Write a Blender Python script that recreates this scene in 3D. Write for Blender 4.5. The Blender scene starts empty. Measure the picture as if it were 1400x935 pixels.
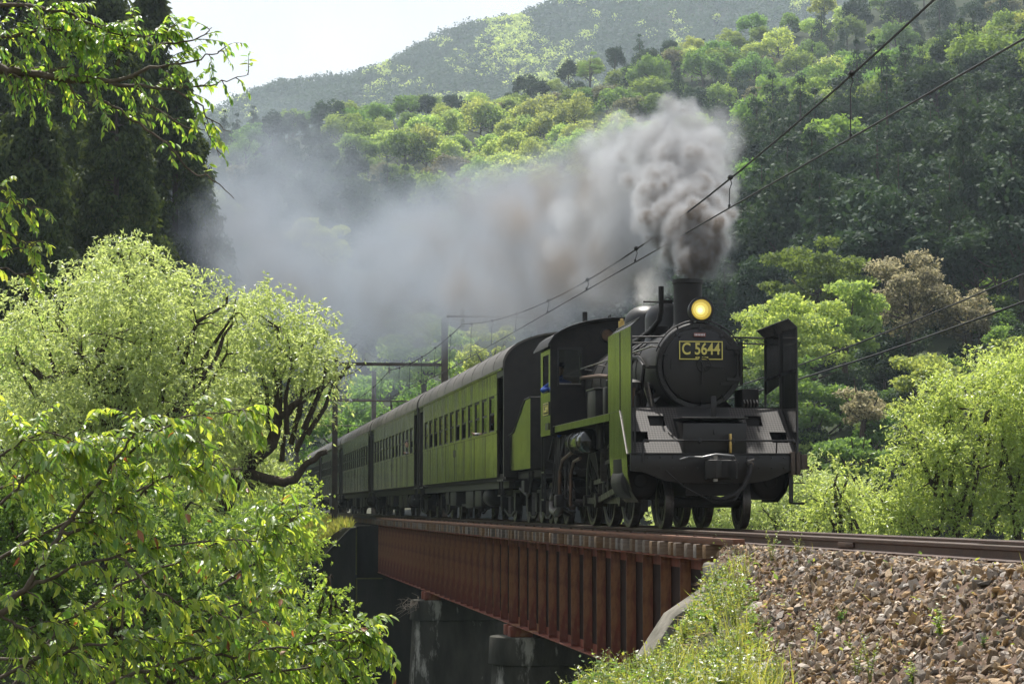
import bpy, bmesh, math, random
import numpy as np
from mathutils import Vector, Matrix, Euler, noise as mnoise

scene = bpy.context.scene
COL = scene.collection
R = math.radians
rng = np.random.default_rng(11)
random.seed(11)

# ------------------------------------------------------------------ camera
FPX = 3240.0                      # focal length in pixels of the 1400 px wide photograph
CAM = Vector((-7.35, -34.1, 0.33))
YAW, PITCH = R(7.25), R(3.98)
cam = bpy.data.cameras.new("camera")
cam.sensor_width = 36.0
cam.lens = 36.0 * FPX / 1400.0
cam.clip_start = 0.1
cam.clip_end = 6000.0
cam_o = bpy.data.objects.new("camera", cam)
COL.objects.link(cam_o)
cam_o.location = CAM
cam_o.rotation_euler = Euler((math.pi / 2 + PITCH, 0, -YAW), 'XYZ')
scene.camera = cam_o

# ------------------------------------------------------------------ sun, sky, exposure
SUN_EL, SUN_AZ = R(63), R(-5)    # azimuth measured from +Y (down the line) towards +X
world = bpy.data.worlds.new("World")
scene.world = world
world.use_nodes = True
wn, wl = world.node_tree.nodes, world.node_tree.links
wn.clear()
w_out = wn.new('ShaderNodeOutputWorld')
w_bg = wn.new('ShaderNodeBackground')
w_sky = wn.new('ShaderNodeTexSky')
w_sky.sky_type = 'NISHITA'
w_sky.sun_disc = False
w_sky.sun_elevation = SUN_EL
w_sky.sun_rotation = SUN_AZ
w_sky.altitude = 100
w_sky.air_density = 1.0
w_sky.dust_density = 3.0
w_sky.ozone_density = 1.0
# thin bright cloud veil over the whole sky
w_tc = wn.new('ShaderNodeTexCoord')
w_no = wn.new('ShaderNodeTexNoise')
w_no.inputs['Scale'].default_value = 3.5
w_no.inputs['Detail'].default_value = 5
w_no.inputs['Roughness'].default_value = 0.6
w_rp = wn.new('ShaderNodeMapRange')
w_rp.inputs['From Min'].default_value = 0.35
w_rp.inputs['From Max'].default_value = 0.7
w_rp.inputs['To Min'].default_value = 0.25
w_rp.inputs['To Max'].default_value = 0.6
w_mx = wn.new('ShaderNodeMix')
w_mx.data_type = 'RGBA'
w_mx.inputs[7].default_value = (13.8, 13.6, 13.3, 1)
wl.new(w_tc.outputs['Generated'], w_no.inputs['Vector'])
wl.new(w_no.outputs['Fac'], w_rp.inputs['Value'])
wl.new(w_rp.outputs['Result'], w_mx.inputs[0])
wl.new(w_sky.outputs['Color'], w_mx.inputs[6])
wl.new(w_mx.outputs[2], w_bg.inputs['Color'])
wl.new(w_bg.outputs['Background'], w_out.inputs['Surface'])
w_bg.inputs['Strength'].default_value = 0.066

sun = bpy.data.lights.new("sun", 'SUN')
sun.energy = 5.0
sun.angle = R(0.5)
sun.color = (1.0, 0.955, 0.88)
sun_o = bpy.data.objects.new("sun", sun)
COL.objects.link(sun_o)
SUN_DIR = Vector((math.sin(SUN_AZ) * math.cos(SUN_EL), math.cos(SUN_AZ) * math.cos(SUN_EL), math.sin(SUN_EL)))
sun_o.rotation_euler = SUN_DIR.to_track_quat('Z', 'Y').to_euler()
sun_o.location = (0, 0, 60)

scene.view_settings.view_transform = 'Standard'
scene.view_settings.look = 'None'
scene.view_settings.exposure = 0.72
scene.view_settings.gamma = 1.0
scene.view_settings.use_curve_mapping = False
cy = scene.cycles
cy.max_bounces = 6
cy.diffuse_bounces = 4
cy.glossy_bounces = 3
cy.transmission_bounces = 5
cy.transparent_max_bounces = 8
cy.volume_bounces = 1
cy.caustics_reflective = False
cy.caustics_refractive = False
cy.use_denoising = True
cy.use_adaptive_sampling = True
cy.adaptive_threshold = 0.02

# ------------------------------------------------------------------ helpers: where things stand
_F = Vector((math.sin(YAW), math.cos(YAW), 0))
_R = Vector((math.cos(YAW), -math.sin(YAW), 0))
_fw = (_F * math.cos(PITCH) + Vector((0, 0, 1)) * math.sin(PITCH))
_up = (Vector((0, 0, 1)) * math.cos(PITCH) - _F * math.sin(PITCH))


def at(px, py, dist):
    """World point whose line of sight passes photograph point (px, py), at horizontal distance dist ahead."""
    d = _fw * FPX + _R * (px - 700.0) + _up * (467.5 - py)
    return CAM + d * (dist / d.dot(_F))


def tag(o, label=None, cat=None, group=None, kind=None):
    if label: o['label'] = label
    if cat: o['category'] = cat
    if group: o['group'] = group
    if kind: o['kind'] = kind
    return o


def thing(name, label, cat, loc=(0, 0, 0), rz=0.0, group=None):
    o = bpy.data.objects.new(name, None)
    COL.objects.link(o)
    o.location = loc
    o.rotation_euler = (0, 0, rz)
    o.empty_display_size = 0.3
    return tag(o, label, cat, group)


def link_mesh(name, me, parent=None, loc=None):
    o = bpy.data.objects.new(name, me)
    COL.objects.link(o)
    if parent is not None: o.parent = parent
    if loc is not None: o.location = loc
    return o


CHILD = {}


def copy_tree(o, parent=None):
    c = o.copy()
    COL.objects.link(c)
    if parent is not None: c.parent = parent
    for ch in list(o.children):
        copy_tree(ch, c)
    return c


# ------------------------------------------------------------------ helpers: mesh building
class MB:
    def __init__(self):
        self.v, self.f = [], []

    def add(self, vs, fs):
        n = len(self.v)
        self.v += [tuple(p) for p in vs]
        self.f += [tuple(i + n for i in f) for f in fs]
        return self

    def box(self, x0, x1, y0, y1, z0, z1):
        return self.add([(x0, y0, z0), (x1, y0, z0), (x1, y1, z0), (x0, y1, z0),
                         (x0, y0, z1), (x1, y0, z1), (x1, y1, z1), (x0, y1, z1)],
                        [(0, 3, 2, 1), (4, 5, 6, 7), (0, 1, 5, 4), (1, 2, 6, 5), (2, 3, 7, 6), (3, 0, 4, 7)])

    def bar(self, a, b, w, h, up=(0, 0, 1)):
        a, b = Vector(a), Vector(b)
        d = (b - a).normalized()
        u = Vector(up)
        s = d.cross(u)
        if s.length < 1e-4: s = d.cross(Vector((1, 0, 0)))
        s.normalize()
        u = s.cross(d)
        s, u = s * w / 2, u * h / 2
        vs = [a - s - u, a + s - u, a + s + u, a - s + u, b - s - u, b + s - u, b + s + u, b - s + u]
        return self.add(vs, [(0, 1, 2, 3), (7, 6, 5, 4), (0, 4, 5, 1), (1, 5, 6, 2), (2, 6, 7, 3), (3, 7, 4, 0)])

    def cyl(self, a, b, r0, r1=None, n=12, caps=True):
        return self.tube([a, b], [r0, r0 if r1 is None else r1], n, caps)

    def tube(self, pts, rad, n=8, caps=True):
        pts = [Vector(p) for p in pts]
        if not hasattr(rad, '__len__'): rad = [rad] * len(pts)
        base = len(self.v)
        prev = None
        for i, p in enumerate(pts):
            if i == 0: d = pts[1] - pts[0]
            elif i == len(pts) - 1: d = pts[-1] - pts[-2]
            else: d = (pts[i + 1] - pts[i]).normalized() + (pts[i] - pts[i - 1]).normalized()
            if d.length < 1e-9: d = Vector((0, 0, 1))
            d.normalize()
            if prev is None:
                s = d.orthogonal().normalized()
            else:
                s = prev - d * prev.dot(d)
                if s.length < 1e-6: s = d.orthogonal()
                s.normalize()
            prev = s
            t = d.cross(s)
            for k in range(n):
                a = 2 * math.pi * k / n
                self.v.append(tuple(p + (s * math.cos(a) + t * math.sin(a)) * rad[i]))
        for i in range(len(pts) - 1):
            for k in range(n):
                k2 = (k + 1) % n
                o = base + i * n
                self.f.append((o + k, o + k2, o + n + k2, o + n + k))
        if caps:
            self.f.append(tuple(base + k for k in reversed(range(n))))
            self.f.append(tuple(base + (len(pts) - 1) * n + k for k in range(n)))
        return self

    def lathe(self, o, axis, prof, n=24, cap0=True, cap1=True):
        """prof: list of (distance along axis, radius) turned about axis through o."""
        o = Vector(o); ax = Vector(axis).normalized()
        s = ax.orthogonal().normalized(); t = ax.cross(s)
        base = len(self.v)
        for h, r in prof:
            for k in range(n):
                a = 2 * math.pi * k / n
                self.v.append(tuple(o + ax * h + (s * math.cos(a) + t * math.sin(a)) * max(r, 1e-4)))
        for i in range(len(prof) - 1):
            for k in range(n):
                k2 = (k + 1) % n
                q = base + i * n
                self.f.append((q + k, q + k2, q + n + k2, q + n + k))
        if cap0: self.f.append(tuple(base + k for k in reversed(range(n))))
        if cap1: self.f.append(tuple(base + (len(prof) - 1) * n + k for k in range(n)))
        return self

    def prism(self, poly, axis, a, b):
        """poly: 2-D outline in the two other axes (x: (y,z), y: (x,z), z: (x,y)), extruded from a to b."""
        def p3(p, t):
            return {'x': (t, p[0], p[1]), 'y': (p[0], t, p[1]), 'z': (p[0], p[1], t)}[axis]
        n = len(poly)
        return self.add([p3(p, a) for p in poly] + [p3(p, b) for p in poly],
                        [tuple(range(n)), tuple(range(2 * n - 1, n - 1, -1))] +
                        [(k, n + k, n + (k + 1) % n, (k + 1) % n) for k in range(n)])

    def sphere(self, c, r, n=12, m=8, sz=(1, 1, 1)):
        c = Vector(c)
        base = len(self.v)
        self.v.append((c.x, c.y, c.z - r * sz[2]))
        for j in range(1, m):
            t = -math.pi / 2 + math.pi * j / m
            for k in range(n):
                a = 2 * math.pi * k / n
                self.v.append((c.x + r * sz[0] * math.cos(t) * math.cos(a), c.y + r * sz[1] * math.cos(t) * math.sin(a), c.z + r * sz[2] * math.sin(t)))
        self.v.append((c.x, c.y, c.z + r * sz[2]))
        top = len(self.v) - 1
        for k in range(n):
            k2 = (k + 1) % n
            self.f.append((base, base + 1 + k2, base + 1 + k))
            self.f.append((top, top - n + k, top - n + k2))
            for j in range(m - 2):
                q = base + 1 + j * n
                self.f.append((q + k, q + k2, q + n + k2, q + n + k))
        return self

    def mesh(self, name, mat, smooth=35, bevel=0):
        me = bpy.data.meshes.new(name)
        me.from_pydata(self.v, [], self.f)
        bm = bmesh.new(); bm.from_mesh(me)
        bmesh.ops.recalc_face_normals(bm, faces=bm.faces)
        if bevel:
            es = [e for e in bm.edges if len(e.link_faces) == 2 and e.calc_face_angle(0) > R(35)]
            bmesh.ops.bevel(bm, geom=es, offset=bevel, segments=2, profile=0.5, affect='EDGES', clamp_overlap=True)
        if smooth:
            for f in bm.faces: f.smooth = True
            for e in bm.edges:
                e.smooth = len(e.link_faces) == 2 and e.calc_face_angle(0) < R(smooth)
        bm.to_mesh(me); bm.free()
        if mat is not None: me.materials.append(mat)
        return me

    def build(self, name, mat, parent=None, smooth=35, bevel=0, loc=None):
        return link_mesh(name, self.mesh(name, mat, smooth, bevel), parent, loc)


def np_mesh(name, V, F, mats, idx=None, smooth=False):
    """Fast mesh from numpy arrays: V (n,3), F (m,k) with k = 3 or 4."""
    me = bpy.data.meshes.new(name)
    V = np.ascontiguousarray(V, dtype=np.float32); F = np.ascontiguousarray(F, dtype=np.int32)
    m, k = F.shape
    me.vertices.add(len(V)); me.vertices.foreach_set('co', V.ravel())
    me.loops.add(m * k); me.loops.foreach_set('vertex_index', F.ravel())
    me.polygons.add(m)
    me.polygons.foreach_set('loop_start', np.arange(0, m * k, k, dtype=np.int32))
    me.polygons.foreach_set('loop_total', np.full(m, k, dtype=np.int32))
    for mt in mats: me.materials.append(mt)
    if idx is not None: me.polygons.foreach_set('material_index', np.asarray(idx, dtype=np.int32))
    me.polygons.foreach_set('use_smooth', np.full(m, smooth, dtype=bool))
    me.update(calc_edges=True)
    me.validate()
    return me


# ------------------------------------------------------------------ helpers: materials
def new_mat(name):
    m = bpy.data.materials.new(name)
    m.use_nodes = True
    n, l = m.node_tree.nodes, m.node_tree.links
    n.clear()
    return m, n, l


def surf(name, base, rough=0.5, spec=0.5, metal=0.0, col2=None, nscale=3.0, detail=6, nfrom=(0.35, 0.65), stretch=(1, 1, 1),
         bump=0.0, bscale=30.0, bstretch=None, coat=0.0, rough2=None, island=0.0, col3=None, n3=0.6, bdist=0.02):
    m, n, l = new_mat(name)
    out = n.new('ShaderNodeOutputMaterial')
    b = n.new('ShaderNodeBsdfPrincipled')
    l.new(b.outputs[0], out.inputs['Surface'])
    b.inputs['Base Color'].default_value = (*base, 1)
    b.inputs['Roughness'].default_value = rough
    b.inputs['Specular IOR Level'].default_value = spec
    b.inputs['Metallic'].default_value = metal
    b.inputs['Coat Weight'].default_value = coat
    b.inputs['Coat Roughness'].default_value = 0.05
    b.inputs['Coat IOR'].default_value = 1.6
    tc = n.new('ShaderNodeTexCoord')
    mp = n.new('ShaderNodeMapping'); mp.inputs['Scale'].default_value = stretch
    l.new(tc.outputs['Object'], mp.inputs['Vector'])
    last = None
    if col2 is not None:
        no = n.new('ShaderNodeTexNoise')
        no.inputs['Scale'].default_value = nscale; no.inputs['Detail'].default_value = detail
        no.inputs['Roughness'].default_value = 0.65
        l.new(mp.outputs[0], no.inputs['Vector'])
        mr = n.new('ShaderNodeMapRange')
        mr.inputs['From Min'].default_value, mr.inputs['From Max'].default_value = nfrom
        l.new(no.outputs['Fac'], mr.inputs['Value'])
        mx = n.new('ShaderNodeMix'); mx.data_type = 'RGBA'
        mx.inputs[6].default_value = (*base, 1); mx.inputs[7].default_value = (*col2, 1)
        l.new(mr.outputs[0], mx.inputs[0])
        last = mx.outputs[2]
        if rough2 is not None:
            m2 = n.new('ShaderNodeMapRange')
            m2.inputs['To Min'].default_value = rough; m2.inputs['To Max'].default_value = rough2
            l.new(mr.outputs[0], m2.inputs['Value']); l.new(m2.outputs[0], b.inputs['Roughness'])
        if col3 is not None:
            no3 = n.new('ShaderNodeTexNoise')
            no3.inputs['Scale'].default_value = nscale * 0.37; no3.inputs['Detail'].default_value = 8
            no3.inputs['Roughness'].default_value = 0.7
            l.new(mp.outputs[0], no3.inputs['Vector'])
            r3 = n.new('ShaderNodeMapRange')
            r3.inputs['From Min'].default_value = n3; r3.inputs['From Max'].default_value = n3 + 0.06
            l.new(no3.outputs['Fac'], r3.inputs['Value'])
            x3 = n.new('ShaderNodeMix'); x3.data_type = 'RGBA'
            x3.inputs[7].default_value = (*col3, 1)
            l.new(r3.outputs[0], x3.inputs[0]); l.new(last, x3.inputs[6])
            last = x3.outputs[2]
    if island:
        g = n.new('ShaderNodeNewGeometry')
        oi = n.new('ShaderNodeObjectInfo')
        ad = n.new('ShaderNodeMath'); ad.operation = 'ADD'
        l.new(g.outputs['Random Per Island'], ad.inputs[0]); l.new(oi.outputs['Random'], ad.inputs[1])
        fr = n.new('ShaderNodeMath'); fr.operation = 'FRACT'; l.new(ad.outputs[0], fr.inputs[0])
        hs = n.new('ShaderNodeHueSaturation')
        mr = n.new('ShaderNodeMapRange')
        mr.inputs['To Min'].default_value = 1 - island; mr.inputs['To Max'].default_value = 1 + island
        l.new(fr.outputs[0], mr.inputs['Value']); l.new(mr.outputs[0], hs.inputs['Value'])
        mr2 = n.new('ShaderNodeMath'); mr2.operation = 'MULTIPLY'; mr2.inputs[1].default_value = 7.31
        f2 = n.new('ShaderNodeMath'); f2.operation = 'FRACT'
        l.new(fr.outputs[0], mr2.inputs[0]); l.new(mr2.outputs[0], f2.inputs[0])
        m3 = n.new('ShaderNodeMapRange'); m3.inputs['To Min'].default_value = 0.35; m3.inputs['To Max'].default_value = 1.25
        l.new(f2.outputs[0], m3.inputs['Value']); l.new(m3.outputs[0], hs.inputs['Saturation'])
        if last is not None: l.new(last, hs.inputs['Color'])
        else: hs.inputs['Color'].default_value = (*base, 1)
        last = hs.outputs[0]
    if last is not None: l.new(last, b.inputs['Base Color'])
    if bump:
        nb = n.new('ShaderNodeTexNoise')
        nb.inputs['Scale'].default_value = bscale; nb.inputs['Detail'].default_value = 4
        if bstretch:
            mb = n.new('ShaderNodeMapping'); mb.inputs['Scale'].default_value = bstretch
            l.new(tc.outputs['Object'], mb.inputs['Vector']); l.new(mb.outputs[0], nb.inputs['Vector'])
        else:
            l.new(mp.outputs[0], nb.inputs['Vector'])
        bp = n.new('ShaderNodeBump'); bp.inputs['Strength'].default_value = bump; bp.inputs['Distance'].default_value = bdist
        l.new(nb.outputs['Fac'], bp.inputs['Height']); l.new(bp.outputs[0], b.inputs['Normal'])
        if coat: l.new(bp.outputs[0], b.inputs['Coat Normal'])
    return m


def leaf_mat(name, c1, c2, trans=0.45, tcol=None, rough=0.42, spec=0.4, objvar=0.0):
    """Leaves: two colours mixed leaf by leaf, part of the light passing through."""
    m, n, l = new_mat(name)
    out = n.new('ShaderNodeOutputMaterial')
    b = n.new('ShaderNodeBsdfPrincipled')
    b.inputs['Roughness'].default_value = rough; b.inputs['Specular IOR Level'].default_value = spec
    t = n.new('ShaderNodeBsdfTranslucent')
    mix = n.new('ShaderNodeAddShader')
    l.new(b.outputs[0], mix.inputs[0]); l.new(t.outputs[0], mix.inputs[1]); l.new(mix.outputs[0], out.inputs['Surface'])
    g = n.new('ShaderNodeNewGeometry')
    mx = n.new('ShaderNodeMix'); mx.data_type = 'RGBA'
    mx.inputs[6].default_value = (*c1, 1); mx.inputs[7].default_value = (*c2, 1)
    l.new(g.outputs['Random Per Island'], mx.inputs[0])
    last = mx.outputs[2]
    if objvar:
        oi = n.new('ShaderNodeObjectInfo')
        hs = n.new('ShaderNodeHueSaturation')
        mr = n.new('ShaderNodeMapRange'); mr.inputs['To Min'].default_value = 1 - objvar; mr.inputs['To Max'].default_value = 1 + objvar
        l.new(oi.outputs['Random'], mr.inputs['Value']); l.new(mr.outputs[0], hs.inputs['Value'])
        mh = n.new('ShaderNodeMath'); mh.operation = 'MULTIPLY'; mh.inputs[1].default_value = 5.77
        fh = n.new('ShaderNodeMath'); fh.operation = 'FRACT'
        l.new(oi.outputs['Random'], mh.inputs[0]); l.new(mh.outputs[0], fh.inputs[0])
        rh = n.new('ShaderNodeMapRange'); rh.inputs['To Min'].default_value = 0.475; rh.inputs['To Max'].default_value = 0.525
        l.new(fh.outputs[0], rh.inputs['Value']); l.new(rh.outputs[0], hs.inputs['Hue'])
        l.new(last, hs.inputs['Color']); last = hs.outputs[0]
    l.new(last, b.inputs['Base Color'])
    tm = n.new('ShaderNodeMix'); tm.data_type = 'RGBA'; tm.blend_type = 'MULTIPLY'; tm.inputs[0].default_value = 1
    k_ = trans / 0.4
    tm.inputs[7].default_value = (*[v * k_ for v in (tcol or (2.42, 2.12, 1.05))], 1)
    l.new(last, tm.inputs[6]); l.new(tm.outputs[2], t.inputs['Color'])
    return m


M = {}
M['black'] = surf('black_paint', (0.006, 0.006, 0.0065), 0.34, 0.45, col2=(0.013, 0.012, 0.011), nscale=4, rough2=0.55, bump=0.05, bscale=18)
M['black_matt'] = surf('sooty_black', (0.007, 0.0065, 0.0065), 0.6, 0.35, col2=(0.018, 0.015, 0.013), nscale=6, bump=0.12, bscale=40)
M['gloss'] = surf('polished_black_plate', (0.008, 0.009, 0.008), 0.12, 0.42, col2=(0.013, 0.013, 0.011), nscale=2, rough2=0.2,
                  bump=1.0, bscale=1.6, bstretch=(1, 1.0, 0.16), coat=0.15, bdist=0.02)
M['coach'] = surf('coach_paint', (0.020, 0.018, 0.013), 0.10, 0.42, col2=(0.028, 0.023, 0.016), nscale=2, rough2=0.24,
                  bump=1.0, bscale=1.1, bstretch=(1, 1.0, 0.10), coat=0.28, bdist=0.03)
M['coach_dark'] = surf('coach_end_paint', (0.014, 0.013, 0.012), 0.5, 0.4, col2=(0.024, 0.021, 0.018), nscale=5)
M['roof'] = surf('coach_roof', (0.085, 0.078, 0.070), 0.55, 0.4, col2=(0.13, 0.12, 0.105), nscale=1.5, stretch=(2, 0.5, 2), bump=0.1, bscale=12)
M['steel'] = surf('bright_steel', (0.32, 0.31, 0.29), 0.3, 0.5, metal=0.9, col2=(0.2, 0.18, 0.16), nscale=12, rough2=0.5)
M['brass'] = surf('brass', (0.55, 0.40, 0.14), 0.32, 0.5, metal=0.95, col2=(0.35, 0.24, 0.09), nscale=14, rough2=0.5)
M['gold'] = surf('gold_lettering', (0.62, 0.55, 0.14), 0.4, 0.5, metal=0.2)
M['copper'] = surf('copper_pipe', (0.13, 0.075, 0.045), 0.5, 0.4, metal=0.6, col2=(0.06, 0.042, 0.032), nscale=9)
M['plate_black'] = surf('number_plate_black', (0.012, 0.014, 0.010), 0.4, 0.4)
M['plate_red'] = surf('builder_plate_red', (0.26, 0.08, 0.06), 0.5, 0.4)
M['interior'] = surf('dark_interior', (0.02, 0.017, 0.014), 0.8, 0.2)
M['tread'] = None
M['web'] = surf('shaded_girder_web', (0.034, 0.015, 0.010), 0.8, 0.2, col2=(0.018, 0.010, 0.008), nscale=2.2, stretch=(1, 1, 0.3), col3=(0.07, 0.030, 0.018), n3=0.62, bump=0.25, bscale=50)  # girder rust darkened to imitate the shade on the web between stiffeners
M['rust'] = surf('girder_rust', (0.24, 0.064, 0.036), 0.72, 0.3, col2=(0.12, 0.044, 0.030), nscale=2.2, stretch=(1, 1, 0.35),
                 col3=(0.25, 0.12, 0.055), n3=0.56, bump=0.25, bscale=50)
M['rail'] = surf('rail_web_rust', (0.075, 0.042, 0.028), 0.65, 0.35, col2=(0.05, 0.030, 0.022), nscale=5, bump=0.2, bscale=60)
M['railtop'] = surf('worn_rail_head', (0.36, 0.33, 0.30), 0.3, 0.5, metal=0.85, col2=(0.22, 0.17, 0.13), nscale=3, stretch=(6, 0.4, 1))
M['tie'] = surf('tarred_sleeper', (0.12, 0.078, 0.050), 0.85, 0.25, col2=(0.23, 0.160, 0.105), nscale=9, stretch=(0.5, 2, 2), bump=0.4, bscale=40, island=0.2)
M['timber'] = surf('guard_timber', (0.16, 0.075, 0.045), 0.8, 0.25, col2=(0.10, 0.055, 0.038), nscale=6, stretch=(2, 0.3, 2), bump=0.3, bscale=40)
M['concrete'] = surf('stained_concrete', (0.060, 0.057, 0.047), 0.9, 0.2, col2=(0.026, 0.027, 0.021), nscale=1.4, stretch=(1.6, 1.6, 0.5),
                     col3=(0.30, 0.29, 0.26), n3=0.53, bump=0.35, bscale=14)
M['concrete_dark'] = surf('mossy_dark_concrete', (0.026, 0.026, 0.021), 0.9, 0.1, col2=(0.014, 0.016, 0.012), nscale=1.2, stretch=(1.5, 1.5, 0.5),
                          bump=0.4, bscale=10)
M['concrete_pale'] = surf('weathered_concrete', (0.20, 0.185, 0.155), 0.9, 0.2, col2=(0.10, 0.095, 0.075), nscale=3, col3=(0.36, 0.34, 0.3), n3=0.58, bump=0.5, bscale=18)
M['moss'] = surf('moss', (0.11, 0.105, 0.025), 0.95, 0.1, col2=(0.06, 0.07, 0.02), nscale=8, bump=0.6, bscale=40)
M['soil'] = surf('earth', (0.070, 0.062, 0.040), 0.95, 0.15, col2=(0.038, 0.048, 0.022), nscale=0.9, col3=(0.13, 0.10, 0.07), n3=0.58, bump=0.6, bscale=9)
M['forest_floor'] = surf('forest_floor', (0.030, 0.040, 0.018), 0.95, 0.1, col2=(0.018, 0.026, 0.012), nscale=0.12, bump=0.3, bscale=1.0)
M['gravel_bed'] = surf('ballast_bed', (0.13, 0.085, 0.06), 0.95, 0.15, col2=(0.09, 0.068, 0.052), nscale=16, bump=0.9, bscale=24)
M['stone'] = surf('ballast_stone', (0.235, 0.156, 0.086), 0.9, 0.15, col2=(0.36, 0.278, 0.188), nscale=9, bump=0.5, bscale=40, island=0.6)
M['stone_grey'] = surf('pale_rock', (0.36, 0.32, 0.27), 0.85, 0.25, col2=(0.24, 0.20, 0.165), nscale=5, col3=(0.46, 0.43, 0.38), n3=0.56, bump=0.6, bscale=20)
M['stone_white'] = surf('white_rock', (0.60, 0.57, 0.53), 0.8, 0.25, col2=(0.38, 0.34, 0.30), nscale=6, bump=0.6, bscale=20)
M['bark'] = surf('dark_bark', (0.045, 0.034, 0.025), 0.9, 0.2, col2=(0.085, 0.066, 0.050), nscale=12, stretch=(2, 2, 0.6), bump=0.6, bscale=30)
M['twig'] = surf('young_bark', (0.075, 0.060, 0.042), 0.8, 0.25, col2=(0.12, 0.10, 0.075), nscale=14, bump=0.4, bscale=60)
M['deadwood'] = surf('pale_dead_twig', (0.20, 0.17, 0.14), 0.9, 0.2)
M['pole'] = surf('old_rail_pole', (0.055, 0.043, 0.036), 0.8, 0.3, col2=(0.09, 0.07, 0.055), nscale=5, bump=0.3, bscale=30)
M['wire'] = surf('dark_wire', (0.015, 0.015, 0.015), 0.55, 0.4)
M['insulator'] = surf('porcelain', (0.38, 0.38, 0.37), 0.25, 0.5)
M['blue'] = surf('blue_work_jacket', (0.035, 0.085, 0.33), 0.8, 0.2, col2=(0.025, 0.06, 0.24), nscale=20)
M['white_cloth'] = surf('white_shirt', (0.68, 0.68, 0.70), 0.8, 0.2)
M['skin'] = surf('skin', (0.42, 0.26, 0.18), 0.55, 0.4)
M['hair'] = surf('black_hair', (0.012, 0.010, 0.009), 0.6, 0.4)
M['cap'] = surf('navy_cap', (0.015, 0.02, 0.05), 0.7, 0.3)
M['coal'] = surf('coal', (0.012, 0.012, 0.013), 0.45, 0.5, bump=0.8, bscale=20)
M['water'] = surf('river_water', (0.02, 0.035, 0.03), 0.08, 0.5, bump=0.1, bscale=2)


def glass_mat(name, tint, alpha):
    m, n, l = new_mat(name)
    out = n.new('ShaderNodeOutputMaterial')
    g = n.new('ShaderNodeBsdfGlossy'); g.inputs['Roughness'].default_value = 0.03
    t = n.new('ShaderNodeBsdfTransparent'); t.inputs['Color'].default_value = (*tint, 1)
    fr = n.new('ShaderNodeFresnel'); fr.inputs['IOR'].default_value = 1.55
    mx = n.new('ShaderNodeMixShader')
    l.new(fr.outputs[0], mx.inputs[0]); l.new(t.outputs[0], mx.inputs[1]); l.new(g.outputs[0], mx.inputs[2]); l.new(mx.outputs[0], out.inputs['Surface'])
    return m


M['glass'] = glass_mat('window_glass', (0.75, 0.78, 0.74), 0.3)


def tread_mat():
    """Chequer plate: raised diagonal bars by bump only (they are about a centimetre long)."""
    m, n, l = new_mat('chequer_plate')
    out = n.new('ShaderNodeOutputMaterial'); b = n.new('ShaderNodeBsdfPrincipled')
    l.new(b.outputs[0], out.inputs['Surface'])
    b.inputs['Base Color'].default_value = (0.022, 0.020, 0.019, 1)
    b.inputs['Roughness'].default_value = 0.62
    b.inputs['Specular IOR Level'].default_value = 0.3
    tc = n.new('ShaderNodeTexCoord'); mp = n.new('ShaderNodeMapping')
    mp.inputs['Rotation'].default_value = (0, 0, R(45)); mp.inputs['Scale'].default_value = (1, 1, 0.0)
    l.new(tc.outputs['Object'], mp.inputs['Vector'])
    ck = n.new('ShaderNodeTexChecker'); ck.inputs['Scale'].default_value = 34
    l.new(mp.outputs[0], ck.inputs['Vector'])
    mx = n.new('ShaderNodeMix'); mx.data_type = 'RGBA'
    mx.inputs[6].default_value = (0.020, 0.018, 0.017, 1); mx.inputs[7].default_value = (0.070, 0.064, 0.060, 1)
    l.new(ck.outputs['Fac'], mx.inputs[0]); l.new(mx.outputs[2], b.inputs['Base Color'])
    bp = n.new('ShaderNodeBump'); bp.inputs['Strength'].default_value = 0.5; bp.inputs['Distance'].default_value = 0.004
    l.new(ck.outputs['Fac'], bp.inputs['Height']); l.new(bp.outputs[0], b.inputs['Normal'])
    return m


M['tread'] = tread_mat()


def emit_mat(name, col, s):
    m, n, l = new_mat(name)
    out = n.new('ShaderNodeOutputMaterial'); e = n.new('ShaderNodeEmission')
    e.inputs[0].default_value = (*col, 1); e.inputs[1].default_value = s
    l.new(e.outputs[0], out.inputs['Surface'])
    return m


M['lamp_glow'] = emit_mat('lit_lamp_bulb', (1.0, 0.86, 0.34), 1.6)
M['lamp_bowl'] = [emit_mat('lit_lamp_reflector', (1.0, 0.74, 0.12), 0.36), emit_mat('lit_lamp_reflector_middle', (1.0, 0.80, 0.17), 0.58), emit_mat('lit_lamp_reflector_centre', (1.0, 0.86, 0.30), 0.85)]  # bulb light on the reflector painted as emission, stronger towards the centre
# ================================================================== GROUND AND HILLS
def smooth(a, b, x):
    t = np.clip((x - a) / (b - a), 0, 1)
    return t * t * (3 - 2 * t)


_bx = np.array([-60, -20, -13, -9, -4.6, -2.6, -1.3, 0, 60.0])
_by = np.array([-80, -50, -34, -24, -14.8, -10.4, -6.2, -4.3, -4.3])


def ground_z(x, y):
    x = np.asarray(x, float); y = np.asarray(y, float)
    zb = np.interp(x, [-60, -5, -2.75, -1.45, 1.6, 4.5, 9, 60], [-1.7, -1.42, -1.12, -0.24, -0.24, -2.2, -2.9, -3.2])
    ye = np.interp(x, _bx, _by)
    d = np.maximum(y - ye, 0) * 0.75
    near = zb - 1.15 * d
    zf = np.interp(x, [-60, -30, -16, -9, -5.5, -2.3, 2.4, 6, 14, 40, 80], [9, 4, 0.5, -2.2, -2.6, -0.45, -0.45, -3, -3.3, -2, 5])
    slope = np.where(np.abs(x) < 5.0, 40.0, 0.55)
    far = zf - slope * np.maximum(56.2 - y, 0)
    z = np.maximum(np.maximum(near, far), -9.2)
    return z


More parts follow.
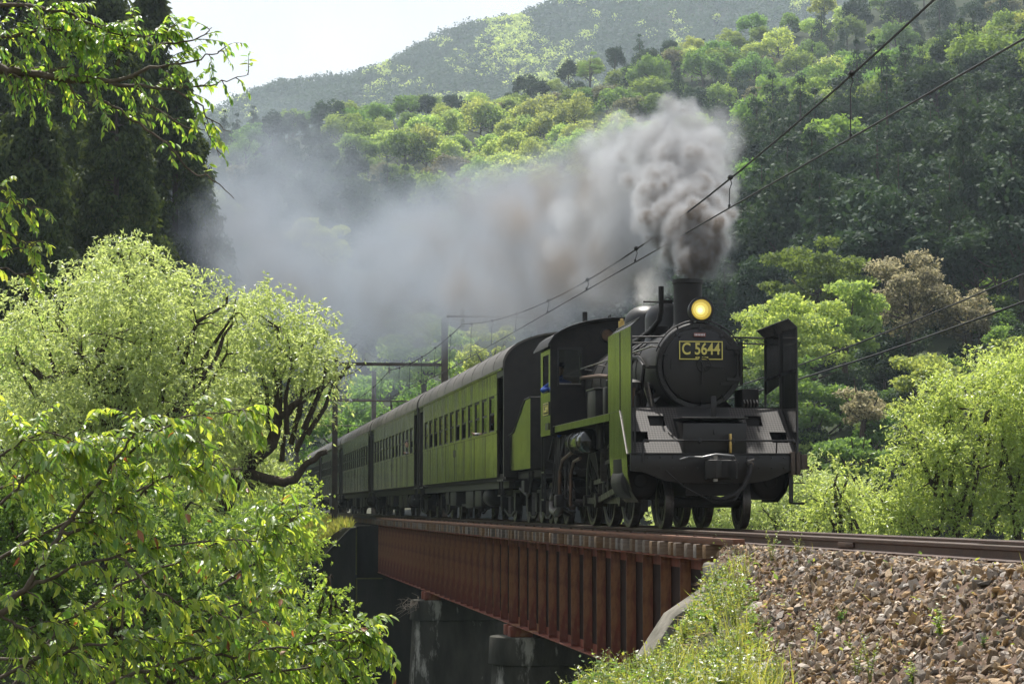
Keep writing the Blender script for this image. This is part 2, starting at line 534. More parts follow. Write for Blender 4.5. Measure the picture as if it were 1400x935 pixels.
def _fbm(x, y, s, seed=0):
    r = np.random.default_rng(seed)
    out = np.zeros(np.broadcast(x, y).shape)
    for k in range(5):
        f = s * 1.9 ** k
        a, b, p, q = r.uniform(-1, 1, 2), r.uniform(-1, 1, 2), r.uniform(0, 6.28), r.uniform(0, 6.28)
        out = out + (np.sin(f * (x * a[0] + y * a[1]) * 2 + p) + np.sin(f * (x * b[0] + y * b[1]) * 2 + q)) / 1.7 ** k
    return out / 3.0


def grid_faces(nu, nv):
    i = np.arange(nu - 1)[:, None] * nv + np.arange(nv - 1)[None, :]
    return np.stack([i, i + nv, i + nv + 1, i + 1], -1).reshape(-1, 4)


xs = np.concatenate([[-800, -500, -250, -120, -80, -60, -45, -35, -28, -22, -18, -15, -12.5, -10.5, -9], np.arange(-8, 3.01, 0.25),
                     [3.6, 4.2, 4.7, 4.98, 5.02, 6, 7.5, 9, 12, 16, 22, 30, 45, 60, 80, 120, 200, 400, 800, 1450]])
ys = np.concatenate([[-110, -90, -70, -55, -46, -40], np.arange(-36, -2.9, 0.3), np.arange(-2, 54, 2.0), [54, 55, 55.8, 56.15, 56.25, 57, 58],
                     np.arange(60, 130, 5.0), [140, 170, 210, 280, 400, 600, 900, 1400, 2100]])
X, Y = np.meshgrid(xs, ys, indexing='ij')
Z = ground_z(X, Y) + 0.10 * smooth(2.0, 4.2, np.abs(X)) * _fbm(X, Y, 0.9, 3)
me = np_mesh("ground", np.stack([X, Y, Z], -1).reshape(-1, 3), grid_faces(len(xs), len(ys)), [M['soil']], smooth=True)
tag(link_mesh("ground", me), kind='structure')

# river
mb = MB(); mb.add([(-60, -3, -8.9), (80, -3, -8.9), (80, 50, -8.9), (-60, 50, -8.9)], [(0, 1, 2, 3)])
tag(mb.build("river", M['water']), kind='structure')


LIM_Y, LIM_X = [-60, -24, -18, -14.7, -9.1, -6.5, -4.6], [-3.6, -3.6, -3.4, -2.75, -1.75, -1.30, -0.80]     # left edge of the ballast


def ballast_in(x, y):
    """1 where the ballast bank lies."""
    lim = np.interp(y, LIM_Y, LIM_X)
    return (x > lim + 0.12 * _fbm(x, y, 2.2, 8))


gx = np.arange(-3.9, 1.75, 0.15); gy = np.arange(-46, -4.2, 0.2)
X, Y = np.meshgrid(gx, gy, indexing='ij')
lim = np.interp(Y, LIM_Y, LIM_X)
Zb = ground_z(X, Y) + 0.10 * smooth(2.0, 4.2, np.abs(X)) * _fbm(X, Y, 0.9, 3) + 0.06 + 0.03 * _fbm(X, Y, 3.0, 5) - 0.3 * smooth(0.0, 0.35, lim - X)
Zb = np.where((np.abs(X) < 1.2) & (X > np.interp(Y, [-6.4, -4.9], [-1.2, -0.78])), -0.175 + 0.012 * _fbm(X, Y, 6.0, 2), np.where((X < 0) & (X > np.maximum(lim, -1.75)) & (Y < -5.4), np.maximum(Zb, np.interp(X, [-1.75, -1.2], [-0.42, -0.175])), Zb))
me = np_mesh("ballast_bed", np.stack([X, Y, Zb], -1).reshape(-1, 3), grid_faces(len(gx), len(gy)), [M['gravel_bed']], smooth=True)
tag(link_mesh("ballast_bed", me), kind='structure')


def hill(name, foot, ridge, behind, nu, nv, bump, power=1.0, seed=1):
    """A ruled slope from a foot line up to a ridge line and on over the back. Lines: lists of (px, py, distance)."""
    fl = np.array([at(*p) for p in foot]); rl = np.array([at(*p) for p in ridge])
    def along(a, u):
        t = np.linspace(0, 1, len(a))
        return np.stack([np.interp(u, t, a[:, k]) for k in range(3)], -1)
    u = np.linspace(0, 1, nu)
    F_, R_ = along(fl, u), along(rl, u)
    v = np.linspace(0, 1.5, nv)
    P = np.zeros((nu, nv, 3))
    for j, t in enumerate(v):
        s = min(t, 1.0)
        p = F_ * (1 - s) + R_ * s
        p[:, 2] = F_[:, 2] + (R_[:, 2] - F_[:, 2]) * s ** power
        if t > 1:
            d = (R_ - F_); d[:, 2] = 0
            d /= np.linalg.norm(d, axis=1)[:, None]
            p = p + d * (t - 1) * 2 * behind
            p[:, 2] -= (t - 1) * 2 * behind * 0.35
        P[:, j] = p
    P[:, :, 2] += bump * _fbm(P[:, :, 0], P[:, :, 1], 0.03, seed) * np.minimum(v * 4, 1)[None, :]
    me = np_mesh(name, P.reshape(-1, 3), grid_faces(nu, nv), [M['forest_floor']], smooth=True)
    tag(link_mesh(name, me), kind='structure')
    def point(uu, vv):
        a = uu * (nu - 1); b = vv / 1.5 * (nv - 1)
        i, j = min(int(a), nu - 2), min(int(b), nv - 2)
        fa, fb = a - i, b - j
        return (P[i, j] * (1 - fa) + P[i + 1, j] * fa) * (1 - fb) + (P[i, j + 1] * (1 - fa) + P[i + 1, j + 1] * fa) * fb
    return point


far_pt = hill("far_hill", [(-200, 420, 992), (300, 420, 1024), (800, 400, 1056), (1300, 330, 1088), (1900, 300, 1120)],
              [(-500, 330, 1600), (-150, 240, 1600), (180, 180, 1600), (330, 142, 1600), (410, 122, 1600), (480, 103, 1600), (560, 76, 1600), (640, 46, 1600), (690, 22, 1600),
               (750, 4, 1600), (830, -18, 1600), (1000, -36, 1600), (1150, -45, 1600), (1300, -55, 1600), (1500, -60, 1600), (1900, -60, 1600)], 250, 70, 30, 7, 1.0, 4)
mid_pt = hill("middle_hill", [(-250, 690, 266), (300, 690, 266), (700, 680, 266), (1100, 600, 308), (1700, 560, 322)],
              [(-350, 282, 588), (100, 247, 588), (330, 200, 588), (430, 178, 588), (560, 172, 588), (660, 164, 588), (740, 144, 588), (830, 112, 588), (930, 80, 588), (1050, 54, 588), (1200, 7, 588),
               (1400, -43, 588), (1700, -98, 588)], 120, 60, 40, 1.2, 1.05, 7)
near_pt = hill("near_hill", [(780, 660, 150), (950, 690, 150), (1100, 690, 140), (1250, 690, 130), (1450, 690, 125), (1750, 690, 120)],
               [(640, 590, 344), (780, 360, 400), (900, 258, 432), (985, 208, 440), (1060, 176, 440), (1130, 150, 440), (1210, 126, 440), (1290, 106, 440), (1370, 80, 432), (1500, 10, 424), (1700, -100, 400)],
               70, 50, 40, 1.0, 1.0, 9)

# ================================================================== BRIDGE, ABUTMENTS, TRACK
Y0, SPAN, NSPAN = -4.2, 19.8, 3
YEND = Y0 + SPAN * NSPAN            # far abutment

# --- far abutment: front wall, bearing shelf, back wall, wing wall
ab = thing("bridge_abutment", "dark mossy concrete abutment with sloping wing wall at far end of the bridge", "abutment", (0, YEND, 0))
MB().box(-1.85, 1.9, -0.15, 1.3, -9.4, -2.36).build("front_wall", M['concrete_dark'], ab, bevel=0.03)
MB().box(-1.84, 1.9, 0.45, 1.3, -2.36, -0.36).build("back_wall", M['concrete_dark'], ab, bevel=0.03)
MB().prism([(-1.852, -0.42), (-1.852, -9.4), (-7.0, -9.4), (-7.0, -5.0), (-3.9, -2.3), (-2.1, -0.46)], 'y', 0.1, 0.6).build("wing_wall", M['concrete_dark'], ab, bevel=0.03)
MB().prism([(1.902, -0.42), (1.902, -9.4), (7.0, -9.4), (7.0, -5.0), (2.1, -0.46)], 'y', 0.1, 0.6).build("wing_wall", M['concrete_dark'], ab, bevel=0.03)
mo = MB()
mo.box(-1.88, -0.9, -0.18, 0.4, -2.358, -2.325)
mo.box(-1.90, -1.852, -0.16, -0.05, -6.5, -2.33)
mo.box(-1.90, -1.853, -0.0, 0.09, -2.2, -0.5)
mo.build("moss", M['moss'], ab)

# --- near abutment and its broken wing wall
na = thing("bridge_abutment", "pale weathered concrete abutment half buried in the ballast bank", "abutment", (0, Y0, 0))
MB().box(-0.86, 1.9, -1.6, -0.05, -9.0, -0.82).build("front_wall", M['concrete_pale'], na, bevel=0.04)
MB().box(-0.84, 1.75, -1.6, -0.5, -0.82, -0.36).build("back_wall", M['concrete_pale'], na, bevel=0.03)
MB().prism([(-0.863, -9.0), (-0.863, -0.50), (-1.05, -0.52), (-1.75, -0.98), (-2.5, -2.1), (-4.2, -4.2), (-4.2, -9.0)], 'y', -1.5, -0.75).build("wing_wall", M['concrete_pale'], na, bevel=0.06)
MB().box(-1.36, -1.10, -2.9, -1.25, -0.62, -0.34).build("cap_block", M['concrete_pale'], na, bevel=0.05)

# --- piers
for i, lab in ((1, "tall concrete pier under the girders nearer the camera, its near end against the river bank"),
               (2, "broad concrete pier with a pale streaked flank under the far half of the bridge")):
    yp = Y0 + SPAN * i
    p = thing("bridge_pier", lab, "bridge pier", (0, yp, -9.3))
    def ring(h, hw, ht):
        pts = []
        for k in range(24):
            a = 2 * math.pi * k / 24
            c, s = math.cos(a), math.sin(a)
            x = (hw - ht) * (1 if c > 0 else -1) + ht * c if abs(c) > 1e-6 else 0
            pts.append((x, ht * s, h))
        return pts
    sh = MB()
    rs = [ring(0, 1.75, 1.05), ring(6.35, 1.45, 0.82)]
    sh.add(rs[0] + rs[1], [tuple(range(24))[::-1], tuple(range(24, 48))] + [(k, (k + 1) % 24, 24 + (k + 1) % 24, 24 + k) for k in range(24)])
    sh.build("shaft", M['concrete'], p, smooth=40)
    cp = MB(); rs = [ring(6.355, 1.53, 0.9), ring(6.93, 1.50, 0.88)]
    cp.add(rs[0] + rs[1], [tuple(range(24))[::-1], tuple(range(24, 48))] + [(k, (k + 1) % 24, 24 + (k + 1) % 24, 24 + k) for k in range(24)])
    cp.build("pier_cap", M['concrete'], p, smooth=40, bevel=0.02)
    for sx in (-0.9, 0.9):
        for sy in (-0.38, 0.38):
            MB().box(sx - 0.24, sx + 0.24, sy - 0.2, sy + 0.2, 6.933, 7.16).build("bearing", M['rust'], p, bevel=0.02)
    if i == 2:
        tw = MB(); rr = random.Random(4)
        for k in range(16):
            a = Vector((-1.35, -0.6, 6.9)); pts = [a]
            for q in range(4):
                a = a + Vector((rr.uniform(-0.3, 0.05), rr.uniform(-0.2, 0.05), rr.uniform(-0.2, 0.18))); pts.append(a)
            tw.tube(pts, [0.012, 0.009, 0.007, 0.005, 0.003], 4)
        tag(tw.build("drift_twigs", M['deadwood'], p, smooth=0), kind='stuff')

# --- plate girder spans
GZ0, GZ1 = -2.12, -0.335
stiff = None
STIFF_N = 15
rv = MB()
for k in range(22):                                   # rivets on one stiffener leg
    rv.sphere((-0.115, 0.0, GZ0 + 0.10 + k * 0.078), 0.014, 6, 4)
span_labels = ["rust red plate girder span nearest the camera, meeting the ballast bank",
               "rust red plate girder span in the middle, between the two concrete piers",
               "rust red plate girder span farthest off, running into the dark abutment"]
st_me = rv_me = None
for i in range(NSPAN):
    ya, yb = Y0 + SPAN * i + 0.06, Y0 + SPAN * (i + 1) - 0.06
    g = thing("girder_span", span_labels[i], "bridge span", (0, ya, 0))
    ln = yb - ya
    for sx in (-1, 1):
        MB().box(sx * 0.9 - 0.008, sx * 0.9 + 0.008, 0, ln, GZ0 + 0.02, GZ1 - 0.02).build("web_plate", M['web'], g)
        MB().box(sx * 0.9 - 0.19, sx * 0.9 + 0.19, 0, ln, GZ1 - 0.02, GZ1).build("top_flange", M['rust'], g)
        MB().box(sx * 0.9 - 0.19, sx * 0.9 + 0.19, 0, ln, GZ0, GZ0 + 0.02).build("bottom_flange", M['rust'], g)
        an = MB()
        for s2 in (-1, 1):
            an.box(sx * 0.9 + s2 * 0.009, sx * 0.9 + s2 * 0.022, 0, ln, GZ1 - 0.16, GZ1 - 0.022)
            an.box(sx * 0.9 + s2 * 0.009, sx * 0.9 + s2 * 0.022, 0, ln, GZ0 + 0.022, GZ0 + 0.16)
        an.build("flange_angle", M['rust'], g)
    if st_me is None:
        s = MB()
        s.box(-0.172, -0.024, -0.008, 0.008, GZ0 + 0.025, GZ1 - 0.025)
        s.box(-0.038, -0.024, 0.009, 0.10, GZ0 + 0.025, GZ1 - 0.025)
        for k in range(18):
            s.sphere((-0.04, 0.055, GZ0 + 0.16 + k * 0.085), 0.014, 6, 4)
        for k in range(3):
            s.sphere((-0.07 - k * 0.035, -0.008, GZ1 - 0.075), 0.014, 6, 4)
            s.sphere((-0.07 - k * 0.035, -0.008, GZ0 + 0.075), 0.014, 6, 4)
        st_me = s.mesh("stiffener", M['rust'])
        s = MB(); s.box(0.024, 0.172, -0.008, 0.008, GZ0 + 0.025, GZ1 - 0.025); s.box(0.024, 0.038, 0.009, 0.10, GZ0 + 0.025, GZ1 - 0.025)
        st_in = s.mesh("stiffener", M['rust'])
    for k in range(STIFF_N):
        yy = 0.1 + (ln - 0.25) * k / (STIFF_N - 1)
        link_mesh("stiffener", st_me, g, (-0.9, yy, 0))
        o = link_mesh("stiffener", st_me, g, (0.9, yy, 0)); o.rotation_euler = (0, 0, math.pi)
        link_mesh("stiffener", st_in, g, (-0.9, yy, 0))
    fr = MB()
    for k in range(6):
        y1, y2 = ln * k / 6 + 0.3, ln * (k + 1) / 6 + 0.1
        fr.bar((-0.87, y1, GZ1 - 0.2), (0.87, min(y2, ln - 0.2), GZ1 - 0.2), 0.07, 0.05)
        fr.bar((-0.87, y1, GZ1 - 0.25), (0.87, y1, GZ0 + 0.25), 0.07, 0.05)
        fr.bar((0.87, y1, GZ1 - 0.25), (-0.87, y1, GZ0 + 0.25), 0.06, 0.05)
    fr.build("cross_bracing", M['rust'], g)

# --- track: sleepers, rails, guard timbers
tr = thing("railway_track", "narrow gauge rails on timber sleepers running over the bridge into the foreground", "railway track", (0, 0, 0))
t_me = MB().box(-1.17, 1.17, -0.1, 0.1, -0.32, -0.142).mesh("sleeper", M['tie'], bevel=0.008)
k = 0
y = Y0 - 0.5
while y < YEND + 0.4:
    o = link_mesh("sleeper", t_me, tr, (random.uniform(-0.025, 0.025), y + random.uniform(-0.02, 0.02), random.uniform(-0.004, 0.0)))
    o.rotation_euler = (0, 0, random.uniform(-0.01, 0.01))
    y += 0.6
t2_me = MB().box(-1.05, 1.05, -0.1, 0.1, -0.33, -0.146).mesh("sleeper", M['tie'], bevel=0.008)
for y in np.arange(-40, Y0 - 1.0, 0.62): link_mesh("sleeper", t2_me, tr, (0, y, 0))
for y in np.arange(YEND + 1.0, YEND + 60, 0.62): link_mesh("sleeper", t2_me, tr, (0, y, 0))


def rail_mb(x, y0, y1):
    prof = [(-0.064, -0.140), (0.064, -0.140), (0.064, -0.130), (0.012, -0.112), (0.009, -0.050), (0.032, -0.036), (0.0325, -0.006), (0.026, -0.001),
            (-0.026, -0.001), (-0.0325, -0.006), (-0.032, -0.036), (-0.009, -0.050), (-0.012, -0.112), (-0.064, -0.130)]
    return MB().prism([(x + p, q) for p, q in prof], 'y', y0, y1)


for sx in (-1, 1):
    r_ = rail_mb(sx * 0.566, -50, 320).build("rail", M['rail'], tr, smooth=0)
    MB().box(sx * 0.566 - 0.024, sx * 0.566 + 0.024, -50, 320, -0.0015, 0.0015).build("running_surface", M['railtop'], r_)
    # check rail inside each running rail over the bridge
    rail_mb(sx * 0.40, Y0 - 9.0, YEND + 3).build("check_rail", M['rail'], tr, smooth=0)
    MB().box(sx * 1.04 - 0.075, sx * 1.04 + 0.075, Y0 - 1.9, YEND + 0.3, -0.138, -0.055).build("guard_timber", M['timber'], tr, bevel=0.008)
bo = MB()
for y in np.arange(Y0 - 0.5, YEND, 1.2): bo.cyl((-1.04, y, -0.056), (-1.04, y, -0.03), 0.022, n=6)
tag(bo.build("timber_bolt", M['rail'], tr), kind='stuff')
pl = MB()
for y in np.arange(-40, 60, 0.6):
    for sx in (-1, 1): pl.box(sx * 0.566 - 0.13, sx * 0.566 + 0.13, y - 0.07, y + 0.07, -0.1415, -0.128)
tag(pl.build("rail_fastening", M['rail'], tr), kind='stuff')
for (y,) in ((-9.3,),):
    for s2 in (-1, 1): MB().box(-0.566 + s2 * 0.024 - 0.012, -0.566 + s2 * 0.024 + 0.012, y - 0.3, y + 0.3, -0.10, -0.045).build("fish_plate", M['rail'], tr, bevel=0.004)

# ================================================================== OVERHEAD LINE
def pole_geo(mb, x, y, z0, z1, w=0.22):
    mb.box(x - w / 2, x + w / 2, y - w / 2, y + w / 2, z0, z1)


def insulator(mb, p, n=4, r=0.06):
    p = Vector(p)
    for k in range(n):
        mb.lathe(p - Vector((0, 0, 0.06 * k)), (0, 0, -1), [(0, 0.02), (0.01, r), (0.035, r * 0.9), (0.055, 0.022)], 8)


for y, zl, zr, zbeam, lab in ((64.0, 6.55, 8.2, 6.25, "dark portal frame over the track just past the far end of the bridge"),
                              (107.0, 7.0, 8.4, 6.7, "second portal frame over the track, behind the nearer one and hazy")):
    g = thing("catenary_portal", lab, "catenary portal", (0, y, -0.5))
    a = MB(); pole_geo(a, -2.25, 0, -0.6, zl + 0.5); a.build("pole", M['pole'], g, bevel=0.01)
    a = MB(); pole_geo(a, 2.3, 0, -0.6, zr + 0.5, 0.26); a.build("pole", M['pole'], g, bevel=0.01)
    MB().box(-2.13, 2.16, -0.06, 0.06, zbeam + 0.42, zbeam + 0.55).build("cross_beam", M['pole'], g)
    ins = MB(); insulator(ins, (0, 0, zbeam + 0.36), 4); ins.cyl((0, 0, zbeam + 0.42), (0, 0, zbeam + 0.05), 0.018, n=6)
    ins.build("insulator", M['insulator'], g)
    b = MB(); b.cyl((-2.6, -0.15, zbeam - 1.05), (2.3, -0.15, zbeam - 1.05), 0.03, n=6); b.build("steady_arm", M['pole'], g)
    ins = MB(); ins.lathe((-1.7, -0.15, zbeam - 1.05), (1, 0, 0), [(0, 0.03), (0.02, 0.085), (0.06, 0.07), (0.1, 0.09), (0.16, 0.03)], 8)
    ins.build("insulator", M['insulator'], g)
g = thing("catenary_mast", "single mast on the bridge with an arm over the track, half lost in smoke", "catenary mast", (0, Y0 + 2 * SPAN, -2.4))
a = MB(); pole_geo(a, 2.35, 0, 0, 8.7, 0.24); a.build("pole", M['pole'], g, bevel=0.01)
MB().cyl((2.35, 0, 8.35), (-0.45, 0, 8.35), 0.035, n=6).build("cantilever_arm", M['pole'], g)
ins = MB(); insulator(ins, (0.02, 0, 8.55), 3, 0.08); insulator(ins, (0.02, 0, 8.28), 4, 0.075); ins.cyl((0.02, 0, 8.65), (0.02, 0, 7.98), 0.02, n=6)
ins.build("insulator", M['insulator'], g)

# messenger and contact wires: supports at each mast, droppers between
sup = [(-48.0, 6.6), (-24.0, 6.75), (35.4, 5.72), (64.0, 6.0), (107.0, 6.5), (150.0, 6.6)]
sag = [0.3, 1.38, 0.25, 0.45, 0.45]
con_z = lambda y: 4.60 if y < 40 else 4.60 + (y - 40) * 0.010
mess, drops = [], []
for (ya, za), (yb, zb), sg in zip(sup[:-1], sup[1:], sag):
    n = 24
    for k in range(n):
        t = k / n
        mess.append((0.02 + 0.02 * math.sin(t * 3), ya + (yb - ya) * t, za + (zb - za) * t - sg * 4 * t * (1 - t)))
mess.append((0.02, 150, 6.6))
my = np.array([p[1] for p in mess]); mz = np.array([p[2] for p in mess])
ow = thing("overhead_line", "black messenger and contact wires joined by droppers, slanting above the locomotive", "overhead wire", (0, 0, 4.6))
ow.location = (0, 0, 0)
MB().tube(mess, 0.015, 6).build("messenger_wire", M['wire'], ow)
MB().tube([(0, y, con_z(y)) for y in np.arange(-48, 150, 3.0)], 0.0115, 6).build("contact_wire", M['wire'], ow)
for y in [-14, -7.5, -1.0, 6.6, 12.0, 17.5, 23, 28, 33, 39, 44, 49, 54, 59, 69, 74, 80, 86, 93, 100]:
    zt = float(np.interp(y, my, mz)); zc = con_z(y)
    d = MB()
    d.lathe((0.02, y - 0.05, zt), (0, 1, 0), [(0, 0.012), (0.02, 0.038), (0.08, 0.038), (0.1, 0.012)], 8)
    d.tube([(0.02, y + 0.02, zt), (0.045, y + 0.03, zt - 0.08), (0.012, y + 0.02, zt - 0.17), (0.0, y, zc)], 0.008, 5)
    d.box(-0.014, 0.014, y - 0.03, y + 0.03, zc, zc + 0.05)
    d.build("dropper", M['wire'], ow)

# two feeder cables crossing beyond the track on the right
for (p0, p1, lab, r) in (((1560, 302, 42), (1035, 502, 62), "upper of two cables crossing the valley on the right, beside the smoke deflector", 0.017),
                         ((1560, 350, 42), (1016, 523, 62), "lower and thicker of two cables crossing the valley on the right", 0.022)):
    a, b = at(*p0), at(*p1)
    b2 = b + (b - a) * 0.6
    pts = [a.lerp(b2, t) - Vector((0, 0, 0.35 * 4 * t * (1 - t))) for t in np.linspace(0, 1, 18)]
    o = MB().tube(pts, r, 6).build("feeder_cable", M['wire'])
    tag(o, lab, "cable", "feeder cables")
# ================================================================== LOCOMOTIVE  (front buffer beam at y = 0, rail head at z = 0)
loco = thing("steam_locomotive", "black tank-less steam locomotive with lit yellow headlamp and smoke deflectors hauling the train", "steam locomotive")
loco['label'] = "black steam locomotive with lit yellow headlamp and tall smoke deflectors heading the train"
BZ = 2.46
K = M['black']; KM = M['black_matt']; GL = M['gloss']


def LP(name, mb, mat, parent=loco, **kw):
    return mb.build(name, mat, parent, **kw)


# boiler and smokebox
LP("smokebox", MB().lathe((0, 1.16, BZ), (0, 1, 0), [(0, 0.60), (0.0, 0.655), (0.03, 0.668), (0.06, 0.655), (1.75, 0.655), (1.76, 0.668), (1.82, 0.668), (1.83, 0.60)], 56), KM)
boiler = LP("boiler", MB().lathe((0, 2.98, BZ), (0, 1, 0), [(0, 0.60), (0.01, 0.625), (3.6, 0.66), (5.05, 0.68)], 48), KM)
for y in (3.6, 4.5, 5.4, 6.3, 7.2):
    r = 0.627 + (y - 3) * 0.0112
    LP("boiler_band", MB().lathe((0, y, BZ), (0, 1, 0), [(0, r), (0.002, r + 0.009), (0.058, r + 0.009), (0.06, r)], 48, False, False), KM)
# smokebox front ring and door
LP("front_ring", MB().lathe((0, 1.17, BZ), (0, -1, 0), [(0, 0.663), (0.03, 0.663), (0.045, 0.648), (0.045, 0.585), (0.01, 0.58)], 64, False, False), K)
rv = MB()
for k in range(40):
    a = 2 * math.pi * k / 40
    rv.sphere((0.625 * math.cos(a), 1.125, BZ + 0.625 * math.sin(a)), 0.011, 6, 4)
LP("front_rivet", rv, K)
door = LP("smokebox_door", MB().lathe((0, 1.15, BZ), (0, -1, 0), [(0, 0.582), (0.04, 0.578), (0.055, 0.565), (0.075, 0.48), (0.10, 0.36), (0.118, 0.22), (0.125, 0.08), (0.126, 0.0)], 64, True, False), K)
# door hinge side and dogs
hg = MB()
hg.cyl((0.635, 1.09, BZ - 0.28), (0.635, 1.09, BZ + 0.36), 0.026, n=8)
for zz in (-0.2, 0.28): hg.bar((0.635, 1.085, BZ + zz), (0.40, 1.06, BZ + zz), 0.022, 0.05)
LP("door_hinge", hg, K)
dg = MB()
for k in range(10):
    a = 2 * math.pi * (k + 0.5) / 10
    dg.bar((0.60 * math.cos(a), 1.10, BZ + 0.60 * math.sin(a)), (0.54 * math.cos(a), 1.075, BZ + 0.54 * math.sin(a)), 0.035, 0.03, up=(0, 1, 0))
LP("door_dog", dg, K)
# locking wheel
wh = MB()
cz, cyy = BZ + 0.01, 0.955
ringp = [(0.03 + 0.105 * math.cos(a), cyy, cz + 0.105 * math.sin(a)) for a in np.linspace(0, 2 * math.pi, 25)]
wh.tube(ringp, 0.011, 6, False)
for a in (0.5, 2.07, 3.64, 5.21): wh.bar((0.03, cyy, cz), (0.03 + 0.1 * math.cos(a), cyy, cz + 0.1 * math.sin(a)), 0.015, 0.012, up=(0, 1, 0))
wh.cyl((0.03, 1.03, cz), (0.03, 0.93, cz), 0.03, n=10)
wh.bar((0.05, 0.945, cz + 0.005), (0.34, 0.95, cz - 0.05), 0.022, 0.022)
wh.bar((0.02, 0.945, cz - 0.02), (-0.005, 0.95, cz - 0.30), 0.024, 0.022, up=(0, 1, 0))
LP("door_wheel", wh, M['black'])
sh = MB()
sh.bar((0.30, 1.04, BZ - 0.27), (0.52, 1.07, BZ - 0.26), 0.02, 0.05); sh.bar((-0.46, 1.04, BZ + 0.10), (-0.46, 1.04, BZ - 0.06), 0.018, 0.02, up=(0, 1, 0))
LP("door_bracket", sh, K)
# number plate
pl0 = LP("number_plate", MB().box(-0.345, 0.335, 1.005, 1.025, BZ + 0.085, BZ + 0.375), M['plate_black'], bevel=0.004)
bd = MB()
for (x0, x1, z0, z1) in ((-0.34, 0.33, 0.355, 0.370), (-0.34, 0.33, 0.09, 0.105), (-0.34, -0.325, 0.1051, 0.3549), (0.315, 0.33, 0.1051, 0.3549)):
    bd.box(x0, x1, 0.998, 1.0045, BZ + z0, BZ + z1)
bd.build("plate_border", M['gold'], pl0)


def text(name, body, size, loc, rot, mat, parent, align='CENTER', bold=0.0, space=1.0, extrude=0.003, sx=1.0):
    c = bpy.data.curves.new(name, 'FONT')
    c.body = body; c.size = size; c.align_x = align; c.align_y = 'CENTER'; c.extrude = extrude; c.offset = bold; c.space_character = space
    c.materials.append(mat)
    tmp = bpy.data.objects.new(name, c); COL.objects.link(tmp)
    me = bpy.data.meshes.new_from_object(tmp.evaluated_get(bpy.context.evaluated_depsgraph_get()))
    bpy.data.objects.remove(tmp)
    me.name = name
    o = bpy.data.objects.new(name, me); COL.objects.link(o)
    o.location = loc; o.rotation_euler = rot; o.scale = (sx, 1, 1); o.parent = parent
    return o


text("lettering", "C 5644", 0.248, (-0.005, 1.0, BZ + 0.245), (R(90), 0, 0), M['gold'], pl0, bold=0.004, space=1.0, sx=0.80)
sm = MB()
for k, w in enumerate((0.028, 0.03, 0.0, 0.022, 0.03, 0.026)):
    if w: sm.box(-0.09 + k * 0.034, -0.09 + k * 0.034 + w, 1.0, 1.0046, BZ + 0.112, BZ + 0.134)
sm.build("small_characters", M['gold'], pl0)
bp = LP("builder_plate", MB().box(-0.105, 0.075, 1.03, 1.05, BZ + 0.44, BZ + 0.495), M['plate_red'], bevel=0.004)
bb = MB()
for k in range(7): bb.box(-0.095 + k * 0.0235, -0.095 + k * 0.0235 + 0.013, 1.026, 1.0295, BZ + 0.452, BZ + 0.484)
bb.build("small_characters", M['white_cloth'], bp)
# steps/brackets on the smokebox, hand rail over its top
hr = MB()
hr.tube([(0.70 * math.cos(a), 1.14, BZ + 0.70 * math.sin(a)) for a in np.linspace(R(18), R(162), 26)], 0.011, 6)
for a in (25, 60, 120, 155): hr.cyl((0.64 * math.cos(R(a)), 1.15, BZ + 0.64 * math.sin(R(a))), (0.70 * math.cos(R(a)), 1.14, BZ + 0.70 * math.sin(R(a))), 0.014, n=6)
LP("smokebox_handrail", hr, K)
for sx in (-1, 1):
    hb = MB(); hb.tube([(sx * 0.72, 1.2, BZ + 0.30), (sx * 0.74, 4.5, BZ + 0.32), (sx * 0.76, 7.9, BZ + 0.34)], 0.014, 6)
    for y in (1.3, 2.9, 4.5, 6.2, 7.6): hb.cyl((sx * 0.6, y, BZ + 0.29), (sx * 0.735, y, BZ + 0.315), 0.012, n=6)
    LP("boiler_handrail", hb, M['steel'] if sx < 0 else K)
    sb = MB(); sb.bar((sx * 0.62, 1.3, BZ - 0.02), (sx * 0.82, 1.3, BZ - 0.02), 0.03, 0.02); sb.box(sx * 0.70 - 0.06, sx * 0.70 + 0.06, 1.26, 1.34, BZ - 0.006, BZ + 0.008)
    LP("smokebox_step", sb, K)
# headlamp
hl = LP("headlamp", MB().lathe((0.02, 1.42, 3.315), (0, -1, 0), [(0, 0.03), (0.02, 0.12), (0.10, 0.168), (0.30, 0.175), (0.30, 0.193), (0.36, 0.193), (0.365, 0.16), (0.33, 0.158)], 32, True, False), K)
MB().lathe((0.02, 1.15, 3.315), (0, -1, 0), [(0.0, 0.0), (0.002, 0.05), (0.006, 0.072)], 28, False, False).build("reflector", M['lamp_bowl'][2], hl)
MB().lathe((0.02, 1.15, 3.315), (0, -1, 0), [(0.0065, 0.072), (0.03, 0.118)], 28, False, False).build("reflector_glow_ring", M['lamp_bowl'][1], hl)
MB().lathe((0.02, 1.15, 3.315), (0, -1, 0), [(0.0305, 0.118), (0.078, 0.154)], 28, False, False).build("reflector_glow_ring", M['lamp_bowl'][0], hl)
MB().sphere((0.005, 1.09, 3.305), 0.042, 12, 8).build("bulb", M['lamp_glow'], hl)
MB().lathe((0.02, 1.062, 3.315), (0, -1, 0), [(0, 0.157), (0.008, 0.15), (0.018, 0.09), (0.022, 0.0)], 28, False, False).build("lens", glass_mat('lamp_glass', (0.92, 0.9, 0.85), 0.1), hl)
br = MB(); br.box(-0.05, 0.09, 1.14, 1.32, 3.09, 3.16)
br.tube([(0.02, 1.25, 3.1), (0.18, 1.22, 3.115)], 0.02, 6); br.sphere((0.02, 1.2, 3.17), 0.06, 10, 6)
br.build("lamp_bracket", K, hl)
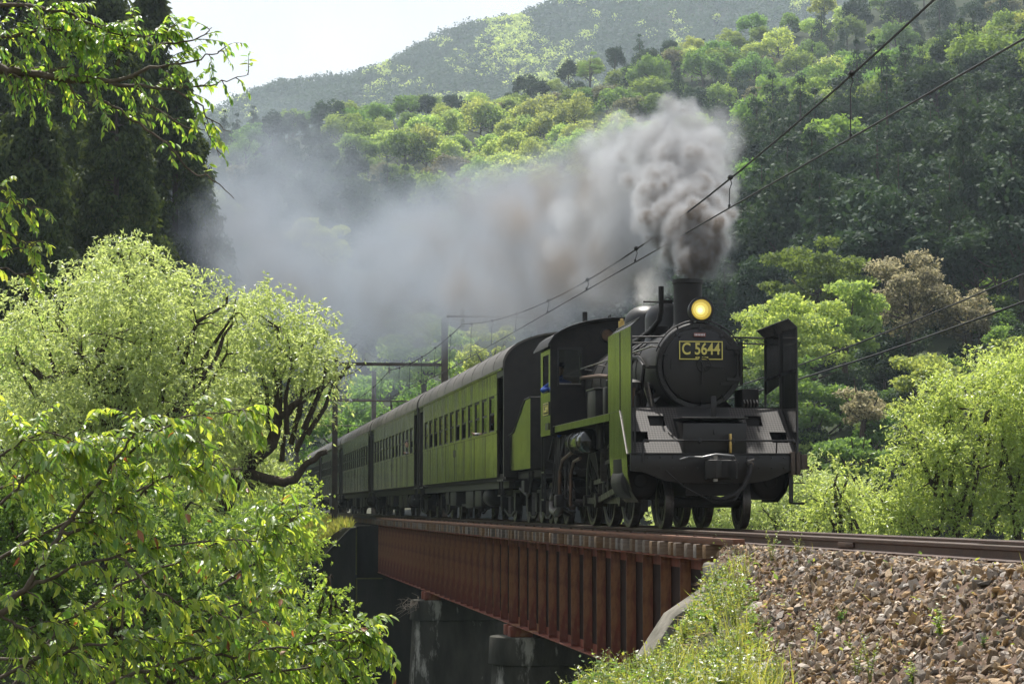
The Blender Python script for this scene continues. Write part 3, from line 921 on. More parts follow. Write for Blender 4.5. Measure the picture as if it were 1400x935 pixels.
# chimney
LP("chimney", MB().lathe((0, 2.0, 3.02), (0, 0, 1), [(0, 0.36), (0.06, 0.29), (0.12, 0.235), (0.17, 0.222), (0.70, 0.222), (0.765, 0.226), (0.77, 0.242), (0.835, 0.242), (0.84, 0.185), (0.5, 0.18)], 40, True, False), KM)
# domes
for nm, y, r, h in (("sand_dome", 3.62, 0.375, 3.64), ("steam_dome", 5.45, 0.39, 3.74)):
    z0 = 2.88
    prof = [(0, r + 0.10), (0.08, r + 0.03), (0.16, r), (h - z0 - 0.28, r)] + [(h - z0 - 0.28 + 0.28 * math.sin(a), r * (0.12 + 0.88 * math.cos(a))) for a in np.linspace(0.15, 1.5, 9)]
    d = LP(nm, MB().lathe((0, y, z0), (0, 0, 1), prof, 40), K, smooth=50)
    e = MB(); e.tube([(0.06 * math.cos(a), y, h + 0.03 + 0.05 * math.sin(a)) for a in np.linspace(-0.3, math.pi + 0.3, 12)], 0.012, 6)
    e.build("lifting_eye", K, d)
# exhaust pipe beside the chimney and pipe runs along the boiler (near side)
LP("exhaust_pipe", MB().tube([(-0.60, 4.2, 2.96), (-0.56, 3.2, 3.0), (-0.44, 2.75, 3.12), (-0.36, 2.5, 3.26), (-0.335, 2.45, 3.4), (-0.335, 2.45, 3.79)], 0.043, 10), KM)
cl = MB(); cl.box(-0.37, -0.16, 2.42, 2.48, 3.52, 3.57); cl.cyl((-0.62, 2.45, 3.545), (-0.33, 2.45, 3.545), 0.014, n=6); LP("pipe_clamp", cl, KM)
pp = MB()
pp.tube([(-0.70, 3.9, 2.74), (-0.70, 2.4, 2.66), (-0.72, 1.9, 2.5), (-0.78, 1.75, 2.2), (-0.80, 1.7, 1.82)], 0.036, 8)
LP("blower_pipe", pp, KM)
LP("feed_pipe", MB().tube([(-0.80, 7.6, 2.62), (-0.80, 5.6, 2.55), (-0.77, 4.9, 2.5), (-0.68, 4.6, 2.62)], 0.034, 8), M['copper'])
LP("sand_pipe", MB().tube([(-0.34, 3.4, 2.98), (-0.6, 3.3, 2.8), (-0.74, 3.2, 2.4), (-0.82, 3.1, 1.80)], 0.022, 8), KM)
LP("sand_pipe", MB().tube([(-0.36, 3.8, 2.98), (-0.62, 3.9, 2.78), (-0.75, 4.2, 2.4), (-0.82, 4.3, 1.80)], 0.022, 8), KM)
LP("steam_pipe", MB().tube([(-0.55, 1.95, 2.2), (-0.74, 1.9, 2.0), (-0.82, 1.85, 1.7), (-0.9, 1.8, 1.3)], 0.085, 10), KM)
LP("valve_gear_box", MB().box(-0.42, -0.16, 2.75, 3.1, 3.02, 3.2), KM, bevel=0.02)
# safety valve and whistle
wv = MB()
wv.cyl((-0.16, 7.05, 3.1), (-0.16, 7.05, 3.42), 0.05, n=12); wv.cyl((-0.16, 7.05, 3.42), (-0.16, 7.05, 3.60), 0.062, n=12)
wv.cyl((-0.02, 7.0, 3.1), (-0.02, 7.0, 3.54), 0.045, n=12); wv.lathe((-0.16, 7.05, 3.6), (0, 0, 1), [(0, 0.03), (0.03, 0.03), (0.035, 0.045), (0.05, 0.0)], 10)
LP("whistle", wv, M['brass'])
LP("turbo_generator", MB().cyl((0.18, 6.5, 3.22), (0.18, 7.0, 3.22), 0.13, n=16), KM, bevel=0.015)

# ---- running boards
for sx in (-1, 1):
    MBx = MB()
    MBx.box(min(sx * 0.62, sx * 1.24), max(sx * 0.62, sx * 1.24), 0.98, 8.0, 1.735, 1.76)
    rb = LP("running_board", MBx, K)
    ev = MB(); ev.box(min(sx * 1.225, sx * 1.255), max(sx * 1.225, sx * 1.255), 1.95, 8.0, 1.655, 1.766)
    ev.build("edge_valance", GL, rb)
    st = MB(); st.box(min(sx * 1.23, sx * 1.259), max(sx * 1.23, sx * 1.259), 1.95, 8.0, 1.7665, 1.772)
    st.build("edge_strip", M['steel'], rb)
# ---- smoke deflectors: main plate, in-bent top, cut-away lower rear
for sx in (-1, 1):
    x = sx * 1.24
    dfl = MB()
    outl = [(0.10, 1.02), (0.42, 1.10), (0.60, 1.66), (0.95, 1.77), (1.18, 2.02), (2.08, 2.02), (2.08, 2.96), (0.20, 3.05), (0.12, 2.6)]
    outl = [(0.06, 1.10), (0.40, 1.10), (1.0, 1.77), (2.08, 1.77), (2.08, 2.96), (0.06, 2.98)]
    if sx > 0:
        outl = [(0.06, 1.10), (0.40, 1.10), (0.62, 1.50), (0.95, 1.77), (0.95, 2.20), (2.05, 2.06), (2.05, 2.94), (0.06, 2.98)]
    dfl.prism(outl, 'x', x - 0.007, x + 0.007)
    d = LP("smoke_deflector", dfl, GL, bevel=0)
    tp = MB()
    a0, a1 = (x, 0.06, 2.98), (x, 2.06, 2.955)
    b0, b1 = (x - sx * 0.13, 0.07, 3.10), (x - sx * 0.13, 2.05, 3.07)
    tp.add([a0, a1, b1, b0, (a0[0], a0[1], a0[2] - 0.012), (a1[0], a1[1], a1[2] - 0.012), (b1[0], b1[1], b1[2] - 0.012), (b0[0], b0[1], b0[2] - 0.012)],
           [(0, 1, 2, 3), (7, 6, 5, 4), (0, 4, 5, 1), (1, 5, 6, 2), (2, 6, 7, 3), (3, 7, 4, 0)])
    tp.build("deflector_top", GL, d)
    eg = MB()
    eg.tube([(x, 0.05, 1.12), (x, 0.05, 2.98), (x - sx * 0.13, 0.06, 3.10), (x - sx * 0.13, 2.05, 3.072)], 0.013, 6)
    eg.build("edge_beading", K, d)
    if sx < 0:
        e2 = MB(); e2.tube([(x - 0.012, 1.02, 1.775), (x - 0.012, 0.40, 1.11)], 0.011, 6); e2.build("edge_beading", M['steel'], d)
    sp = MB()
    sp.bar((x - sx * 0.012, 1.0, 1.77), (x - sx * 0.012, 1.0, 2.95), 0.03, 0.05, up=(1, 0, 0))
    sp.bar((x - sx * 0.012, 2.02, 1.77), (x - sx * 0.012, 2.02, 2.94), 0.03, 0.03, up=(1, 0, 0))
    sp.bar((x - sx * 0.012, 0.1, 2.35), (x - sx * 0.012, 2.0, 2.30), 0.025, 0.04)
    sp.build("deflector_stiffener", K, d)
    MB().tube([(x - sx * 0.02, 1.55, 2.92), (sx * 0.45, 1.5, 2.93)], 0.014, 6).build("deflector_stay", K, d)
    MB().tube([(x - sx * 0.02, 1.75, 2.84), (sx * 0.5, 1.7, 2.85)], 0.012, 6).build("deflector_stay", K, d)
    # lower front side plate below the deflector, curving in under the cylinder
    lp = MB()
    pr = [(1.252, 1.765), (1.252, 1.10), (1.24, 0.80), (1.17, 0.55), (1.06, 0.40)]
    q = [(sx * a, 1.0 + i * 0.0, b) for i, (a, b) in enumerate(pr)]
    ya, yb_ = [1.02, 0.42, 0.42, 0.48, 0.55], [1.95, 1.95, 1.9, 1.80, 1.62]
    vs = [(sx * a, ya[i], b) for i, (a, b) in enumerate(pr)] + [(sx * a, yb_[i], b) for i, (a, b) in enumerate(pr)]
    vs += [(sx * (a - 0.012), ya[i], b) for i, (a, b) in enumerate(pr)] + [(sx * (a - 0.012), yb_[i], b) for i, (a, b) in enumerate(pr)]
    n = len(pr); fs = []
    for i in range(n - 1):
        fs += [(i, i + 1, n + i + 1, n + i), (2 * n + i, 3 * n + i, 3 * n + i + 1, 2 * n + i + 1), (i, 2 * n + i, 2 * n + i + 1, i + 1), (n + i, n + i + 1, 3 * n + i + 1, 3 * n + i)]
    fs += [(0, n, 3 * n, 2 * n), (n - 1, 3 * n - 1, 4 * n - 1, 2 * n - 1)]
    lp.add(vs, fs)
    LP("cylinder_side_plate", lp, GL)

# ---- front apron: sloped chequer plates from the beam up to the smokebox saddle
zt, yt, zb_, yb2 = 1.82, 1.0, 1.105, 0.10


def slope_box(x0, x1, t0, t1, up0, up1):
    """Block on the apron slope: t runs 0 (bottom) to 1 (top), up = height normal to the slope."""
    d = Vector((0, yt - yb2, zt - zb_)); nrm = Vector((0, -(zt - zb_), yt - yb2)).normalized()
    o = Vector((0, yb2, zb_))
    vs = []
    for h in (up0, up1):
        for (x, t) in ((x0, t0), (x1, t0), (x1, t1), (x0, t1)):
            vs.append(o + d * t + nrm * h + Vector((x, 0, 0)))
    return vs, [(0, 3, 2, 1), (4, 5, 6, 7), (0, 1, 5, 4), (1, 2, 6, 5), (2, 3, 7, 6), (3, 0, 4, 7)]


holes_l = [(-0.98, -0.72, 0.62, 0.80), (-1.19, -0.93, 0.28, 0.46)]
for sx in (-1, 1):
    ap = MB()
    hs = [(-0.86, -0.62, 0.60, 0.79), (-1.17, -0.93, 0.24, 0.44)]
    # strip the plate round the two step openings
    xsn = [-1.23, -1.17, -0.93, -0.86, -0.62, -0.40]
    tsn = [0.0, 0.24, 0.44, 0.60, 0.79, 1.0]
    for i in range(len(xsn) - 1):
        for j in range(len(tsn) - 1):
            if (i == 1 and j == 1) or (i == 3 and j == 3): continue
            x0, x1 = sorted((sx * xsn[i], sx * xsn[i + 1]))
            ap.add(*slope_box(x0, x1, tsn[j], tsn[j + 1], -0.012, 0.0))
    a = LP("front_apron", ap, M['tread'], smooth=0)
    for (h0, h1, t0, t1) in hs:
        x0, x1 = sorted((sx * h0, sx * h1))
        s = MB(); s.add(*slope_box(x0, x1, t0, t1, -0.16, -0.15)); s.add(*slope_box(x0, x1, t0 - 0.01, t0 + 0.02, -0.15, -0.013))
        s.add(*slope_box(x0 - 0.01, x0, t0, t1, -0.15, -0.013)); s.add(*slope_box(x1, x1 + 0.01, t0, t1, -0.15, -0.013))
        s.add(*slope_box(x0 - 0.005, x1 + 0.005, t1, t1 + 0.02, -0.012, 0.03))
        s.build("step_opening", KM, a)
cp_ = MB(); cp_.add(*slope_box(-0.40, 0.40, 0.0, 1.0, -0.012, -0.001)); LP("front_apron", cp_, K)
tb = MB(); tb.prism([(0.05, 1.12), (0.05, 1.56), (0.62, 1.62), (0.75, 1.62), (0.75, 1.3)], 'x', -0.48, 0.47)
tbx = LP("toolbox", tb, K, bevel=0.012)
tl = MB(); tl.box(-0.50, 0.49, 0.02, 0.72, 1.621, 1.645); tl.build("lid", K, tbx, bevel=0.005)
tl = MB(); tl.box(-0.02, 0.02, 0.03, 0.048, 1.40, 1.47); tl.cyl((0, 0.02, 1.42), (0, 0.05, 1.42), 0.03, n=8); tl.build("latch", K, tbx)
lb = MB(); lb.box(0.05, 0.13, 0.55, 0.58, 1.645, 1.98); LP("lamp_iron", lb, K, bevel=0.005)
sd = MB(); sd.prism([(-0.72, 1.765), (0.72, 1.765), (0.60, 1.9), (0.45, 2.06), (-0.45, 2.06), (-0.60, 1.9)], 'y', 1.75, 2.7); LP("smokebox_saddle", sd, KM)
tf = MB(); tf.box(-1.23, 1.23, 1.001, 1.1, 1.80, 1.835); LP("apron_top_angle", tf, K)
sd2 = MB(); sd2.box(0.66, 0.92, 1.15, 1.7, 1.765, 2.12); LP("front_box", sd2, KM, bevel=0.015)
cs = MB()
for k in range(5): cs.tube([(0.68 + k * 0.05, 1.1, 1.84), (0.68 + k * 0.05, 1.06, 1.9), (0.68 + k * 0.05, 1.12, 1.95)], 0.012, 6)
LP("oil_pipe", cs, M['steel'])
# ---- air compressor on the near running board
ac = LP("air_compressor", MB().cyl((-0.98, 1.45, 1.765), (-0.98, 1.45, 2.05), 0.13, n=16), KM, bevel=0.015)
e = MB(); e.lathe((-0.98, 1.45, 2.05), (0, 0, 1), [(0, 0.09), (0.05, 0.09), (0.06, 0.14), (0.17, 0.14), (0.20, 0.1), (0.22, 0.03)], 16); e.build("cylinder_head", KM, ac)
e = MB(); e.tube([(-0.98, 1.33, 2.1), (-1.0, 1.2, 2.12), (-1.02, 1.18, 1.9), (-1.02, 1.2, 1.7)], 0.022, 8); e.build("drain_pipe", M['copper'], ac)
LP("inspection_plate", MB().bar((-0.62, 1.6, 1.8), (-0.70, 1.9, 2.25), 0.10, 0.02), M['steel'])
# lubricator box and pump behind the near deflector
lb = LP("lubricator_box", MB().box(-1.21, -0.74, 3.55, 4.35, 1.765, 2.22), KM, bevel=0.02)
e = MB(); e.box(-1.23, -0.72, 3.5, 4.4, 2.221, 2.245); e.build("lid", K, lb, bevel=0.004)
e = MB(); e.box(-1.22, -1.08, 2.5, 2.75, 1.765, 2.20); e.cyl((-1.15, 2.62, 2.2), (-1.15, 2.62, 2.32), 0.05, n=8); LP("oil_pump", e, KM, bevel=0.01)
# main air reservoir under the running board
ar = LP("air_reservoir", MB().lathe((-1.10, 4.55, 1.42), (0, 1, 0), [(0, 0.02), (0.02, 0.10), (0.07, 0.175), (0.12, 0.195), (1.75, 0.195), (1.82, 0.16), (1.86, 0.02)], 28), GL, smooth=50)
e = MB()
for y in (5.0, 5.9): e.lathe((-1.10, y, 1.42), (0, 1, 0), [(0, 0.196), (0.001, 0.204), (0.06, 0.204), (0.061, 0.196)], 28, False, False)
e.build("strap", K, ar)

M['lever'] = surf('lever_steel', (0.20, 0.20, 0.20), 0.45, 0.5, metal=0.6)
# ---- frame, buffer beam, coupler
fm = MB()
for sx in (-1, 1): fm.box(sx * 0.44 - 0.02, sx * 0.44 + 0.02, 0.1, 9.0, 0.62, 1.30)
LP("main_frame", fm, KM)
LP("firebox", MB().prism([(-0.42, 0.55), (0.42, 0.55), (0.6, 1.5), (0.66, 2.3), (-0.66, 2.3), (-0.6, 1.5)], 'y', 6.3, 8.2), KM)
LP("ash_pan", MB().box(-0.40, 0.40, 4.4, 6.2, 0.45, 1.0), KM, bevel=0.02)
bm_ = MB(); bm_.prism([(-1.27, 1.10), (1.27, 1.10), (1.27, 0.86), (1.08, 0.84), (0.78, 0.72), (0.55, 0.68), (-0.55, 0.68), (-0.78, 0.72), (-1.08, 0.84), (-1.27, 0.86)], 'y', 0.0, 0.05)
beam = LP("buffer_beam", bm_, K, bevel=0.008)
e = MB(); e.box(-1.275, 1.275, -0.03, 0.12, 1.101, 1.118); e.build("top_angle", K, beam)
e = MB()
for k in range(14):
    for zz in (1.05, 0.90): e.sphere((-1.2 + k * 0.185, -0.002, zz), 0.013, 6, 4)
e.build("rivet", K, beam)
e = MB(); e.box(1.12, 1.18, -0.04, 0.10, 0.80, 1.14); e.box(1.20, 1.26, -0.04, 0.10, 0.80, 1.14); e.box(1.275, 1.37, -0.02, 0.08, 0.88, 1.10)
LP("lamp_socket", e, M['pole'], bevel=0.006)
cpl = MB()
cpl.box(-0.18, 0.18, -0.30, 0.0, 0.72, 1.04)
coup = LP("coupler", cpl, KM, bevel=0.03)
e = MB(); e.prism([(-0.20, -0.30), (-0.26, -0.48), (-0.12, -0.58), (-0.02, -0.50), (-0.04, -0.36), (0.10, -0.36), (0.20, -0.46), (0.24, -0.40), (0.20, -0.30)], 'z', 0.74, 1.01)
e.build("knuckle", KM, coup, bevel=0.02)
e = MB(); e.cyl((-0.10, -0.42, 0.70), (-0.10, -0.42, 1.08), 0.035, n=8); e.build("knuckle_pin", M['steel'], coup)
lv = MB(); lv.tube([(-0.55, -0.06, 1.02), (-0.42, -0.12, 1.06), (-0.30, -0.45, 1.045), (-0.1, -0.46, 1.09), (0.18, -0.36, 1.07), (0.30, -0.1, 0.98)], 0.015, 8)
LP("uncoupling_lever", lv, M['lever'])
ch = MB(); ch.tube([(-0.75, -0.02, 0.86), (-0.5, -0.1, 0.62), (-0.1, -0.28, 0.40), (0.2, -0.3, 0.42), (0.35, -0.2, 0.6), (0.46, -0.1, 0.88)], 0.013, 6); LP("coupler_chain", ch, KM)
ho = MB(); ho.tube([(0.50, -0.05, 0.96), (0.50, -0.12, 0.94), (0.46, -0.16, 0.80), (0.36, -0.20, 0.62), (0.22, -0.22, 0.50), (0.02, -0.22, 0.44), (-0.12, -0.22, 0.47)], [0.03, 0.034, 0.036, 0.036, 0.036, 0.036, 0.034], 10)
hose = LP("air_hose", ho, KM)
e = MB(); e.cyl((0.50, 0.02, 0.985), (0.50, -0.10, 0.945), 0.045, n=10); e.cyl((0.46, -0.05, 1.0), (0.56, -0.05, 1.03), 0.014, n=6); e.build("angle_cock", M['steel'], hose)
# front hand rail with posts
fh = MB()
fh.tube([(-1.10, -0.06, 0.98), (-1.10, -0.06, 1.25), (-1.07, -0.06, 1.30), (1.15, -0.06, 1.30), (1.19, -0.06, 1.26), (1.20, -0.05, 1.12)], 0.016, 8)
for x in (-0.45, 0.22, 0.9): fh.cyl((x, -0.06, 1.30), (x, -0.02, 1.12), 0.011, n=6)
for x in (-0.25, 0.24, 1.14): fh.lathe((x, -0.06, 1.25), (0, 0, 1), [(0, 0.012), (0.03, 0.028), (0.06, 0.028), (0.09, 0.01)], 8)
LP("front_handrail", fh, K)
LP("lever_bracket", MB().box(0.19, 0.225, -0.07, 0.0, 1.118, 1.40), M['brass'], bevel=0.004)
LP("marker_rod", MB().tube([(-1.20, 0.02, 1.10), (-1.20, 0.02, 1.95)], 0.016, 6), K); LP("marker_rod", MB().tube([(1.22, 0.0, 1.10), (1.22, 0.0, 2.3)], 0.016, 6), K)
# step ladder hanging at the far end of the beam
for sx in (-1, 1):
    s = MB(); s.box(sx * 1.14 - 0.03, sx * 1.14 + 0.03, 0.06, 0.09, 0.40, 0.86)
    s.tube([(sx * 1.12, 0.07, 0.42), (sx * 1.14, 0.07, 0.385), (sx * 1.34, 0.07, 0.375)], 0.014, 6); s.box(min(sx * 1.12, sx * 1.34), max(sx * 1.12, sx * 1.34), 0.0, 0.16, 0.385, 0.40)
    s.box(min(sx * 1.17, sx * 1.34), max(sx * 1.17, sx * 1.34), 0.0, 0.16, 0.675, 0.69)
    if sx > 0: LP("beam_step", s, K)
# ---- cylinders
for sx in (-1, 1):
    c = LP("cylinder", MB().lathe((sx * 0.99, 0.75, 0.72), (0, 1, 0), [(0, 0.10), (0.02, 0.22), (0.05, 0.27), (0.10, 0.285), (0.95, 0.285), (1.0, 0.25), (1.03, 0.1)], 28), KM, smooth=50)
    e = MB(); e.lathe((sx * 0.99, 0.72, 0.72), (0, 1, 0), [(0, 0.02), (0.01, 0.09), (0.04, 0.12)], 16)
    e.build("cylinder_cover", KM, c)
    e = MB(); e.cyl((sx * 0.95, 0.7, 1.18), (sx * 0.95, 1.8, 1.18), 0.15, n=20); e.build("valve_chest", KM, c, bevel=0.02)
    e = MB(); e.box(min(sx * 0.5, sx * 1.25), max(sx * 0.5, sx * 1.2), 0.85, 1.65, 0.75, 1.70); LP("cylinder_block", e, KM, bevel=0.04)
LP("blast_pan", MB().prism([(-0.4, 0.5), (0.4, 0.5), (0.4, 0.95), (-0.4, 0.95)], 'y', 0.25, 2.6), KM)

# ---- wheels
def wheel_mb(r, w, spokes, cw=False, side=-1):
    t = MB(); t.lathe((0, 0, 0), (1, 0, 0), [(-w / 2, r - 0.065), (-w / 2, r - 0.004), (w / 2 - 0.03, r + 0.004), (w / 2 - 0.022, r + 0.026), (w / 2, r + 0.026), (w / 2, r - 0.065)], 48, False, False)
    s = MB(); s.lathe((0, 0, 0), (1, 0, 0), [(-w / 2 - 0.03, 0.04), (-w / 2 - 0.03, 0.12 * r / 0.7), (w / 2, 0.14 * r / 0.7), (w / 2, 0.04)], 20)
    s.lathe((0, 0, 0), (1, 0, 0), [(-w / 2 + 0.02, r - 0.115), (-w / 2 + 0.004, r - 0.064), (w / 2 - 0.004, r - 0.064), (w / 2 - 0.02, r - 0.115), (-w / 2 + 0.02, r - 0.115)], 48, False, False)
    for k in range(spokes):
        a = 2 * math.pi * k / spokes
        s.bar((0, 0.1 * math.cos(a), 0.1 * math.sin(a)), (0, (r - 0.10) * math.cos(a), (r - 0.10) * math.sin(a)), 0.045 if r > 0.5 else 0.05, w * 0.55, up=(1, 0, 0))
    if cw:
        pts = [((r - 0.08) * math.cos(a), (r - 0.08) * math.sin(a)) for a in np.linspace(R(35), R(145), 14)]
        s.prism([(p[0], p[1]) for p in pts], 'x', -w / 2 + 0.004, w / 2 - 0.01)
    return t, s


def wheelset(name, y, r, spokes, cw, parent, rot=0.0, dx=0.566):
    t, s = wheel_mb(r, 0.125, spokes, cw)
    tm, sm_ = t.mesh("tyre", M['steel_dark']), s.mesh(name, KM)
    for sx in (-1, 1):
        o = link_mesh(name, sm_, parent, (sx * (dx + 0.02), y, r))
        o.rotation_euler = (rot, 0, 0 if sx < 0 else math.pi)
        if sx > 0: o.rotation_euler = (-rot, 0, math.pi)
        link_mesh("tyre", tm, o)
    MB().cyl((-0.55, y, r), (0.55, y, r), 0.08, n=12).build("axle", KM, parent)


M['steel_dark'] = surf('worn_tyre_steel', (0.11, 0.105, 0.10), 0.35, 0.5, metal=0.8, col2=(0.06, 0.05, 0.045), nscale=8, rough2=0.55)
wheelset("leading_wheel", 0.95, 0.40, 10, False, loco)
for y, rot in ((3.75, 0.4), (5.55, 0.4), (7.35, 0.4)): wheelset("driving_wheel", y, 0.70, 15, True, loco, rot)
for sx in (-1, 1):
    a = 0.4
    cpz, cpy = 0.70 - 0.28 * math.cos(a), 0.28 * math.sin(a)
    sr = MB(); sr.bar((sx * 0.72, 3.75 + cpy, cpz), (sx * 0.72, 7.35 + cpy, cpz), 0.04, 0.11)
    for y in (3.75, 5.55, 7.35): sr.cyl((sx * 0.68, y + cpy, cpz), (sx * 0.78, y + cpy, cpz), 0.10, n=14)
    LP("coupling_rod", sr, M['steel_dark'])
    mr_ = MB(); mr_.bar((sx * 0.82, 2.55, 0.72), (sx * 0.82, 5.55 + cpy, cpz), 0.04, 0.10); mr_.cyl((sx * 0.78, 5.55 + cpy, cpz), (sx * 0.88, 5.55 + cpy, cpz), 0.12, n=14)
    LP("main_rod", mr_, M['steel_dark'])
    xh = MB(); xh.box(sx * 0.85 - 0.06, sx * 0.85 + 0.06, 2.35, 2.7, 0.6, 0.86); xh.bar((sx * 0.85, 1.75, 0.93), (sx * 0.85, 3.3, 0.93), 0.07, 0.05); xh.cyl((sx * 0.97, 1.75, 0.72), (sx * 0.9, 2.4, 0.72), 0.03, n=8)
    LP("crosshead", xh, M['steel_dark'], bevel=0.008)
    vg = MB(); vg.bar((sx * 0.90, 2.5, 1.18), (sx * 0.90, 4.4, 1.05), 0.03, 0.06); vg.bar((sx * 0.93, 4.4, 1.35), (sx * 0.93, 4.42, 0.75), 0.04, 0.10, up=(1, 0, 0)); vg.bar((sx * 0.91, 2.5, 1.2), (sx * 0.91, 2.58, 0.55), 0.03, 0.06, up=(1, 0, 0))
    vg.bar((sx * 0.91, 4.42, 0.78), (sx * 0.88, 5.55 + cpy, cpz + 0.3), 0.03, 0.07)
    LP("valve_gear", vg, M['steel_dark'])
    hb = MB(); hb.box(sx * 1.0 - 0.03, sx * 1.0 + 0.03, 4.15, 4.7, 1.28, 1.73); LP("motion_bracket", hb, KM, bevel=0.01)
# underside pipework near the cab
LP("injector_pipe", MB().tube([(-1.16, 5.9, 1.28), (-1.18, 6.4, 1.25), (-1.2, 7.2, 1.15), (-1.2, 7.5, 0.95), (-1.2, 7.55, 0.42)], 0.032, 8), M['copper'])
LP("injector_pipe", MB().tube([(-1.18, 5.3, 1.15), (-1.2, 5.9, 1.1), (-1.2, 6.2, 0.9), (-1.2, 6.25, 0.35)], 0.028, 8), M['copper'])
LP("injector", MB().box(-1.28, -1.08, 7.45, 7.7, 0.32, 0.55), KM, bevel=0.03)
LP("water_hose", MB().tube([(-1.05, 8.9, 0.75), (-1.12, 9.0, 0.42), (-1.15, 8.7, 0.26), (-1.15, 8.2, 0.22), (-1.15, 7.8, 0.3), (-1.15, 7.65, 0.45)], 0.075, 10), M['steel_dark'])
uh = MB()
rr = random.Random(6)
for k in range(14):
    y = 6.6 + rr.uniform(0, 2.4); z = rr.uniform(0.3, 1.3)
    uh.tube([(-1.1, y, 1.6), (-1.1 - rr.uniform(0, 0.1), y + rr.uniform(-0.2, 0.2), z), (-0.9, y + rr.uniform(-0.4, 0.4), z - 0.15)], rr.uniform(0.012, 0.03), 6)
LP("pipework", uh, KM)

# ---- cab
CY0, CY1 = 8.0, 9.25
cz0, cz1 = 1.62, 3.22
cab = LP("cab_floor", MB().box(-1.25, 1.25, CY0 + 0.03, CY1 + 0.4, 1.66, 1.70), KM)


def roof_z(x, base=3.22, top=3.72, half=1.36):
    return base + (top - base) * math.sqrt(max(0.0, 1 - (x / half) ** 2)) ** 1.15


# front sheet with window openings: built of strips
fs_ = MB()
def cab_strip(x0, x1, z0, z1):
    n = max(1, int((x1 - x0) / 0.08))
    for i in range(n):
        a, b = x0 + (x1 - x0) * i / n, x0 + (x1 - x0) * (i + 1) / n
        za = z1 if z1 is not None else roof_z(a) - 0.012
        zb3 = z1 if z1 is not None else roof_z(b) - 0.012
        fs_.add([(a, CY0, z0), (b, CY0, z0), (b, CY0, zb3), (a, CY0, za), (a, CY0 + 0.02, z0), (b, CY0 + 0.02, z0), (b, CY0 + 0.02, zb3), (a, CY0 + 0.02, za)],
                [(0, 1, 2, 3), (7, 6, 5, 4), (0, 4, 5, 1), (3, 2, 6, 7), (0, 3, 7, 4), (1, 5, 6, 2)])
WX0, WX1, WZ0, WZ1 = -1.14, -0.74, 2.53, 3.15
for sx in (-1, 1):
    a, b = sorted((-sx * WX0, -sx * WX1))
    o0, o1 = (-1.30, a) if sx < 0 else (b, 1.30)
    cab_strip(o0, o1, cz0, None); cab_strip(a, b, cz0, WZ0); cab_strip(a, b, WZ1, None)
cab_strip(WX1, -WX1, cz0, None)
LP("cab_front", fs_, KM, smooth=0)
for sx in (-1, 1):
    a, b = sorted((-sx * WX0, -sx * WX1))
    f = MB()
    f.box(a - 0.035, a, CY0 - 0.018, CY0 + 0.03, WZ0 - 0.03, WZ1); f.box(b, b + 0.035, CY0 - 0.018, CY0 + 0.03, WZ0 - 0.03, WZ1)
    f.box(a, b, CY0 - 0.018, CY0 + 0.03, WZ0 - 0.03, WZ0); f.prism([(a - 0.035, WZ1), (b + 0.035, WZ1), (b + 0.035, WZ1 + 0.02), (b, WZ1 + 0.05), (a, WZ1 + 0.05), (a - 0.035, WZ1 + 0.02)], 'y', CY0 - 0.018, CY0 + 0.03)
    w = LP("cab_window", f, K)
    MB().box(a, b, CY0 + 0.004, CY0 + 0.01, WZ0, WZ1).build("pane", M['glass'], w)
    MB().box(a, b, CY0 - 0.014, CY0 + 0.026, WZ0, WZ0 + 0.018).build("sill", M['steel'], w)
po = LP("porthole", MB().lathe((-0.26, CY0 - 0.001, 3.42), (0, -1, 0), [(0, 0.135), (0.03, 0.135), (0.035, 0.11), (0.01, 0.105)], 24, False, False), K)
MB().lathe((-0.26, CY0 - 0.004, 3.42), (0, -1, 0), [(0, 0.106), (0.006, 0.1), (0.008, 0)], 20, False, False).build("pane", M['copper'], po)  # copper tone of the pane stands in for a warm reflection
for sx in (-1, 1):
    s = MB()
    x0, x1 = sorted((sx * 1.28, sx * 1.30))
    s.box(x0, x1, CY0 + 0.021, CY0 + 0.22, cz0, cz1); s.box(x0, x1, CY0 + 0.22, CY0 + 0.95, cz0, 2.42); s.box(x0, x1, CY0 + 0.22, CY0 + 0.95, 3.08, cz1)
    s.box(x0, x1, CY0 + 0.95, CY1, cz0, cz1)
    LP("cab_side", s, GL, smooth=0)
    s = MB(); s.box(x0 - 0.015, x1 + 0.015, CY0 + 0.22, CY0 + 0.95, 2.40, 2.425); LP("cab_sill", s, K)
np_ = LP("cab_number_plate", MB().box(-1.318, -1.302, CY0 + 0.12, CY0 + 0.80, 1.98, 2.22), M['plate_black'], bevel=0.004)
e = MB()
for (y0, y1, z0, z1) in ((0.13, 0.79, 2.195, 2.21), (0.13, 0.79, 1.99, 2.005), (0.13, 0.15, 2.0051, 2.1949), (0.77, 0.79, 2.0051, 2.1949)): e.box(-1.324, -1.3185, CY0 + y0, CY0 + y1, z0, z1)
e.build("plate_border", M['gold'], np_)
text("lettering", "C 5644", 0.19, (-1.320, CY0 + 0.46, 2.10), (R(90), 0, R(-90)), M['gold'], np_, bold=0.003, space=1.02, sx=0.9)
e = MB(); e.box(-1.315, -1.302, CY0 + 0.15, CY0 + 0.55, 1.72, 1.84); LP("depot_plate", e, M['plate_black'])
rf = MB()
prof = [(x, roof_z(x)) for x in np.linspace(-1.36, 1.36, 25)]
poly = prof + [(x, z - 0.03) for x, z in reversed(prof)]
n = len(prof)
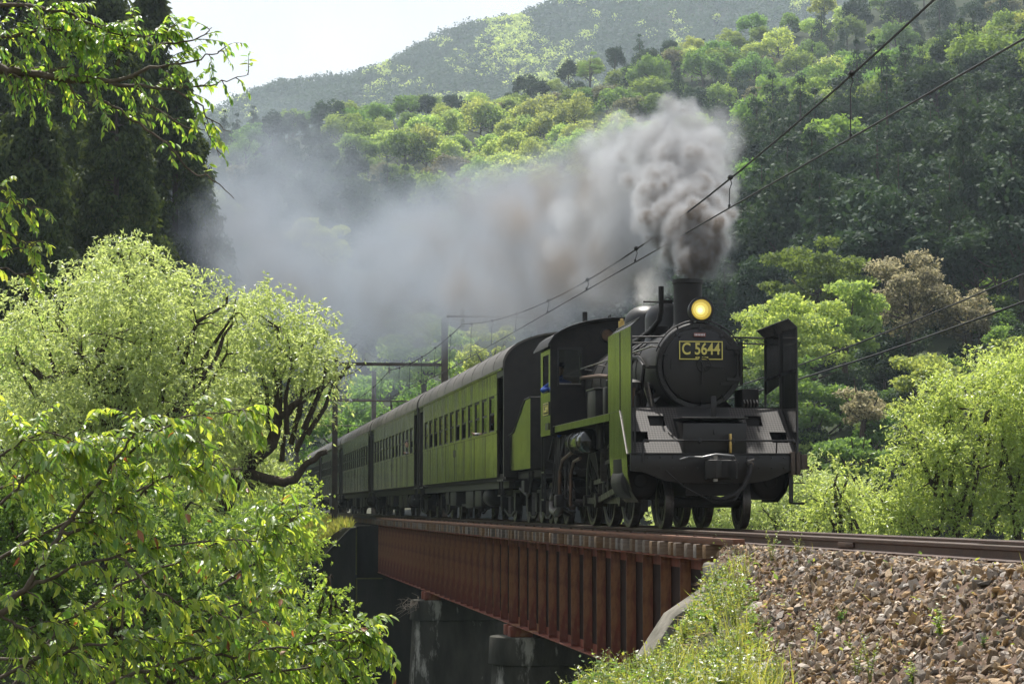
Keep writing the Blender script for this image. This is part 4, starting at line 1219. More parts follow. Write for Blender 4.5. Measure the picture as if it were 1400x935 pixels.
for i in range(n - 1):
    (xa, za), (xb, zb3) = prof[i], prof[i + 1]
    rf.add([(xa, CY0 - 0.14, za - 0.03), (xb, CY0 - 0.14, zb3 - 0.03), (xb, CY0 - 0.14, zb3), (xa, CY0 - 0.14, za), (xa, CY1 + 0.55, za - 0.03), (xb, CY1 + 0.55, zb3 - 0.03), (xb, CY1 + 0.55, zb3), (xa, CY1 + 0.55, za)],
           [(0, 1, 2, 3), (7, 6, 5, 4), (0, 4, 5, 1), (3, 2, 6, 7)] + ([(0, 3, 7, 4)] if i == 0 else []) + ([(1, 5, 6, 2)] if i == n - 2 else []))
rfo = LP("cab_roof", rf, KM, smooth=40)
e = MB(); e.tube([(x, CY0 - 0.145, roof_z(x) + 0.004) for x in np.linspace(-1.36, 1.36, 25)], 0.014, 6); e.build("roof_edge", K, rfo)
e = MB(); e.cyl((-0.62, CY0 + 0.3, 3.5), (-0.62, CY0 + 0.3, 3.86), 0.045, n=8); e.build("roof_vent", KM, rfo)
e = MB(); e.tube([(-0.2, CY0 - 0.05, 3.70), (-0.2, CY0, 3.78), (-0.2, CY0 + 0.2, 3.78), (-0.2, CY0 + 0.25, 3.7)], 0.015, 6); e.tube([(0.15, CY0 - 0.1, 3.70), (0.15, CY0 - 0.05, 3.8), (0.15, CY0 + 0.1, 3.8)], 0.02, 6); e.build("roof_hook", K, rfo)
bk = MB(); bk.box(-0.72, 0.72, CY0 + 0.05, CY0 + 0.4, 1.7, 3.1); LP("backhead", bk, KM, bevel=0.05)
s = MB(); s.box(-1.28, -1.24, CY1 + 0.08, CY1 + 0.10, 0.45, 3.1); s.box(-1.28, -1.05, CY1 - 0.25, CY1 + 0.08, 0.45, 0.48); s.box(-1.28, -1.05, CY1 - 0.25, CY1 + 0.08, 0.95, 0.98); s.box(-1.28, -1.24, CY1 - 0.27, CY1 - 0.25, 0.45, 1.6)
LP("cab_step", s, K)

# ================================================================== TENDER
TY = 10.15
ten = thing("tender", "black coal tender with cut-down sloping rear sides, coupled behind the locomotive cab", "tender", (0, TY, 0))
prof = [(0.55, 1.06), (3.75, 1.06), (3.75, 1.78), (3.05, 1.83), (1.35, 2.40), (0.55, 2.42)]
for xa_ in (-1.30, 1.27): MB().prism(prof, 'x', xa_, xa_ + 0.03).build("tank_side", M['gloss'], ten, smooth=0, bevel=0.006)
MB().box(-1.269, 1.269, 0.58, 3.72, 1.08, 1.72).build("tank_body", K, ten)
MB().box(-1.30, 1.30, 0.52, 0.548, 1.06, 2.43).build("front_sheet", KM, ten, bevel=0.008)
MB().box(-1.30, 1.30, 3.752, 3.77, 1.06, 1.78).build("rear_sheet", KM, ten)
ed = MB(); ed.tube([(-1.305, y, z) for y, z in prof[2:]], 0.016, 6); ed.build("edge_beading", K, ten)
cc = MB(); rr = random.Random(3)
for k in range(160):
    yy = rr.uniform(0.75, 3.0); xx = rr.uniform(-1.1, 1.1)
    zz = 1.72 + max(0, (0.62 - 0.22 * (yy - 0.75)) * (1 - (xx / 1.3) ** 2)) * rr.uniform(0.6, 1)
    cc.sphere((xx, yy, zz), rr.uniform(0.08, 0.16), 6, 4)
tag(cc.build("coal", M['coal'], ten, smooth=0), kind='stuff')
MB().box(-1.1, 1.1, 0.4, 3.9, 0.90, 1.055).build("underframe", KM, ten, bevel=0.02)


def bogie(parent, y, r=0.43, wb=1.6, dressing=True):
    b = MB()
    for sx in (-1, 1):
        b.box(sx * 0.80 - 0.05, sx * 0.80 + 0.05, -wb / 2 - 0.25, wb / 2 + 0.25, r + 0.12, r + 0.27)
        b.prism([(-wb / 2 - 0.16, r + 0.2), (-wb / 2 + 0.16, r + 0.2), (-wb / 2 + 0.13, r - 0.17), (-wb / 2 - 0.13, r - 0.17)], 'x', sx * 0.86 - 0.08, sx * 0.86 + 0.06)
        b.prism([(wb / 2 - 0.16, r + 0.2), (wb / 2 + 0.16, r + 0.2), (wb / 2 + 0.13, r - 0.17), (wb / 2 - 0.13, r - 0.17)], 'x', sx * 0.86 - 0.08, sx * 0.86 + 0.06)
        b.bar((sx * 0.88, -wb / 2, r - 0.12), (sx * 0.88, -0.25, r - 0.28), 0.04, 0.05); b.bar((sx * 0.88, wb / 2, r - 0.12), (sx * 0.88, 0.25, r - 0.28), 0.04, 0.05); b.bar((sx * 0.88, -0.25, r - 0.28), (sx * 0.88, 0.25, r - 0.28), 0.04, 0.05)
        for q in (-0.15, 0.0, 0.15): b.cyl((sx * 0.86, q, r - 0.24), (sx * 0.86, q, r + 0.12), 0.05, n=8)
    b.box(-0.85, 0.85, -0.14, 0.14, r - 0.05, r + 0.3)
    o = b.build("bogie", KM, parent, loc=(0, y, 0))
    for q in (-wb / 2, wb / 2):
        t, s = wheel_mb(r, 0.12, 0)
        s.lathe((0, 0, 0), (1, 0, 0), [(-0.02, 0.05), (-0.03, r - 0.07), (0.03, r - 0.07), (0.02, 0.05)], 24)
        for sx in (-1, 1): t.lathe((0, 0, 0), (1, 0, 0), [(0, 0.01), (0.001, 0.012)], 4)
        w = MB()
        for sx in (-1, 1):
            n0 = len(w.v)
            for p in s.v: w.v.append((sx * -p[0] if False else p[0] * (1 if sx < 0 else -1) + sx * 0.58, p[1], p[2]))
            for f in s.f: w.f.append(tuple(i + n0 for i in f))
            n0 = len(w.v)
            for p in t.v: w.v.append((p[0] * (1 if sx < 0 else -1) + sx * 0.58, p[1], p[2]))
            for f in t.f: w.f.append(tuple(i + n0 for i in f))
        w.cyl((-0.58, 0, 0), (0.58, 0, 0), 0.07, n=10)
        w.build("wheelset", M['steel_dark'], o, loc=(0, q, r))
    return o


bogie(ten, 1.05, 0.41, 1.35); bogie(ten, 3.05, 0.41, 1.35)
e = MB(); e.tube([(-1.2, 0.9, 1.0), (-1.2, 1.3, 0.62), (-1.15, 2.0, 0.55), (-1.15, 3.2, 0.7)], 0.03, 6); e.tube([(-1.1, 2.0, 1.0), (-1.12, 2.1, 0.7), (-1.1, 2.8, 0.6)], 0.04, 6); e.box(-1.25, -1.0, 1.8, 2.2, 0.62, 0.85)
e.build("brake_rigging", KM, ten)

# ================================================================== COACHES
CP, CL = 20.4, 19.7
WN = 12


def make_coach():
    c = thing("passenger_coach", "coach", "passenger coach", (0, 0, 0), 0, "coaches behind the tender")
    hw, zb4, ze = 1.395, 0.95, 3.14
    wz0, wz1 = 1.93, 2.68
    y0, y1 = 1.15, CL - 1.15
    pitch = (y1 - y0 - 0.5) / WN
    ww = 0.92
    ys_ = [y0 + 0.25 + pitch * (k + 0.5) for k in range(WN)]
    for sx in (-1, 1):
        xa, xb = sorted((sx * hw, sx * (hw - 0.05)))
        lo = MB()
        npan = 8
        for k in range(npan):
            lo.box(xa, xb, y0 + (y1 - y0) * k / npan + 0.004, y0 + (y1 - y0) * (k + 1) / npan - 0.004, zb4, wz0 - 0.055)
        lo.build("lower_panel", M['coach'], c, smooth=0, bevel=0.003)
        up = MB(); up.box(xa, xb, y0, y1, wz1 + 0.02, ze); up.build("upper_panel", M['coach'], c, smooth=0)
        edges = [y0] + [v for yy in ys_ for v in (yy - ww / 2, yy + ww / 2)] + [y1]
        for k in range(0, len(edges), 2): MB().box(xa, xb, edges[k], edges[k + 1], wz0, wz1).build("window_pillar", M['coach'], c, smooth=0)
        bl = MB()
        for (za, zb5) in ((wz0 - 0.055, wz0), (wz1, wz1 + 0.02)):
            bl.box(min(sx * (hw - 0.05), sx * (hw + 0.012)), max(sx * (hw - 0.05), sx * (hw + 0.012)), y0, y1, za, zb5)
        bl.box(min(sx * (hw + 0.0), sx * (hw + 0.03)), max(sx * (hw + 0.0), sx * (hw + 0.03)), 0.1, CL - 0.1, ze + 0.001, ze + 0.045)
        bl.build("moulding", M['coach'], c, smooth=0, bevel=0.004)
        for k in range(1, npan):
            yj = y0 + (y1 - y0) * k / npan
            MB().box(min(sx * hw, sx * (hw + 0.006)), max(sx * hw, sx * (hw + 0.006)), yj - 0.022, yj + 0.022, zb4 + 0.02, wz0 - 0.058).build("panel_joint", M['coach'], c, smooth=0)
        for k, yy in enumerate(ys_):
            w = MB(); xi = sx * (hw - 0.028)
            a, b = sorted((xi - 0.014, xi + 0.014))
            zmid = (wz0 + wz1) / 2
            for (q0, q1) in ((yy - ww / 2, yy - ww / 2 + 0.04), (yy + ww / 2 - 0.04, yy + ww / 2)): w.box(a, b, q0, q1, wz0, wz1)
            w.box(a, b, yy - ww / 2 + 0.04, yy + ww / 2 - 0.04, wz1 - 0.04, wz1); w.box(a, b, yy - ww / 2 + 0.04, yy + ww / 2 - 0.04, zmid - 0.02, zmid + 0.02)
            w.box(a, b, yy - ww / 2 + 0.04, yy + ww / 2 - 0.04, wz0, wz0 + 0.03)
            f = w.build("window", M['coach_dark'], c, smooth=0)
            g = MB(); g.box(xi - 0.003, xi + 0.003, yy - ww / 2 + 0.04, yy + ww / 2 - 0.04, zmid + 0.02, wz1 - 0.04)
            if (k * 7 + (1 if sx > 0 else 0)) % 5 not in (0, 3):
                g.box(xi - 0.003, xi + 0.003, yy - ww / 2 + 0.04, yy + ww / 2 - 0.04, wz0 + 0.03, zmid - 0.02)
            g.build("pane", M['glass'], f, smooth=0)
        # recessed end doors
        for yd in (0.12, y1):
            d = MB(); xd = sx * (hw - 0.22); a, b = sorted((xd - 0.02, xd + 0.02))
            d.box(a, b, yd + 0.02, yd + 1.0, 0.9, 1.9); d.box(a, b, yd + 0.02, yd + 0.14, 1.9, ze); d.box(a, b, yd + 0.88, yd + 1.0, 1.9, ze); d.box(a, b, yd + 0.14, yd + 0.88, 2.75, ze)
            dd = d.build("door", M['coach_dark'], c, smooth=0)
            MB().box(xd - 0.004, xd + 0.004, yd + 0.14, yd + 0.88, 1.9, 2.75).build("pane", M['glass'], dd)
            MB().cyl((sx * (hw - 0.16), yd + 0.2, 1.5), (sx * (hw - 0.16), yd + 0.2, 1.75), 0.012, n=6).build("handle", M['steel'], dd)
            s = MB(); a, b = sorted((sx * (hw - 0.22), sx * hw))
            s.box(a, b, yd + 0.0, yd + 1.02, ze - 0.12, ze); s.box(a, b, yd, yd + 1.02, 0.86, 0.9)
            s.build("door_step", M['coach_dark'], c, smooth=0)
    for ye, s in ((0.0, 1), (CL, -1)):
        e = MB()
        ya, yb5 = sorted((ye, ye + s * 0.12))
        pts = [(-hw + 0.0, zb4), (hw - 0.0, zb4), (hw - 0.0, ze)] + [(hw * math.cos(a), ze + 0.76 * math.sin(a) ** 0.8) for a in np.linspace(0.05, math.pi - 0.05, 15)] + [(-hw, ze)]
        e.prism(pts, 'y', ya, yb5)
        e.build("end_wall", M['coach_dark'], c, smooth=0, bevel=0.006)
        g = MB(); ya, yb5 = sorted((ye - s * 0.27, ye - s * 0.003)); g.box(-0.5, 0.5, ya, yb5, 1.0, 3.0)
        g.build("gangway", M['interior'], c, bevel=0.03)
        cpx = MB(); ya, yb5 = sorted((ye - s * 0.45, ye + s * 0.3)); cpx.box(-0.12, 0.12, ya, yb5, 0.72, 0.98); cpx.build("coupler", KM, c, bevel=0.02)
    # roof shell
    prof = [((hw + 0.035) * math.cos(a), ze + 0.046 + 0.75 * max(math.sin(a), 0) ** 0.85) for a in np.linspace(0, math.pi, 25)]
    rf = MB(); nn = len(prof)
    va = [(x, -0.06, z) for x, z in prof]; vb = [(x, CL + 0.06, z) for x, z in prof]
    vc = [(x * 0.975, -0.06, z - 0.035) for x, z in prof]; vd = [(x * 0.975, CL + 0.06, z - 0.035) for x, z in prof]
    fs = []
    for i in range(nn - 1):
        fs += [(i, i + 1, nn + i + 1, nn + i), (2 * nn + i, 3 * nn + i, 3 * nn + i + 1, 2 * nn + i + 1), (i, 2 * nn + i, 2 * nn + i + 1, i + 1), (nn + i, nn + i + 1, 3 * nn + i + 1, 3 * nn + i)]
    fs += [(0, nn, 3 * nn, 2 * nn), (nn - 1, 3 * nn - 1, 4 * nn - 1, 2 * nn - 1)]
    rf.add(va + vb + vc + vd, fs); ro = rf.build("roof", M['roof'], c, smooth=40)
    for k in range(9):
        yy = 1.5 + k * 2.1
        e = MB(); e.tube([((hw + 0.037) * math.cos(a), yy, ze + 0.046 + 0.75 * max(math.sin(a), 0) ** 0.85) for a in np.linspace(0.02, math.pi - 0.02, 21)], 0.007, 5)
        e.build("roof_seam", M['roof'], ro)
    for k in range(6):
        v = MB(); yy = 2.2 + k * 3.0
        v.lathe((0, yy, 3.88), (0, 0, 1), [(0, 0.16), (0.06, 0.16), (0.065, 0.23), (0.13, 0.23), (0.17, 0.12), (0.18, 0)], 16, False, False); v.build("roof_ventilator", M['roof'], ro)
    MB().box(-hw + 0.06, hw - 0.06, 0.12, CL - 0.12, 0.88, 1.02).build("floor", M['interior'], c)
    cl_ = MB(); cl_.box(-hw + 0.06, hw - 0.06, 0.2, CL - 0.2, ze + 0.01, ze + 0.03); cl_.build("ceiling", M['interior'], c)
    for k in range(WN):
        for sx in (-1, 1):
            st = MB(); st.box(min(sx * 0.35, sx * 1.28), max(sx * 0.35, sx * 1.28), ys_[k] - 0.62, ys_[k] - 0.5, 1.03, 2.15)
            st.box(min(sx * 0.35, sx * 1.28), max(sx * 0.35, sx * 1.28), ys_[k] - 0.498, ys_[k] + 0.3, 1.03, 1.45)
            st.build("seat", M['interior'], c, smooth=0)
    # underframe
    uf = MB()
    for sx in (-1, 1): uf.box(sx * 1.2 - 0.06, sx * 1.2 + 0.06, 0.2, CL - 0.2, 0.72, 0.879)
    uf.box(-1.0, 1.0, 0.3, CL - 0.3, 0.74, 0.87)
    for sx in (-1, 1):
        uf.bar((sx * 1.05, 5.2, 0.74), (sx * 1.05, 7.4, 0.38), 0.05, 0.06); uf.bar((sx * 1.05, 7.4, 0.38), (sx * 1.05, 12.3, 0.38), 0.05, 0.06); uf.bar((sx * 1.05, 12.3, 0.38), (sx * 1.05, 14.5, 0.74), 0.05, 0.06)
    uf.build("underframe", KM, c)
    for (a, b, q) in ((5.6, 6.9, 0.34), (7.3, 8.9, 0.30), (11.2, 12.6, 0.36), (13.0, 13.8, 0.40)):
        MB().box(-1.22, -0.6, a, b, q, 0.715).build("equipment_box", KM, c, bevel=0.02)
        MB().box(0.6, 1.22, a, b, q, 0.715).build("equipment_box", KM, c, bevel=0.02)
    t = MB(); t.lathe((-1.0, 4.4, 0.56), (0, 1, 0), [(0, 0.02), (0.03, 0.16), (0.1, 0.22), (0.9, 0.22), (0.97, 0.16), (1.0, 0.02)], 18); t.build("brake_reservoir", KM, c, smooth=50)
    st = MB()
    for yd in (0.35, CL - 0.85): st.box(-1.42, -1.2, yd, yd + 0.5, 0.55, 0.58); st.box(1.2, 1.42, yd, yd + 0.5, 0.55, 0.58)
    for yd in (0.38, 0.80, CL - 0.82, CL - 0.40): st.box(-1.40, -1.36, yd - 0.015, yd + 0.015, 0.58, 0.9); st.box(1.36, 1.40, yd - 0.015, yd + 0.015, 0.58, 0.9)
    st.build("foot_step", KM, c)
    bogie(c, 2.95, 0.43, 2.3); bogie(c, CL - 2.95, 0.43, 2.3)
    pl_ = MB(); pl_.box(-hw - 0.008, -hw - 0.001, 9.7, 10.1, 1.55, 1.72); pl_.build("destination_board", M['coach_dark'], c)
    return c


coach = make_coach()
COACH_Y = 14.05
clabels = ["glossy dark coach coupled directly behind the tender, green trees mirrored in its flank",
           "second glossy coach, between the coach behind the tender and the dull ones farther back",
           "third coach of the train, in the shade beside the near portal pole",
           "fourth coach of the train, mostly hidden behind the near portal pole",
           "last coach in sight, only its dark roof showing above the willow branches"]
for i in range(5):
    o = coach if i == 0 else copy_tree(coach)
    o.location = (0, COACH_Y + CP * i, 0)
    o['label'] = clabels[i]

# ================================================================== PEOPLE
def person(name, label, root, rot, pose, jacket, headgear=None, group=None):
    """A figure grown as one skin from the pelvis; pose gives the joints (metres, local axes x right, y forward, z up)."""
    t = thing(name, label, "person", root, rot, group)
    J = dict(pel=(0, 0, 0.0), sp=(0, 0.01, 0.22), ch=(0, 0.02, 0.42), nk=(0, 0.03, 0.55), hd=(0, 0.06, 0.66),
             ls=(-0.17, 0.02, 0.46), rs=(0.17, 0.02, 0.46), le=(-0.25, 0.1, 0.2), re=(0.25, 0.1, 0.2), lw=(-0.2, 0.32, 0.16), rw=(0.2, 0.32, 0.16),
             lh=(-0.09, 0.0, -0.04), rh=(0.09, 0.0, -0.04), lk=(-0.1, 0.42, -0.03), rk=(0.1, 0.42, -0.03), la=(-0.1, 0.45, -0.45), ra=(0.1, 0.45, -0.45), lt=(-0.1, 0.62, -0.5), rt=(0.1, 0.62, -0.5))
    J.update(pose)
    rad = dict(pel=0.14, sp=0.125, ch=0.135, nk=0.06, hd=0.055, ls=0.07, rs=0.07, le=0.045, re=0.045, lw=0.032, rw=0.032, lh=0.09, rh=0.09, lk=0.06, rk=0.06, la=0.045, ra=0.045, lt=0.04, rt=0.04)
    E = [('pel', 'sp'), ('sp', 'ch'), ('ch', 'nk'), ('nk', 'hd'), ('ch', 'ls'), ('ls', 'le'), ('le', 'lw'), ('ch', 'rs'), ('rs', 're'), ('re', 'rw'), ('pel', 'lh'), ('lh', 'lk'), ('lk', 'la'), ('la', 'lt'), ('pel', 'rh'), ('rh', 'rk'), ('rk', 'ra'), ('ra', 'rt')]
    keys = list(J)
    me = bpy.data.meshes.new("body")
    me.from_pydata([J[k] for k in keys], [(keys.index(a), keys.index(b)) for a, b in E], [])
    o = link_mesh("body", me, t)
    sk = o.modifiers.new("skin", 'SKIN')
    for i, k in enumerate(keys):
        me.skin_vertices[0].data[i].radius = (rad[k], rad[k])
        me.skin_vertices[0].data[i].use_root = (k == 'pel')
    o.modifiers.new("sub", 'SUBSURF').levels = 1
    o.modifiers["sub"].render_levels = 2
    me.materials.append(jacket)
    hd = Vector(J['hd']) + Vector((0, 0.015, 0.06))
    h = MB(); h.sphere(hd, 0.098, 16, 12, (0.78, 0.95, 1.18)); h.sphere(hd + Vector((0, 0.095, -0.005)), 0.018, 8, 6, (0.8, 1.1, 1.3))
    for sx in (-1, 1): h.sphere(hd + Vector((sx * 0.078, -0.005, 0.0)), 0.026, 8, 6, (0.4, 0.8, 1.2))
    h.sphere(hd + Vector((0, 0.086, -0.052)), 0.016, 8, 4, (1.6, 0.5, 0.4))
    hh = h.build("head", M['skin'], t, smooth=60)
    ey = MB()
    for sx in (-1, 1): ey.sphere(hd + Vector((sx * 0.032, 0.083, 0.02)), 0.011, 8, 6)
    ey.build("eye", M['hair'], hh)
    ha = MB(); ha.sphere(hd + Vector((0, -0.014, 0.03)), 0.102, 14, 10, (0.82, 0.95, 1.0)); ha.build("hair", M['hair'], hh, smooth=60)
    if headgear:
        cpm = MB(); cpm.lathe(hd + Vector((0, -0.005, 0.05)), (0, 0, 1), [(0, 0.094), (0.03, 0.1), (0.07, 0.112), (0.085, 0.1), (0.09, 0)], 18, False, False); cpm.box(hd.x - 0.07, hd.x + 0.07, hd.y + 0.06, hd.y + 0.15, hd.z + 0.052, hd.z + 0.06)
        cpm.build("cap", headgear, hh)
    for w, e_ in (('lw', 'le'), ('rw', 're')):
        d = (Vector(J[w]) - Vector(J[e_])).normalized(); p = Vector(J[w]) + d * 0.05
        s = d.orthogonal().normalized(); u = d.cross(s)
        hm = MB(); hm.sphere(p, 0.04, 10, 6, (0.8, 1.0, 0.8))
        for k in range(4):
            f0 = p + s * (0.027 - 0.018 * k) + d * 0.03; ln = (0.06, 0.07, 0.065, 0.05)[k]
            hm.tube([f0, f0 + d * ln * 0.5 - u * 0.01, f0 + d * ln * 0.85 - u * 0.035], [0.009, 0.0085, 0.007], 6)
        hm.tube([p + s * 0.03, p + s * 0.055 + d * 0.03 - u * 0.01, p + s * 0.05 + d * 0.055 - u * 0.02], [0.011, 0.01, 0.008], 6)
        hm.build("hand", M['skin'], t, smooth=60)
    return t


SEAT = dict(re=(0.30, 0.06, 0.27), rw=(0.40, 0.24, 0.26), lw=(-0.12, 0.32, 0.05))
person("person", "driver in a blue jacket leaning an elbow out of the locomotive cab window", (-1.03, CY0 + 0.62, 2.10), R(180),
       dict(SEAT, re=(0.36, 0.10, 0.33), rw=(0.24, 0.26, 0.37), hd=(0.03, 0.07, 0.66)), M['blue'], M['cap'])
person("person", "passenger in a white shirt resting an arm out of the first coach window", (-1.02, COACH_Y + 5.15, 1.60), R(180),
       dict(SEAT, rs=(0.17, 0.02, 0.44), re=(0.33, 0.0, 0.36), rw=(0.43, 0.2, 0.36)), M['white_cloth'])
person("person", "passenger with dark hair leaning out of a window of the second coach", (-1.02, COACH_Y + CP + 4.0, 1.60), R(180),
       dict(SEAT, ch=(0.14, 0.03, 0.42), nk=(0.26, 0.05, 0.52), hd=(0.34, 0.1, 0.60), ls=(-0.02, 0.03, 0.50), rs=(0.27, 0.02, 0.38), re=(0.36, 0.1, 0.36), rw=(0.42, 0.3, 0.36)), M['white_cloth'])
# ================================================================== VEGETATION
def unit(v):
    return v / np.maximum(np.linalg.norm(v, axis=-1, keepdims=True), 1e-9)


def rand_dir(r, n):
    return unit(r.normal(size=(n, 3)))


def leaf_quads(P, D, N, L, W, fold=0.0):
    """Rhombic leaves: base P, along D, facing N, length L, width W -> vertices and two triangles each."""
    n = len(P)
    D = unit(D); S = unit(np.cross(D, N)); N2 = np.cross(S, D)
    L = np.broadcast_to(L, n)[:, None]; W = np.broadcast_to(W, n)[:, None]
    mid = P + D * L * 0.45
    V = np.stack([P, mid + S * W / 2 + N2 * W * fold, P + D * L, mid - S * W / 2 + N2 * W * fold], 1).reshape(-1, 3)
    b = np.arange(n)[:, None] * 4
    F = np.concatenate([b + np.array([[0, 1, 2]]), b + np.array([[0, 2, 3]])], 0)
    return V, F


class Cloud:
    """Collects tri meshes with material slots into one mesh."""
    def __init__(self): self.V, self.F, self.I, self.n = [], [], [], 0

    def add(self, V, F, slot=0):
        self.V.append(V); self.F.append(F + self.n); self.I.append(np.full(len(F), slot)); self.n += len(V); return self

    def tubes(self, mb, slot=0):
        V = np.array(mb.v); fs = []
        for f in mb.f:
            for k in range(1, len(f) - 1): fs.append((f[0], f[k], f[k + 1]))
        return self.add(V, np.array(fs), slot)

    def mesh(self, name, mats):
        return np_mesh(name, np.concatenate(self.V), np.concatenate(self.F), mats, np.concatenate(self.I))


def clump_leaves(r, C, RAD, n, size, up=0.35, flat=0.92, aspect=0.7, droop=0.0):
    """Leaves on the shells of round clumps: C (m,3), RAD (m,)."""
    m = len(C)
    k = r.integers(0, m, n)
    d = rand_dir(r, n); d[:, 2] = d[:, 2] * 0.8 + up * r.random(n); d = unit(d)
    rad = RAD[k][:, None] * (0.55 + 0.5 * r.random((n, 1)))
    P = C[k] + d * rad * np.array([1, 1, flat])
    N = unit(d * 0.7 + rand_dir(r, n) * 0.9 + np.array([0, 0, 0.35]))
    D = unit(np.cross(N, rand_dir(r, n)) + np.array([0, 0, -droop]))
    s = size * (0.6 + 0.8 * r.random(n))
    return leaf_quads(P, D, N, s, s * aspect)


def tree_limbs(r, top, rad, nlimb, base_r, z_split):
    mb = MB()
    j = lambda s: Vector(r.normal(size=3) * s)
    p0 = Vector((0, 0, -0.6)); p1 = Vector((0, 0, z_split)) + j(0.1); p2 = Vector((0, 0, top * 0.8)) + j(0.3)
    mb.tube([p0, p0.lerp(p1, 0.5) + j(0.05), p1, p1.lerp(p2, 0.5) + j(0.15), p2], [base_r, base_r * 0.85, base_r * 0.7, base_r * 0.45, base_r * 0.15], 6)
    ends = []
    for k in range(nlimb):
        a = 2 * math.pi * k / nlimb + r.uniform(-0.4, 0.4)
        s = p1.lerp(p2, r.uniform(0, 0.6))
        e = Vector((math.cos(a) * rad * r.uniform(0.5, 0.9), math.sin(a) * rad * r.uniform(0.5, 0.9), s.z + r.uniform(0.5, 2.0)))
        mb.tube([s, s.lerp(e, 0.5) + Vector((0, 0, -0.2)), e], [base_r * 0.4, base_r * 0.28, base_r * 0.08], 5)
        ends.append(e)
    return mb, ends


# ---- leaf colours
LF = {
    'spring': leaf_mat("spring_leaves", (0.088, 0.132, 0.045), (0.125, 0.165, 0.066), 0.40, objvar=0.22, rough=0.7, spec=0.12),
    'mid': leaf_mat("summer_leaves", (0.042, 0.080, 0.024), (0.064, 0.106, 0.034), 0.36, objvar=0.25, rough=0.7, spec=0.12),
    'dark': leaf_mat("evergreen_leaves", (0.013, 0.030, 0.016), (0.023, 0.045, 0.022), 0.13, objvar=0.22, rough=0.7, spec=0.12),
    'brown': leaf_mat("flowering_leaves", (0.075, 0.078, 0.040), (0.125, 0.115, 0.065), 0.3, tcol=(1.15, 1.15, 0.9), objvar=0.15, rough=0.7, spec=0.12),
    'cream': leaf_mat("cream_flowers", (0.16, 0.15, 0.085), (0.34, 0.30, 0.19), 0.3, tcol=(1.0, 1.0, 0.9), rough=0.7, spec=0.12),
    'cedar': leaf_mat("cedar_needles", (0.015, 0.029, 0.010), (0.042, 0.060, 0.018), 0.16, rough=0.7, spec=0.12),
    'willow': leaf_mat("willow_leaves", (0.096, 0.128, 0.056), (0.138, 0.166, 0.086), 0.52, tcol=(2.25, 2.08, 1.25), rough=0.42),
    'willow2': leaf_mat("bright_willow_leaves", (0.092, 0.130, 0.044), (0.134, 0.168, 0.066), 0.52, tcol=(2.3, 2.05, 1.15), rough=0.42),
    'cherry': leaf_mat("cherry_leaves", (0.042, 0.092, 0.020), (0.080, 0.135, 0.030), 0.42, rough=0.42, spec=0.4, objvar=0.18),
    'cherry_young': leaf_mat("young_cherry_leaves", (0.088, 0.138, 0.024), (0.125, 0.165, 0.036), 0.48, rough=0.42, spec=0.4, objvar=0.15),
    'maple': leaf_mat("maple_leaves", (0.080, 0.132, 0.030), (0.120, 0.165, 0.042), 0.42),
    'red': leaf_mat("reddish_young_leaves", (0.14, 0.055, 0.03), (0.19, 0.09, 0.04), 0.35, tcol=(1.4, 0.8, 0.5)),
    'weed': leaf_mat("weed_leaves", (0.056, 0.090, 0.019), (0.105, 0.121, 0.034), 0.4),
    'grass': leaf_mat("grass_blades", (0.068, 0.096, 0.024), (0.128, 0.132, 0.048), 0.4),
    'dry': leaf_mat("dry_grass", (0.20, 0.16, 0.10), (0.28, 0.23, 0.16), 0.3, tcol=(1.2, 1.1, 0.9)),
}


def broadleaf(seed, leaf, h=8.0, rad=3.2, n=3800, ncl=24, size=0.34, name="broadleaf_tree"):
    r = np.random.default_rng(seed)
    c = Cloud()
    mb, ends = tree_limbs(r, h, rad, 7, 0.22, h * 0.3)
    c.tubes(mb, 1)
    d = rand_dir(r, ncl); d[:, 2] = np.abs(d[:, 2]) * 0.95 - 0.15
    C = np.array([0, 0, h * 0.56]) + d * np.array([rad, rad, h * 0.42]) * (0.62 + 0.34 * r.random((ncl, 1)))
    RAD = rad * (0.24 + 0.20 * r.random(ncl))
    c.add(*clump_leaves(r, C, RAD, n, size))
    return c.mesh(name, [leaf, M['bark']])


def conifer(seed, leaf, h=10.0, rad=2.1, n=4000, size=0.32, name="conifer_tree", lay=11):
    r = np.random.default_rng(seed)
    c = Cloud()
    mb = MB(); mb.tube([(0, 0, -0.6), (0, 0, h * 0.5), (0, 0, h * 0.97)], [0.2, 0.13, 0.02], 6); c.tubes(mb, 1)
    C, RAD = [], []
    for k in range(lay):
        t = k / (lay - 1)
        z = h * (0.18 + 0.80 * t); rr = rad * (1 - t) ** 0.75 + 0.12
        m = max(1, int(6 * (1 - t)) + 1)
        for q in range(m):
            a = r.uniform(0, 6.28)
            C.append((math.cos(a) * rr * 0.7, math.sin(a) * rr * 0.7, z + r.uniform(-0.4, 0.4) - rr * 0.2)); RAD.append(0.30 + rr * 0.42 * r.uniform(0.7, 1.2))
    c.add(*clump_leaves(r, np.array(C), np.array(RAD), n, size, up=0.2, flat=0.9, aspect=0.45, droop=0.5))
    return c.mesh(name, [leaf, M['bark']])


